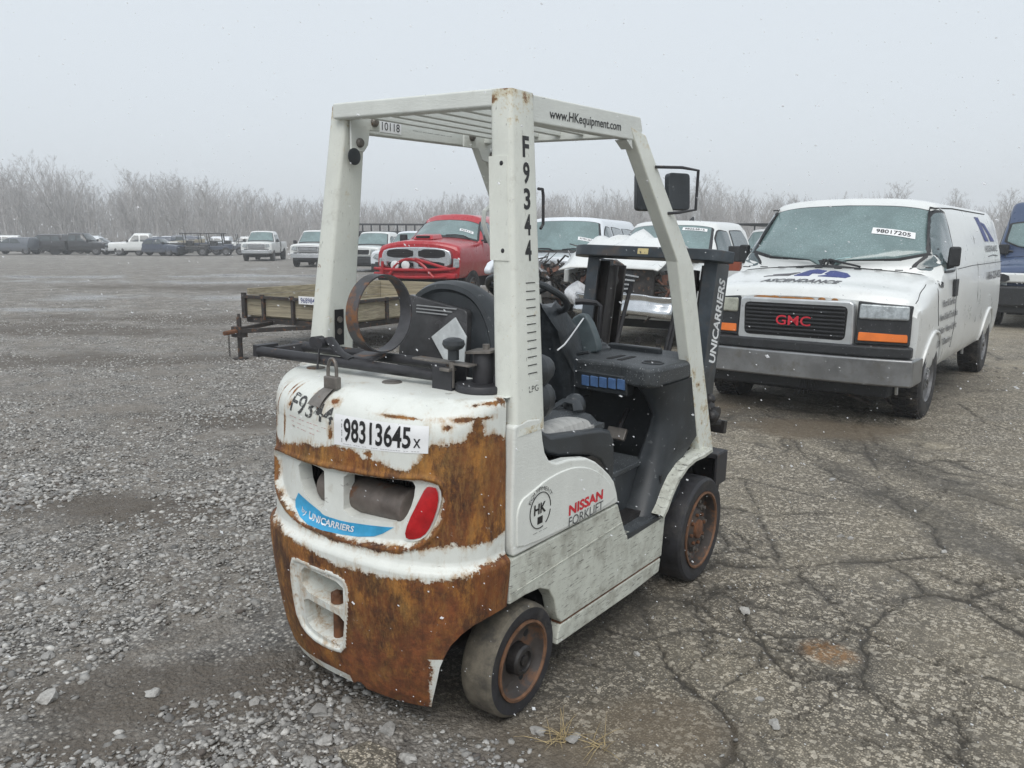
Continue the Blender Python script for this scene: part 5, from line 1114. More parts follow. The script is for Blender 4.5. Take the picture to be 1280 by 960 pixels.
class Body:
    """one shell from nose to tail: hood, windscreen, cabin"""
    def __init__(s, nose=.87, hood=(1.12, 1.32), ws=(0., -.62), wsz=None, roof=2.04, end=-4.6, w=1.0, wr=.80, zb=.30, belt=1.30, back=.12, noser=.10, wrap=.16, hood_w=.93, tail=None, crown=.03):
        s.w, s.ws, s.belt, s.roof, s.end, s.nose = w, ws, belt, roof, end, nose
        h0, h1 = hood; rows = []; s.sx = []
        def sec(x, top, edge_y, top_w, dxk):  # half section
            lo = [(w*.80, zb), (w*.945, zb+.03), (w*.985, zb+.20), (w, .5*(zb+belt)-.02), (w*.995, belt-.28)]
            zt = top
            if zt <= belt+.06: up = [(w*.99-.012, min(belt-.10, zt-.10)), (edge_y, zt-.035), (edge_y-.05, zt-.008), (edge_y*.66, zt+crown*.55), (edge_y*.34, zt+crown*.9), (0, zt+crown)]
            else:
                k = (zt-belt)/(roof-belt); up = [(w*.972, belt), (w*.972+(top_w-w*.972)*.55, belt+(zt-belt)*.58), (top_w, zt-.05*k-.02), (top_w-.07, zt-.008), (top_w*.5, zt+crown*.8), (0, zt+crown)]
            return [(x-dxk*(y/w)**2, y, z) for y, z in lo+up]
        for x, k in ((nose, 0.0), (nose-.05, .15), (nose-.30, .45), ((nose+ws[0])*.5-.05, .7), (ws[0]+.10, .97), (ws[0]+.0, 1.0)):
            rows.append(sec(x, h0+(h1-h0)*k-(.05 if k == 0 else 0), w*hood_w-(.05 if k < .1 else 0), wr, noser+(wrap-noser)*k))
        for k in (.04, .30, .55, .80, .96): 
            zt = h1+.02+(roof-.06-h1-.02)*k; rows.append(sec(ws[0]+(ws[1]-ws[0])*k, zt, 0, w*.93+(wr-w*.93)*k, wrap*(1-.25*k)))
        rows.append(sec(ws[1]-.10, roof-.005, 0, wr, wrap*.5)); n_ = 5
        for i in range(n_): rows.append(sec(ws[1]-.25+(end+.25-ws[1]+.25)*i/(n_-1)*1.0, roof, 0, wr, wrap*.2*(1-i/(n_-1))))
        xs = rows[-1][0][0]
        for dz, dx in ((.06, back*.55), (.16, back)):  # rear edge of the roof rounds down
            rows.append([(xs-dx*min(1, max(0, (z-belt+.3))), y, z-(dz*.5 if z > roof-.1 else 0)) for _, y, z in rows[-1]])
        s.G = cr_up(np.array(rows), 3); s.G = np.swapaxes(cr_up(np.swapaxes(s.G, 0, 1), 3), 0, 1); s.G[:, -1, 1] = 0
        s.nws0 = 5*3; s.nws1 = 10*3; s.jedge = 7*3
    def mesh(s, mb):
        G = s.G; L = np.concatenate([G, (G*np.array([1, -1, 1]))[:, ::-1][:, 1:]], 1)
        mb.grid(L.tolist(), flip=True); n = L.shape[1]; c0 = L[0]; c1 = L[-1]
        mb.add(c0.tolist(), [tuple(range(n))]); mb.add(c1.tolist(), [tuple(range(n))[::-1]])
        bot = [tuple(r[0]) for r in L]; bo2 = [tuple(r[-1]) for r in L]; mb.grid([bot, bo2])
    def side(s, x, z, off=0.0, sgn=1):
        x = np.atleast_1d(np.asarray(x, float)); z = np.atleast_1d(np.asarray(z, float)); out = []
        jm = 8*3+1
        for a, c in zip(x, z):
            ys = []; xs_ = []
            for r in s.G[3:]:
                r_ = r[:jm]; ys.append(np.interp(c, r_[:, 2], r_[:, 1])); xs_.append(np.interp(c, r_[:, 2], r_[:, 0]))
            y = np.interp(-a, -np.array(xs_), ys); out.append((a, sgn*(y+off), c))
        return out
    def wsp(s, a, b_, off=0.0):             # windscreen point: a -1..1 across, b 0..1 up
        i = s.nws0+3*float(np.interp(b_, [0, .04, .30, .55, .80, .96], [0, 1, 2, 3, 4, 5])); i0 = int(min(math.floor(i), s.nws1-1)); f = i-i0; row = s.G[i0]*(1-f)+s.G[i0+1]*f
        r = row[s.jedge:]; yy = abs(a)*r[0, 1]; x = np.interp(yy, r[::-1, 1], r[::-1, 0]); z = np.interp(yy, r[::-1, 1], r[::-1, 2])
        n = np.array([s.roof-s.belt, 0, s.ws[0]-s.ws[1]]); n = n/np.linalg.norm(n)
        return (x+n[0]*off, math.copysign(yy, a), z+n[2]*off)
    def hoodp(s, x, y, off=0.0):
        zz = []; xx = []
        for r in s.G[:s.nws0+1]:
            q = r[6*3:]; zz.append(np.interp(abs(y), q[::-1, 1], q[::-1, 2])); xx.append(np.interp(abs(y), q[::-1, 1], q[::-1, 0]))
        return (x, y, float(np.interp(-x, -np.array(xx), zz))+off)
def bool_arches(o, cuts):
    """wheel arches: cut with dark-lined drums"""
    cs = []
    for (x, z, r, y0, y1) in cuts:
        c = MB(); c.lathe([(0, y0), (r, y0), (r, y1), (0, y1)], 28, 'y', (x, 0, z)); co_ = c.build('cutter', [M_dark, V_under], recalc=True); co_.data.polygons.foreach_set('material_index', [1]*len(co_.data.polygons)); cs.append(co_)
        m = o.modifiers.new('cut', 'BOOLEAN'); m.operation = 'DIFFERENCE'; m.solver = 'EXACT'; m.object = co_
        co_.matrix_world = o.matrix_world
    bpy.context.view_layer.update(); dg = bpy.context.evaluated_depsgraph_get(); me = bpy.data.meshes.new_from_object(o.evaluated_get(dg)); o.modifiers.clear(); o.data = me
    for c in cs: bpy.data.objects.remove(c)
    me.polygons.foreach_set('use_smooth', [True]*len(me.polygons)); me.set_sharp_from_angle(angle=R(32))
def ring_patch(pts_fn, poly, name, m, parent, off0=-.01, off=.006, rings=(1.0, .99, .9, .78, .62, .45, .28, .12)):
    poly = np.array(poly, float); c0 = poly.mean(0); P = []
    for k, r_ in enumerate(rings): q = c0+(poly-c0)*r_; P.append(pts_fn(q[:, 0], q[:, 1], off0 if k == 0 else off))
    n_ = len(poly); mb = MB(); vs = [tuple(v) for row in P for v in row]; fs = []
    for i in range(len(rings)-1):
        for j in range(n_): fs.append((i*n_+j, i*n_+(j+1) % n_, (i+1)*n_+(j+1) % n_, (i+1)*n_+j))
    fs.append(tuple((len(rings)-1)*n_+j for j in range(n_))); mb.add(vs, fs, 0, True); return mb.build(name, m, parent, recalc=True)
def grow_poly(poly, d):
    poly = np.array(poly, float); c = poly.mean(0); v = poly-c; return (c+v*(1+d/np.linalg.norm(v, axis=1, keepdims=True))).tolist()
def side_window(B, poly, sgn, parent, m=None, gasket=.022):
    f = lambda x, z, off: B.side(x, z, off, sgn)
    p = rpoly(poly, .05); p = [tuple(np.array(p[i])*(1-t)+np.array(p[(i+1) % len(p)])*t) for i in range(len(p)) for t in ((0, .25, .5, .75) if np.hypot(*(np.array(p[i])-np.array(p[(i+1) % len(p)]))) > .12 else (0,))]; g = ring_patch(f, grow_poly(p, gasket), 'window_gasket', V_trim, parent, -.012, .009); return ring_patch(f, p, 'side_window', m or G_mid, g, -.005, .015)
def windscreen(B, parent, m=None, a=.93, b0=.06, b1=.95, gasket=.03):
    P = smooth_poly([(-a, b0), (a, b0), (a*.985, b1), (-a*.985, b1)], 2)
    f = lambda x, z, off: [B.wsp(u, min(max(v, 0), 1), off) for u, v in zip(x, z)]
    gp = smooth_poly([(-a-gasket, b0-.045), (a+gasket, b0-.045), (a*.985+gasket, b1+.03), (-a*.985-gasket, b1+.03)], 2)
    # dense grid so the glass follows the curve of the screen
    def sheet(nm, m_, a_, lo, hi, off, par):
        mb = MB(); rows = []
        for v in sorted(set(np.round(np.concatenate([np.linspace(lo, hi, 12), [q for q in (.0133, .0267, .04, .127, .213, .30, .383, .467, .55, .633, .717, .80) if lo < q < hi]]), 4))): rows.append([B.wsp(u*a_*(1-.015*(v-lo)), max(v, 0), off*(0 if abs(u) > .999 else 1)) for u in np.linspace(-1, 1, 41)])
        mb.grid(rows); return mb.build(nm, m_, par, recalc=False)
    g = sheet('windscreen_frame', V_trim, min(a+gasket, 1.0), b0-.05, min(b1+.035, 1), .009, parent); return sheet('windscreen', m or G_teal, a, b0, b1, .016, parent)
def road_wheel(x, y, r, w, parent, m_rim=None, lod=1, tread=False):
    t = bpy.data.objects.new('wheel', None); COL.objects.link(t); t.parent = parent; t.location = (x, y, r); t.rotation_euler = (0, 0, 0 if y > 0 else math.pi)
    h = w/2; n = 40 if lod else 20; rr = r*.60
    mb = MB(); mb.lathe([(rr, -h), (r*.88, -h), (r-.015, -h+.015), (r, -h+.04), (r, h-.04), (r-.015, h-.012), (r*.90, h), (rr, h-.012)], n, 'y')
    if tread:
        for i in range(52):
            a = 2*math.pi*i/52
            for k, y_ in enumerate((-h+.02, -h*.38, h*.1, h-.075)): M_ = Matrix.Rotation(a+.05*(k % 2), 4, 'Y'); mb.box(-.016, .016, y_, y_+.055, r-.006, r+.010, M=M_)
    mb.build('tyre', V_tyre, t)
    mb = MB(); mb.lathe([(rr+.002, h-.014), (rr-.006, h-.006), (rr-.02, h-.03), (rr*.55, h-.045), (rr*.45, h-.02), (rr*.22, h-.012), (rr*.2, h), (0, h)], n, 'y'); mb.build('rim', m_rim or V_wheel, t)
    if lod:
        for k in range(8): a = 2*math.pi*k/8; MB().lathe([(.012, h-.03), (.012, h-.008), (0, h-.007)], 6, 'y', (rr*.34*math.cos(a), 0, rr*.34*math.sin(a)), smooth=False).build('wheel_nut', V_chrome, t)
    return t
def clutter(parent, x0, x1, y0, y1, z0, z1, n, seed, mats_=None, name='engine'):
    r = random.Random(seed); mats_ = mats_ or [V_eng, V_engs, V_engr]; mb = MB()
    for i in range(n):
        c = (r.uniform(x0, x1), r.uniform(y0, y1), r.uniform(z0, z1)); k = r.random(); mi = r.choice((0, 0, 0, 0, 0, 1, 2))
        if k < .45: 
            M_ = Matrix.Translation(c) @ Matrix.Rotation(r.uniform(-.5, .5), 4, 'X') @ Matrix.Rotation(r.uniform(-.6, .6), 4, 'Z'); a, b_, d = r.uniform(.015, .075), r.uniform(.02, .10), r.uniform(.015, .075); mb.box(-a, a, -b_, b_, -d, d, mi, M_)
        elif k < .8: mb.tube([c, (c[0]+r.uniform(-.1, .1), c[1]+r.uniform(-.3, .3), c[2]+r.uniform(-.25, .25)), (c[0]+r.uniform(-.1, .1), c[1]+r.uniform(-.3, .3), c[2]+r.uniform(-.3, .3))], r.uniform(.008, .028), 6, mi)
        else: mb.lathe([(0, -.03), (.07, -.03), (.08, 0), (.07, .03), (.03, .035), (0, .03)], 14, r.choice('xy'), c, mi)
    return mb.build(name, mats_, parent, bevel=0)
def hood_text(B, s, x0, x1, y0, y1, m, parent, bold=0., off=.005, shear=0., spacing=1.0, cut=8): # read from in front of the car: left to right is -y .. +y
    return lettering(s, lambda u, v: B.hoodp(x0+(x1-x0)*v, y0+(y1-y0)*u, off), m, parent, bold, shear=shear, spacing=spacing, cut=cut)
def ws_sticker(B, s, a0, a1, b0, b1, parent, tilt=0.):
    f = lambda u, v, off: B.wsp(a0+(a1-a0)*u, b0+(b1-b0)*v-tilt*u, off)
    mb = MB(); mb.grid([[f(u, v, .021) for u in np.linspace(0, 1, 8)] for v in (0, .5, 1)]); st = mb.build('lot_sticker', M_paper, parent); lettering(s, lambda u, v: f(.1+.8*u,   .22+.56*v, .024), M_ink, st, .012); return st
def wipers(B, parent, L=.55):
    for y0, y1 in ((-.55, -.05), (.10, .68)):
        p = [B.wsp(a, b_, .03) for a, b_ in ((y0/.9, .05), ((y0*.6+y1*.4)/.9, .085), ((y0*.25+y1*.75)/.9, .075), (y1/.9, .02))]; MB().tube(p, [.008, .012, .012, .010], 5).build('wiper', V_trim, parent)
def seam(B, pts, sgn, parent, r=.005, name='door_gap'):
    q = []; 
    for (x0, z0), (x1, z1) in zip(pts[:-1], pts[1:]):
        for t in np.linspace(0, 1, 6): q.append((x0+(x1-x0)*t, z0+(z1-z0)*t))
    return MB().tube(B.side([a for a, _ in q], [c for _, c in q], .0005, sgn), r, 4).build(name, V_seam, parent)

# ------------------------------------------------------------------ the white cargo van
VO = (-.1894, 6.1846); VH = 4.68147
VAN = thing('cargo_van', 'white cargo van with blue company emblem, rusty bonnet edge and amber marker lamps', 'van', (*VO, -.006), (0, 0, VH))
B = Body(nose=.86, hood=(1.13, 1.31), ws=(.06, -.60), roof=2.00, end=-4.45, w=1.0, wr=.80, zb=.405, belt=1.32, back=.18, noser=.11, wrap=.20, hood_w=.93, crown=.05)
mb = MB(); B.mesh(mb); vb = mb.build('body', [P_white, V_under], VAN, recalc=True); bool_arches(vb, [(0, .37, .435, .66, 1.2), (0, .37, .435, -1.2, -.66), (-3.43, .37, .435, .66, 1.2), (-3.43, .37, .435, -1.2, -.66)])
for sx_, sy_ in ((0, .86), (0, -.86), (-3.43, .86), (-3.43, -.86)): road_wheel(sx_, sy_, .372, .25, VAN, tread=True)
for s in (1, -1):                            # rolled arch lips
    for x in (0, -3.43): MB().tube(B.side([x+.438*math.cos(t) for t in np.linspace(-.25, math.pi+.25, 26)], [.37+.438*math.sin(t) for t in np.linspace(-.25, math.pi+.25, 26)], .004, s), .016, 6).build('arch_lip', P_white, VAN)
MB().box(-4.3, .6, -.55, .55, .24, .42).build('underbody', V_under, VAN)
ws_ = windscreen(B, VAN, a=.95, b0=.05, b1=.94); wipers(B, VAN); ws_sticker(B, '98017205', .36, .80, .50, .59, VAN, .035)
mb = MB(); mb.grid([[B.wsp(a_, b_, .021) for a_ in np.linspace(.56, .66, 3)] for b_ in (.10, .155)]); mb.build('inspection_sticker', mat('pale_green_sticker', (.35, .55, .55), .5), VAN)
mb = MB()
for k in range(9): y = -.40+.09*k; mb.box(-.02, .03, y, y+.06, 0, .008, M=Matrix.Translation(B.hoodp(.10, y, .0)))
o = mb.build('cowl_vent', V_trim, VAN)
# face
def fx(y, x=.86): return x-.11*(y/1.0)**2
mb = MB(); mb.prism([(-.505, .72), (.505, .72), (.515, .75), (.505, 1.085), (.47, 1.105), (-.47, 1.105), (-.505, 1.085), (-.515, .75)], 'x', .80, .895)
gr_ = mb.build('grille_surround', V_chromed, VAN, bevel=.018)
mb = MB(); mb.prism(rpoly([(-.450, .765), (.450, .765), (.460, 1.062), (-.460, 1.062)], .05), 'x', .82, .8985); mb.build('grille_opening', M_dark, gr_)
for k in range(8): MB().box(.80, .912, -.44, .44, .790+.034*k, .806+.034*k).build('grille_slat', V_trim, gr_, bevel=.004)
lettering('GMC', lambda u, v: (.9165, -.155+.31*u, .872+.085*v), mat('red_badge', (.55, .03, .05), .3), gr_, .010)
mb = MB(); mb.add([(.9150, -.155+.31*u, .872+.085*v) for u, v in ((-.03, -.12), (1.03, -.12), (1.03, 1.12), (-.03, 1.12))], []); 
for s in (1, -1):
    def face(y0, y1, z0, z1, x0, x1, nm, m, par, bev=.008, sl=0.0):
        mb = MB(); mb.hexa([(fx(y0, x0)-.10, s*y0, z0), (fx(y1, x0)-.10, s*y1, z0), (fx(y1, x1), s*y1, z0), (fx(y0, x1), s*y0, z0)], [(fx(y0, x0)-.10, s*y0, z1), (fx(y1, x0)-.10, s*y1, z1-sl), (fx(y1, x1)-.02, s*y1, z1-sl), (fx(y0, x1)-.015, s*y0, z1)]); return mb.build(nm, m, par, bevel=bev, recalc=True)
    hb_ = face(.525, .945, .740, 1.110, .868, .888, 'lamp_housing', V_trim, VAN, .012, .03)
    face(.540, .928, .955, 1.092, .873, .899, 'headlight', V_lamp if s > 0 else V_lampy, hb_, .02, .012); face(.545, .930, .770, .850, .873, .899, 'marker_lamp', V_orange, hb_, .01)
# bumper: black step over brushed steel
def bumper(parent, z0, z1, hw, x, m, nm, ret=.45, th=.10, proud=0.0):
    ys = np.linspace(-hw, hw, 21); prof = []
    for y in ys: prof.append((x+proud-.10*abs(y/hw)**3, y))
    out = [(x-ret, -hw-.01)]+prof+[(x-ret, hw+.01)]; inn_ = [(a-th, c*.96) for a, c in reversed(prof)]
    mb = MB(); mb.prism(out+inn_, 'z', z0, z1); return mb.build(nm, m, parent, bevel=.02, seg=3)
bp_ = bumper(VAN, .40, .635, 1.005, .955, V_alu, 'bumper'); bumper(VAN, .638, .735, .972, .935, V_trim, 'bumper_step'); MB().box(.55, .74, -.80, .80, .27, .40).build('air_dam', V_trim, VAN, bevel=.02)
clutter(VAN, -.3, .6, -.6, .6, .28, .42, 16, 5, name='undercarriage')
for z in (.20,): 
    mb = MB()
    for k in range(7): mb.tube([(.78, .06+.02*k, .40), (.79, .05+.03*k, .30), (.77, .0+.045*k, .22+.01*k)], .004, 4)
    mb.build('hanging_wires', V_trim, VAN)
# glass and trim on the flank
DW = [(-.16, 1.345), (-.86, 1.345), (-.875, 1.45), (-.84, 1.88), (-.70, 1.90), (-.60, 1.86), (-.40, 1.68)]
for s in (1, -1):
    side_window(B, DW, s, VAN, G_mid, .028)
    seam(B, [(-.12, .85), (-.05, 1.0), (-.02, 1.30)], s, VAN); seam(B, [(-.95, .40), (-.96, 1.25), (-.94, 1.90), (-.66, 1.945), (-.5, 1.80)], s, VAN); seam(B, [(-1.05, 1.345), (-2.0, 1.36), (-4.4, 1.36)], s, VAN, .004, 'body_crease'); seam(B, [(-2.35, .42), (-2.36, 1.94)], s, VAN, .004)
    seam(B, [(-.55, 1.93), (-1.5, 1.955), (-4.3, 1.955)], s, VAN, .009, 'drip_rail'); seam(B, [(.70, 1.10), (.5, 1.16), (.2, 1.24)], s, VAN, .004, 'fender_gap')
    p = B.side([-.82], [1.17], .02, s)[0]; MB().box(p[0]-.075, p[0]+.075, min(p[1], p[1]-.02*s), max(p[1], p[1]+.012*s), p[2]-.085, p[2]+.085).build('door_handle', V_trim, VAN, bevel=.008)
    p = B.side([-.42], [1.42], .0, s)[0]; mb = MB(); mb.prism(rpoly([(-.055, -.075), (.055, -.075), (.055, .11), (-.045, .11)], .025), 'x', -.04, .04, M=Matrix.Translation((p[0]-.03, p[1]+s*.075, p[2]+.04)) @ Matrix.Rotation(s*.15, 4, 'Z')); mb.build('side_mirror', V_trim, VAN, bevel=.02); MB().tube([(p[0]-.02, p[1]-s*.02, p[2]-.05), (p[0]-.03, p[1]+s*.08, p[2]-.02)], .025, 6).build('mirror_arm', V_trim, VAN)
# lettering: emblem and words
M_navy = mat('navy_print', (.035, .05, .19), .5, spots=((.55, .57, .65), 40, .62, .72)); M_gprint = mat('grey_print', (.10, .10, .11), .5)
hood_text(B, 'ASCENDANCE', .655, .545, -.42, .30, M_gprint, vb, .03, shear=.25, cut=10); hood_text(B, 'TRUCK CENTERS', .705, .675, -.26, .18, M_gprint, vb, .0, spacing=1.3)
def hood_poly(pts, m): 
    return ring_patch(lambda x, z, off: [B.hoodp(.455-(a-.565)*1.35, c, off) for c, a in zip(x, z)], pts, 'emblem', m, vb, .0, .006)
hood_poly([(-.17, .565), (-.03, .565), (-.02, .62), (.06, .62), (.08, .70), (-.02, .73), (-.08, .70)][::-1], M_navy); hood_poly([(.05, .565), (.30, .565), (.33, .60), (.28, .66), (.15, .71), (.11, .70), (.09, .62), (.16, .60)], M_navy); hood_poly([(-.46, .565), (-.22, .565), (-.20, .58), (-.42, .575)], M_gprint); hood_poly([(-.38, .59), (-.19, .59), (-.14, .64), (-.19, .63), (-.24, .605)], M_gprint)
M_rusts = mat('rust_spot', (.28, .12, .03), .8, vary=.4, scale=40)
for y, a, c in ((-.30, .10, .012), (-.20, .05, .02), (.22, .035, .03), (.10, .06, .010), (.33, .03, .02), (-.05, .12, .006)):
    mb = MB(); mb.ball((.858-.11*y*y, y, 1.108-.3*c), .012, a, .010+c*.6, 12, 8); mb.build('rust_spot', M_rusts, vb)
def side_text(s_, x0, x1, z0, z1, m, par, bold=.0, sk=0.0):    # on the left flank: reads from nose to tail
    def f(u, v): return B.side([x0+(x1-x0)*u], [z0+(z1-z0)*v], .009, 1)[0]
    return lettering(s_, f, m, par, bold, cut=6)
side_text('16', -.12, -.24, 1.20, 1.28, M_ink, vb, .05)
for k, t_ in enumerate(('Parts & Service', 'New & Used Truck Sales', 'Medium / Heavy & Light', 'DPF Cleaning')): side_text(t_, (-.25, -.14, -.10, -.18)[k], (-.88, -1.05, -1.05, -.86)[k], 1.015-.125*k, 1.080-.125*k, M_gprint, vb, .02)
side_text('ASCENDANCE', -3.05, -4.05, 1.50, 1.57, M_gprint, vb, .02); side_text('1-866-225-4235', -2.95, -4.25, 1.17, 1.26, M_gprint, vb, .02)
for pts in ([(-2.75, 1.90), (-3.05, 1.90), (-3.45, 1.62), (-3.15, 1.62)], [(-3.10, 1.85), (-3.40, 1.83), (-3.95, 1.62), (-3.60, 1.62), (-3.5, 1.70)]): mb = MB(); mb.poly(B.side([a for a, _ in pts], [c for _, c in pts], .006, 1)); mb.build('emblem', M_navy, vb)
MB().tube(B.side([-3.2, -3.6, -4.0], [1.44, 1.455, 1.44], .004, 1), .006, 4).build('emblem', M_gprint, vb)

# ------------------------------------------------------------------ pickups and other parked vehicles
def bed(parent, w, x0, x1, z1, P, zb=.42, tail=True):
    mb = MB(); t = .07
    sec = lambda x: [(x, w*.80, zb), (x, w*.96, zb+.05), (x, w, zb+.28), (x, w*.995, z1-.12), (x, w*.96, z1), (x, w*.96-t, z1), (x, w*.96-t, z1-.45)]
    for s in (1, -1): mb.grid([[(a, s*c, d) for a, c, d in sec(x)] for x in np.linspace(x0, x1, 5)], flip=(s > 0), smooth=True)
    mb.box(x1-.05, x1, -w*.95, w*.95, zb+.1, z1-.01); mb.box(x0, x0+.04, -w*.9, w*.9, zb, z1-.02); mb.box(x1, x0, -w*.9, w*.9, z1-.48, z1-.44); mb.box(x1, x0, -w*.82, w*.82, zb-.06, zb)
    return mb.build('bed', [P, V_under], parent)
def vehicle(name, label, cat, loc, heading, kind, P, w=1.0, nose=.95, hood=(1.15, 1.24), ws=(-.45, -1.1), roof=1.90, end=-2.6, wb=3.6, belt=1.20, zb=.40, r=.40, windows=(), glass=None, wsg=None, lod=0, group=None, bedz=None, tail=None, wr=None, bump=V_chrome, grille='bars', lift=0.0, lamp=True, hood_w=.94, crown=.04, mirror=True, face=True, wtop=.94):
    T = thing(name, label, cat, (*loc, 0), (0, 0, heading), group); K = bpy.data.objects.new('body_shell', None)
    Bd = Body(nose, hood, ws, None, roof, end, w, wr or w*.76, zb, belt, .10, .09, .18, hood_w, None, crown)
    mb = MB(); Bd.mesh(mb); ob = mb.build('body', [P, V_under], T, recalc=True)
    rr = r*1.17; cuts = [(0, r, rr, w*.62, w*1.3), (0, r, rr, -w*1.3, -w*.62)]
    if end < -wb-.3: cuts += [(-wb, r, rr, w*.62, w*1.3), (-wb, r, rr, -w*1.3, -w*.62)]
    bool_arches(ob, cuts)
    if bedz:
        bo = bed(T, w, end-.06, tail, bedz, P, zb+.04); bo.data.polygons.foreach_set('use_smooth', [True]*len(bo.data.polygons)); bool_arches(bo, [(-wb, r, rr, w*.6, w*1.3), (-wb, r, rr, -w*1.3, -w*.6)]) if lod else None
        for s in (1, -1): MB().lathe([(rr*.97, -.004), (rr*.97, .006), (0, .006)], 24, 'y', (-wb, s*(w+.001), r)).build('arch_liner', V_under, T) if not lod else None
    for sx_ in (0, -wb):
        for s in (1, -1): road_wheel(sx_, s*(w-.14), r, .26, T, lod=lod)
    MB().box((tail or end)+.1, nose-.2, -w*.6, w*.6, .26+lift, zb+.08).build('underbody', V_under, T)
    wso = windscreen(Bd, T, wsg or G_teal, .93, .05, wtop)
    for poly in windows:
        for s in (1, -1): side_window(Bd, poly, s, T, glass or G_mid, .02)
    if mirror:
        for s in (1, -1):
            p = Bd.side([ws[0]-.22], [belt+.08], 0, s)[0]; MB().box(-.04, .05, -.09, .09, -.09, .10, M=Matrix.Translation((p[0], p[1]+s*.16, p[2]+.04))).build('side_mirror', V_trim if P is not P_red else V_trim, T, bevel=.02); MB().tube([(p[0], p[1], p[2]), (p[0], p[1]+s*.1, p[2]+.02)], .02, 5).build('mirror_arm', V_trim, T)
    if face:
        zg0, zg1 = zb+.36, hood[0]-.06
        if grille:
            mb = MB(); mb.prism(rpoly([(-w*.56, zg0), (w*.56, zg0), (w*.60, zg1), (-w*.60, zg1)], .05), 'x', nose-.12, nose+.012); gs = mb.build('grille_surround', bump if grille != 'dark' else P, T, bevel=.012)
            mb = MB(); mb.prism(rpoly([(-w*.50, zg0+.04), (w*.50, zg0+.04), (w*.54, zg1-.04), (-w*.54, zg1-.04)], .05), 'x', nose-.1, nose+.016); mb.build('grille_opening', M_dark, gs)
            for k in range(3): z = zg0+.09+(zg1-zg0-.18)*k/2; MB().box(nose-.1, nose+.028, -w*.50, w*.50, z-.016, z+.016).build('grille_bar', bump if grille == 'bars' else V_trim, gs)
        for s in (1, -1):
            if lamp: MB().hexa([(nose-.24, s*w*.93, zg0+.08), (nose-.10, s*w*.62, zg0+.04), (nose+.002, s*w*.62, zg0+.04), (nose-.085, s*w*.93, zg0+.08)], [(nose-.24, s*w*.93, zg1-.03), (nose-.10, s*w*.62, zg1-.02), (nose-.012, s*w*.62, zg1-.02), (nose-.10, s*w*.93, zg1-.03)]).build('headlight', V_lamp, T, bevel=.012, recalc=True)
        if bump is not None: bumper(T, zb+.0, zb+.24, w*.97, nose+.05, bump, 'bumper')
        MB().box(nose-.2, nose-.02, -w*.8, w*.8, zb-.10, zb+.3).build('valance', V_trim, T, bevel=.02)
    return T, Bd, ob
# ---- white pickup with a smashed front, behind the mast
QW = [[(-.78, 1.24), (-1.50, 1.24), (-1.50, 1.74), (-1.18, 1.76), (-1.0, 1.62)], [(-1.62, 1.24), (-2.30, 1.24), (-2.34, 1.60), (-2.20, 1.76), (-1.62, 1.76)]]
T, Bd, ob = vehicle('crashed_pickup', 'white pickup truck with smashed front, buckled bonnet and dented chrome bumper', 'pickup truck', (-3.89, 9.62), R(271), 'pickup', P_white, w=1.0, nose=.42, hood=(1.17, 1.25), windows=QW, roof=1.89, end=-2.62, wb=3.56, bedz=1.22, tail=-4.75, r=.40, lod=1, face=False)
ws_sticker(Bd, '98264815', .30, .82, .80, .88, T, .0)
mb = MB(); P = []
hr = np.random.default_rng(5)
for i, x in enumerate(np.linspace(-.40, 1.0, 15)):
    row = []
    for j, y in enumerate(np.linspace(-.92, .80, 19)):
        k = i/14; bk = math.sin(math.pi*min(1, k*1.02)**.75); z = 1.26+.44*bk*(.62+.38*math.cos((y+.15)*2.0))-.06*k+.035*bk*math.sin(y*8+1)+.03*bk*math.sin(y*17+x*9)+.03*bk*math.sin(x*13)+hr.normal(0, .010)*bk; row.append((x-.10*k*math.cos(y*3), y*(1-.05*k), z-.22*max(0, abs(y)-.72)))
    P.append(row)
mb.grid(P, flip=True); o = mb.build('hood', P_white, T, sharp=180); m_ = o.modifiers.new('thick', 'SOLIDIFY'); m_.thickness = .02
clutter(T, .40, .80, -.85, .85, .55, 1.25, 150, 3); clutter(T, .55, .85, .25, .9, .55, 1.05, 16, 9, name='broken_lamp')
for k in range(5): MB().box(.90, .92, -.16, .26, .80+.075*k, .825+.075*k, M=Matrix.Rotation(R(5-3*k), 4, 'X') @ Matrix.Translation((0, 0, -.0))).build('grille_bar', V_chrome, T)
MB().box(.82, .89, .28, .62, .62, 1.18).build('radiator_support', V_eng, T, bevel=.02); MB().box(.80, .88, -.30, .32, .66, 1.16).build('radiator', V_trim, T)
mb = MB(); P = []
for i, z in enumerate(np.linspace(.50, .80, 8)):
    P.append([(1.04-.10*abs(y)**3+.05*math.sin(i*.9)-.06*math.exp(-((y+.1)/.2)**2)*math.sin(i*.6)+hr.normal(0, .008), y, z+.02*math.sin(y*5)) for y in np.linspace(-.62, .96, 24)])
mb.grid(P, flip=False); o = mb.build('bumper', V_chrome, T, sharp=180); o.modifiers.new('thick', 'SOLIDIFY').thickness = .03
mb = MB(); P = []
for i in range(13):
    ph = math.pi*i/12; P.append([(.86+.15*math.sin(ph)*math.cos(t)*(1+.25*math.sin(3*t+2*ph)), -.66+.19*math.sin(ph)*math.sin(t)*(1+.22*math.sin(4*t+ph*3)), .78-.17*math.cos(ph)*(1+.2*math.sin(2*t))) for t in np.linspace(0, 2*math.pi, 25)])
mb.grid(P); o = mb.build('airbag', mat('white_cloth', (.62, .64, .67), .8, bump=.03, bscale=14), T)
mb = MB(); mb.hexa([(.1, -1.0, .85), (.75, -.99, .95), (.75, -.90, .95), (.1, -.93, .85)], [(.1, -.98, 1.18), (.80, -.95, 1.15), (.80, -.86, 1.15), (.1, -.90, 1.2)]); mb.build('fender', P_white, T, bevel=.02)
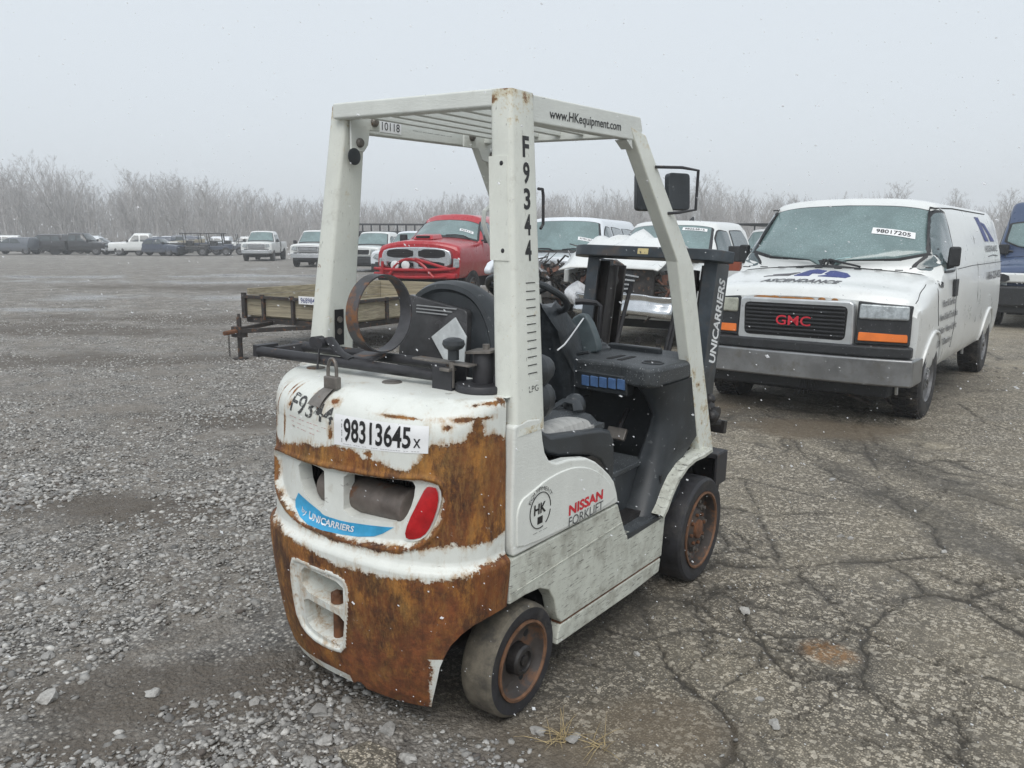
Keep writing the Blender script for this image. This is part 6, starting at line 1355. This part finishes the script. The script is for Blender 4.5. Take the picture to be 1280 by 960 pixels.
p = (-1.2, .02, 1.93); mb = MB(); mb.prism([(-.10, 0), (.06, 0), (-.08, .07)], 'y', -.02, .02, M=Matrix.Translation((-1.55, .15, 1.925))); mb.build('roof_antenna', V_trim, T)
mb = MB(); q = Bd.side([-.70], [1.30], 0, 1)[0]; mb.tube([(q[0], q[1], q[2]-.02), (q[0], q[1]+.33, q[2]+.0)], .022, 6); mb.box(-.06, .08, -.10, .11, -.02, .22, M=Matrix.Translation((q[0], q[1]+.33, q[2]))); mb.build('tow_mirror', V_trim, T, bevel=.015); MB().box(.0, .10, -.09, .10, -.16, -.02, M=Matrix.Translation((q[0]-.02, q[1]+.33, q[2]))).build('mirror_lamp', mat('dark_amber', (.25, .06, .03), .3), T, bevel=.01)
# ---- white SUV stripped of its front
T, Bd, ob = vehicle('stripped_suv', 'white sport utility vehicle missing its grille and headlamps, engine bay exposed', 'suv', (-6.72, 11.30), R(286), 'suv', P_white2, w=1.0, nose=.45, hood=(1.22, 1.30), ws=(-.55, -1.15), roof=2.02, end=-4.6, wb=3.48, windows=[[(-.9, 1.32), (-1.62, 1.32), (-1.62, 1.84), (-1.3, 1.86), (-1.10, 1.70)], [(-1.78, 1.32), (-2.62, 1.32), (-2.66, 1.82), (-1.78, 1.86)], [(-2.8, 1.32), (-4.2, 1.34), (-4.2, 1.80), (-2.8, 1.84)]], belt=1.27, r=.41, lod=1, face=False)
ws_sticker(Bd, '97781265', .42, .78, .36, .46, T, .05); wipers(Bd, T)
clutter(T, .42, .85, -.85, .85, .45, 1.14, 220, 21, [V_eng, V_engs, V_engr]); MB().box(.40, .46, -.9, .9, .45, 1.15).build('bulkhead', V_trim, T)
for s in (1, -1):
    mb = MB(); mb.prism([(.40, .98), (.95, .95), (.98, 1.05), (.80, 1.17), (.40, 1.25)], 'y', s*.84, s*.985); mb.build('fender', P_white2, T, bevel=.05, seg=3)
MB().box(.6, .86, .35, .75, 1.00, 1.10).build('lamp_bracket', V_trim, T, bevel=.01); MB().box(.85, .93, -.8, .8, .55, .66).build('crash_beam', V_eng, T, bevel=.01)
# ---- lifted red pickup
T, Bd, ob = vehicle('red_pickup', 'lifted red pickup truck with chrome grille, bonnet scoop and red tube bumper', 'pickup truck', (-10.62, 12.42), R(287), 'pickup', P_red, w=1.0, nose=.92, hood=(1.44, 1.53), ws=(-.45, -1.15), roof=2.10, end=-2.65, wb=3.57, belt=1.48, zb=.72, bedz=1.50, tail=-4.7, r=.46, lod=1, windows=[[(x, 1.52+(z-1.24)*.92) for x, z in q] for q in QW], grille=None, bump=None, lift=.2, face=False, wtop=.78, crown=.10)
ws_sticker(Bd, '96412', .42, .80, .30, .40, T, .05); wipers(Bd, T)
RL = set(T.children)
mb = MB(); mb.prism(smooth_poly([(-.80, .80), (.80, .80), (.86, 1.08), (.76, 1.30), (-.76, 1.30), (-.86, 1.08)], 2), 'x', .82, .985); gs = mb.build('grille_surround', V_chrome, T, bevel=.03)
for s in (1, -1):
    mb = MB(); mb.prism(smooth_poly([(s*.06, 1.06), (s*.68, 1.06), (s*.72, 1.18), (s*.62, 1.25), (s*.06, 1.25)], 1), 'x', .85, .988); mb.build('grille_opening', M_dark, gs)
    mb = MB(); mb.prism(smooth_poly([(s*.06, .84), (s*.66, .84), (s*.70, .98), (s*.06, .98)], 1), 'x', .85, .988); mb.build('grille_opening', M_dark, gs)
    for k in range(4): MB().box(.95, .990, min(s*.07, s*.66), max(s*.07, s*.66), 1.085+.042*k, 1.094+.042*k).build('grille_bar', V_trim, gs)
    MB().lathe([(0, -.03), (.085, -.03), (.10, .0), (.095, .03), (.07, .04), (0, .045)], 20, 'x', (1.10, .13*s-.32, .90)).build('fog_lamp', mat('white_lamp', (.72, .74, .74), .25), T)
for s in (1, -1): MB().hexa([(.70, s*.98, .86), (.80, s*.86, .84), (.93, s*.86, .84), (.84, s*.98, .86)], [(.70, s*.98, 1.04), (.80, s*.86, 1.06), (.92, s*.86, 1.06), (.83, s*.98, 1.04)]).build('headlight', V_lamp, T, bevel=.015, recalc=True)
M_rtube = mat('red_tube', (.36, .015, .022), .35, vary=.2)
for pts in ([(1.02, -1.0, .82), (1.16, -.6, .80), (1.16, .5, .80), (1.0, .95, .84)], [(1.02, -1.0, .68), (1.18, -.6, .64), (1.18, .5, .64), (1.0, .98, .70)], [(1.16, -.6, .64), (1.10, -.35, 1.02), (1.10, .1, 1.04), (1.16, .5, .64)], [(1.12, .05, 1.04), (1.05, .85, .82)], [(1.14, -.75, .66), (1.12, -.75, .98)]): MB().tube(smooth_poly(pts, 2, False), .034, 8).build('bumper_tube', M_rtube, T)
mb = MB(); mb.prism([(-1.0, .62), (1.0, .62), (1.0, .74), (-1.0, .74)], 'x', .98, 1.10); mb.build('bumper', M_rtube, T, bevel=.03)
mb = MB(); mb.hexa([(.10, -.28, 1.35), (.62, -.26, 1.34), (.62, .26, 1.34), (.10, .28, 1.35)], [(.05, -.22, 1.47), (.52, -.20, 1.44), (.52, .20, 1.44), (.05, .22, 1.47)]); sc = mb.build('hood_scoop', P_red, T, bevel=.03, seg=3); MB().box(.56, .605, -.16, .16, 1.375, 1.425).build('scoop_mouth', M_dark, sc)
for ch in set(T.children)-RL: ch.location.z += .24 if ch.name.startswith('hood_scoop') else .12
# ---- blue and white van at the right edge
x, y = at(14.9, 9.75)
T, Bd, ob = vehicle('blue_van', 'dark blue van with white lower front, cut by the right edge of the picture', 'van', (x, y+.8), R(268), 'van', P_blue, w=1.02, nose=.82, hood=(1.08, 1.30), ws=(.10, -.62), roof=2.38, end=-4.2, wb=3.4, belt=1.34, r=.37, zb=.40, wtop=.62, windows=[[(-.2, 1.40), (-.95, 1.40), (-.93, 1.92), (-.6, 1.90)]], lod=0, grille=None, bump=None, wr=.84)
mb = MB(); mb.prism([(-.98, .86), (.98, .86), (.98, 1.04), (-.98, 1.04)], 'x', .70, .86); fw = mb.build('front_panel', P_white, T, bevel=.04, seg=3); mb = MB(); mb.prism([(-1.0, .42), (1.0, .42), (1.0, .80), (-1.0, .80)], 'x', .66, .90); mb.build('bumper', V_trim, T, bevel=.05)
for s in (1, -1): MB().prism(smooth_poly([(s*.58, .88), (s*.90, .86), (s*.93, 1.02), (s*.62, 1.02)], 1), 'x', .80, .872).build('headlight', V_trim, fw)
MB().tube([Bd.hoodp(-.0, -.80, .0), tuple(np.array(Bd.hoodp(-.0, -.80, .0))+np.array([-.1, 0, .9]))], .006, 4).build('antenna', V_trim, T)
# ---- smaller ones down the row
SW = [[(-.9, 1.20), (-1.55, 1.20), (-1.55, 1.66), (-1.25, 1.67), (-1.08, 1.55)], [(-1.68, 1.20), (-2.3, 1.20), (-2.33, 1.55), (-2.2, 1.66), (-1.68, 1.66)]]
def px_at(px, depth): return at(depth, (px-640)/1018.45*depth)
GRP = 'white pickups in the row left of the red pickup'
vehicle('white_pickup', 'white pickup with dark oval grille parked right beside the red pickup', 'pickup truck', px_at(505, 30.5), R(291), 'p', P_white2, w=.95, nose=.9, hood=(1.12, 1.2), roof=1.84, end=-2.5, wb=3.2, bedz=1.18, tail=-4.3, windows=SW, grille='dark', bump=V_trim, belt=1.15, zb=.45, r=.38, group=GRP)
vehicle('white_pickup', 'white pickup with black bumper, between the left guard post and the pickup with oval grille', 'pickup truck', px_at(459, 40), R(293), 'p', P_white, w=1.0, nose=.9, hood=(1.15, 1.22), roof=1.88, end=-2.5, wb=3.5, bedz=1.2, tail=-4.6, windows=SW, grille='dark', bump=V_trim, belt=1.15, zb=.42, group=GRP)
vehicle('white_pickup', 'white pickup half hidden by the left guard post, side window showing right of the post', 'pickup truck', px_at(424, 47), R(322), 'p', P_white, w=1.0, roof=1.9, wb=3.6, bedz=1.22, tail=-4.7, windows=SW, belt=1.15, group=GRP)
vehicle('white_pickup', 'white pickup with chrome grille cut off by the left side of the left guard post', 'pickup truck', px_at(392, 46), R(306), 'p', P_white, w=1.0, hood=(1.2, 1.28), ws=(-.5, -1.15), roof=1.98, wb=3.6, bedz=1.28, tail=-4.7, windows=[[(x, z+.08) for x, z in q] for q in SW], belt=1.23, zb=.5, group=GRP)
vehicle('white_pickup', 'white heavy pickup standing alone beyond the puddle, left of the others', 'pickup truck', px_at(327, 56.5), R(311), 'p', P_white, w=1.02, hood=(1.22, 1.3), ws=(-.5, -1.15), roof=2.0, wb=3.9, bedz=1.3, tail=-5.0, windows=[[(x, z+.1) for x, z in q] for q in SW], belt=1.25, zb=.52, group=GRP)
x, y = px_at(948, 27.); T, Bd, ob = vehicle('utility_truck', 'white truck with black ladder rack behind the smashed pickup, beside the van', 'truck', (x, y), R(272), 'p', P_white, w=1.0, roof=1.95, wb=3.6, end=-4.3, windows=SW, belt=1.18); mb = MB()
for s in (-.9, .9): mb.tube([(.4, s, 2.12), (-4.2, s, 2.12)], .035, 5)
for k in range(7): mb.tube([(.3-.7*k, -.9, 2.12), (.3-.7*k, .9, 2.12)], .03, 5)
for k in (0, 3, 6):
    for s in (-.9, .9): mb.tube([(.0-.65*k, s, 1.75), (.0-.65*k, s, 2.12)], .03, 5)
mb.build('ladder_rack', V_trim, T)
vehicle('white_pickup', 'white pickup whose roof shows just left of the van windscreen, far back', 'pickup truck', px_at(966, 36.), R(272), 'p', P_white2, w=1.0, roof=2.15, wb=3.6, bedz=1.3, tail=-4.7, windows=SW, belt=1.2)
# long dark trailer far behind
x, y = px_at(492, 56); T = thing('equipment_trailer', 'long black flatbed trailer with stake sides behind the white pickups', 'trailer', (x, y, 0), (0, 0, R(33)))
MB().box(-4.2, 6.0, -1.1, 1.1, 1.9, 2.05).build('deck', P_black, T); MB().box(-4.2, 6.0, -1.15, -1.05, 2.42, 2.54).build('top_rail', P_black, T)
for k in range(18): MB().box(-4.15+.58*k, -4.05+.58*k, -1.14, -1.06, 2.05, 2.42).build('stake', P_black, T)
MB().box(-4.0, 5.8, -.5, .5, 1.0, 1.9).build('frame', V_under, T)
for x_ in (1.5, 2.6): 
    for s in (1, -1): road_wheel(x_, s*.95, .42, .25, T, lod=0)
# ---- far row of parked vehicles at the left
G2 = 'vehicles in the far row at the left'
CWN = [[(-.55, .98), (-1.35, .98), (-1.35, 1.32), (-1.05, 1.34)], [(-1.45, .98), (-2.35, .98), (-2.0, 1.30), (-1.45, 1.34)]]
def fcar(px, depth, head, lab, P, **k):
    d = dict(w=.90, nose=.85, hood=(.82, .95), ws=(-.30, -1.05), roof=1.44, end=-3.2, wb=2.75, belt=.95, zb=.28, r=.33, windows=CWN, glass=G_dark, wsg=G_dark, grille='dark', bump=None, group=G2); d.update(k); return vehicle('parked_car', lab, 'car', px_at(px, depth), head, 'c', P, **d)
HL, HR = YAWH_L, YAWH_R = math.atan2(-RTH[1], -RTH[0]), math.atan2(RTH[1], RTH[0])
fcar(7, 72, HL, 'dark grey sedan in side view at the left edge of the far row', P_grey)
fcar(44, 75, HL, 'dark estate car with red tail lamp, between the grey sedan and the black pickup', P_black, roof=1.72, hood=(.95, 1.08), belt=1.08, end=-3.6, windows=[[(-.6, 1.12), (-1.4, 1.12), (-1.4, 1.58), (-1.0, 1.6)], [(-1.5, 1.12), (-2.4, 1.12), (-2.4, 1.58), (-1.5, 1.6)], [(-2.5, 1.12), (-3.3, 1.12), (-3.1, 1.56), (-2.5, 1.58)]], r=.36)
x, y = px_at(76, 75); T = None
P1 = dict(w=1.0, nose=.9, hood=(1.05, 1.12), ws=(-.45, -1.1), roof=1.84, end=-2.55, wb=3.5, belt=1.12, zb=.4, r=.4, windows=SW, glass=G_dark, wsg=G_dark, bedz=1.18, tail=-4.6, group=G2)
vehicle('parked_pickup', 'black pickup in side view facing right in the far row', 'pickup truck', px_at(132, 72), HR, 'p', P_black, **P1)
vehicle('parked_pickup', 'white pickup in side view in the far row, its dark tailgate end to the right', 'pickup truck', px_at(157, 70), HL+.25, 'p', P_white, **P1)
fcar(149, 77, HR+.1, 'white car half hidden behind the black pickup in the far row', P_white2, roof=1.5)
fcar(222, 70, HR-.15, 'dark blue coupe facing right in the far row, beside the tan boat', P_navy)
# tan boat on a trailer
x, y = px_at(233, 73); T = thing('boat', 'tan motor boat on a trailer between the blue coupe and the black utility cart', 'boat', (x, y, 0), (0, 0, HR), G2)
mb = MB(); rows = []
for u in np.linspace(0, 1, 9): 
    wv = .9*(1-u**3)+.02; rows.append([(-1.6+3.6*u, s*wv*k, .45+h_+.25*u*u) for s, k, h_ in ((1, 1, .75), (1, .95, .45), (1, .5, .1), (0, 0, 0), (-1, .5, .1), (-1, .95, .45), (-1, 1, .75))])
mb.grid(rows); mb.add([rows[0][i] for i in range(7)], [tuple(range(7))]); mb.add([r_[0] for r_ in rows]+[r_[-1] for r_ in reversed(rows)], [tuple(range(18))]); mb.build('hull', P_tan, T, recalc=True); mb = MB(); mb.hexa([(-.4, -.5, 1.2), (.5, -.45, 1.2), (.5, .45, 1.2), (-.4, .5, 1.2)], [(-.4, -.45, 1.6), (.1, -.4, 1.6), (.1, .4, 1.6), (-.4, .45, 1.6)]); mb.build('windshield', G_dark, T); MB().box(-1.6, 2.6, -.5, .5, .36, .44).build('trailer_frame', P_black, T)
for s in (1, -1): road_wheel(-.3, s*.8, .30, .2, T, lod=0)
def cart(px, depth, lab, roofed, P):
    x, y = px_at(px, depth); T = thing('utility_cart', lab, 'utility vehicle', (x, y, 0), (0, 0, HR+.2), G2); mb = MB(); mb.box(-2.2, .5, -.65, .65, .5, .85); mb.box(.0, .8, -.6, .6, .55, 1.0); mb.box(-2.3, -1.2, -.68, .68, .85, 1.1); mb.build('body', P, T, bevel=.06)
    mb = MB()
    for xx in (-1.15, .1):
        for s in (1, -1): mb.tube([(xx, s*.6, .85), (xx-.1, s*.58, 1.85)], .035, 5)
    mb.build('roll_cage', P_black, T)
    if roofed: MB().box(-1.5, .35, -.7, .7, 1.85, 1.93).build('roof', P_black, T, bevel=.02)
    MB().box(-1.0, -.5, -.5, .5, .85, 1.3).build('seat', P_black, T, bevel=.05)
    for xx in (0.3, -1.7):
        for s in (1, -1): road_wheel(xx, s*.62, .36, .26, T, lod=0)
cart(254, 71, 'black utility cart with upright cage in the far row, right of the tan boat', True, P_black); cart(283, 72, 'blue utility cart with flat black roof at the right end of the far row', True, P_navy); cart(300, 75, 'open grey utility cart just left of the lone white heavy pickup', False, P_grey)
LAB = ['pale car roof seen over the grey sedan at the far left edge', 'pale car behind the black pickup in the second far row', 'whitish car behind the white pickup in the second far row', 'whitish car showing above the blue coupe, second far row', 'pale car behind the tan boat, second far row', 'pale car behind the black utility cart, second far row', 'pale car behind the blue utility cart, second far row']
for k, px in enumerate((-4, 96, 168, 196, 226, 258, 292)): fcar(px, 92+rnd.uniform(-4, 4), HL+rnd.uniform(-.3, .3), LAB[k], (P_white, P_white2)[k % 2], roof=1.62, hood=(.95, 1.05), belt=1.05, windows=[[(a, c+.1) for a, c in q] for q in CWN])

for px, dep_, head, lab, P_, rf in ((64, 80, HL, 'black car between the estate car and the black pickup, half hidden', P_black, 1.5), (116, 83, HR, 'dark grey car seen over the bonnet of the black pickup', P_grey, 1.6), (184, 79, HL, 'dark car peeping out between the white pickup and the blue coupe', P_navy, 1.55), (207, 84, HL+.3, 'grey car behind the roof of the blue coupe', P_grey, 1.7), (268, 82, HR, 'dark blue car seen through the cage of the black utility cart', P_navy, 1.6), (311, 84, HL, 'dark car just behind the grille end of the lone heavy pickup', P_black, 1.6)): fcar(px, dep_, head, lab, P_, roof=rf)

# ------------------------------------------------------------------ wooden utility trailer
b = NB('weathered_boards'); n1 = b.noise(4, 7, .7, (.25, 1, 9)); c = b.mix(b.ramp(n1, .32, .68), (.20, .175, .125), (.42, .37, .265)); c = b.mix(b.ramp(b.noise(9, 6, .7, (.3, 1, 4)), .60, .72, 0, .7), c, (.10, .085, .06)); c = b.mix(b.ramp(b.noise(2.2, 4), .55, .75, 0, .5), c, (.22, .22, .13)); b.color(c); b.rough(.85); b.bump(n1, .004); M_board = b.m
M_iron = mat('rusty_iron', (.035, .030, .028), .7, vary=.4, scale=16, spots=((.14, .065, .03), 13, .55, .66), bump=.001)
A0 = np.array(at(12.2, -4.0)); N0 = np.array(at(11.15, -2.25)); fr = N0-A0; TW = float(np.hypot(*fr)); ex = fr/TW; ey = np.array([-ex[1], ex[0]])
if ey @ FWH < 0: ey = -ey
TR = thing('utility_trailer', 'low wooden-sided utility trailer with rusty tongue, behind the forklift at left', 'trailer', (A0[0], A0[1], 0), (0, 0, math.atan2(ex[1], ex[0])))
LT = 3.1; ZB, ZT = .47, .77
def board(x0, x1, y0, y1, z0, z1): return MB().box(x0, x1, y0, y1, z0, z1).build('board', M_board, TR, bevel=.004)
board(0, TW, 0, .04, ZB, ZB+.145); board(0, TW, .003, .043, ZB+.152, ZT-.03)
for k, (z0, z1) in enumerate(((ZB, ZB+.12), (ZB+.127, ZB+.24), (ZB+.247, ZT+.0))): board(TW-.04, TW, .05, LT, z0, z1)
for k, (z0, z1) in enumerate(((ZB, ZB+.14), (ZB+.147, ZB+.29), (ZB+.297, ZT+.09))): board(0, .04, .05, LT, z0, z1)
for k, (z0, z1) in enumerate(((ZB, ZB+.14), (ZB+.147, ZB+.29), (ZB+.297, ZT+.09))): board(.05, TW-.05, LT-.04, LT, z0, z1)
for k in range(9): board(.05+k*(TW-.1)/9, .05+(k+1)*(TW-.1)/9-.012, .05, LT-.05, ZB-.03, ZB-.001)
MB().box(.02, TW-.02, -.06, -.004, ZT-.045, ZT-.005).build('front_rail', M_iron, TR); MB().box(TW+.004, TW+.05, .0, LT, ZT-.05, ZT-.01).build('side_rail', M_iron, TR); MB().box(TW-.06, TW+.01, LT, LT+.05, ZB-.05, ZT+.12).build('corner_stake', M_iron, TR)
MB().box(-.02, .05, -.05, -.004, ZB-.05, ZT+.03).build('corner_stake', M_iron, TR)
for x in (.42, 1.02, 1.6): 
    if x < TW: MB().box(x-.025, x+.025, -.045, -.004, ZB-.06, ZT-.01).build('stake', M_iron, TR); MB().box(x-.05, x+.05, -.05, -.04, ZT-.03, ZT+.015).build('stake_bracket', M_iron, TR, bevel=.004)
for y in (.8, 1.6, 2.4): MB().box(TW+.004, TW+.04, y-.025, y+.025, ZB-.06, ZT).build('stake', M_iron, TR)
mb = MB(); mb.box(.0, TW, .02, .10, ZB-.11, ZB-.035); mb.box(.0, TW, LT-.1, LT-.02, ZB-.11, ZB-.035); mb.box(.05, .13, .02, LT, ZB-.11, ZB-.035); mb.box(TW-.13, TW-.05, .02, LT, ZB-.11, ZB-.035); mb.build('frame', M_iron, TR)
for s, x in ((1, -.08), (-1, TW+.08)): 
    t = road_wheel(x, 1.85, .32, .2, TR, lod=0); t.rotation_euler = (0, 0, R(90) if s > 0 else R(-90))
    MB().grid([[(x+dx, 1.85+.40*math.cos(a), .33+.40*math.sin(a)) for dx in (-.13, .13)] for a in np.linspace(.1, math.pi-.1, 10)]).build('mudguard', M_iron, TR)
cx = TW/2; cp = Vector((cx-.0, -1.25, .37))
for s in (1, -1): MB().tube([(cx+s*.55, .15, ZB-.10), (cx+s*.06, -1.05, .385)], .04, 4, smooth=False).build('tongue_beam', M_iron, TR)
MB().tube([(cx, -.95, .385), cp], [.045, .035], 6, flat=(1, .8)).build('coupler', M_rust, TR)
mb = MB(); mb.cyl((cx, -1.0, .02), (cx, -1.0, .56), .032, 10); mb.lathe([(.10, 0), (.10, .02), (.03, .035), (0, .035)], 14, 'z', (cx, -1.0, .0)); mb.box(cx-.09, cx+.09, -1.06, -.94, .30, .44); mb.cyl((cx, -1.0, .56), (cx, -1.0, .61), .018, 8); mb.build('jack', M_iron, TR)
mb = MB()
for k in range(12): mb.tube([(cx-.12+.012*math.cos(t)*(k % 2), -1.08+.012*math.cos(t)*((k+1) % 2), .34-.026*k+.018*math.sin(t)) for t in np.linspace(0, 6.283, 7)[:-1]], .004, 4, closed=True)
mb.build('safety_chain', M_iron, TR)
MB().box(1.18, 1.62, -.066, -.052, ZT-.085, ZT+.025).build('lot_card', M_paper, TR); lettering('96898405', lambda u, v: (1.22+.36*u, -.068, ZT-.065+.07*v), M_navy, TR, .01)
mb = MB(); mb.ball((TW+.55, 1.5, .10), .9, .35, .12, 14, 6); o = mb.build('dirt_heap', ground.data.materials[0]); o.location = (A0[0], A0[1], 0); o.rotation_euler = (0, 0, math.atan2(ex[1], ex[0])); o['kind'] = 'structure'
bpy.context.view_layer.update()
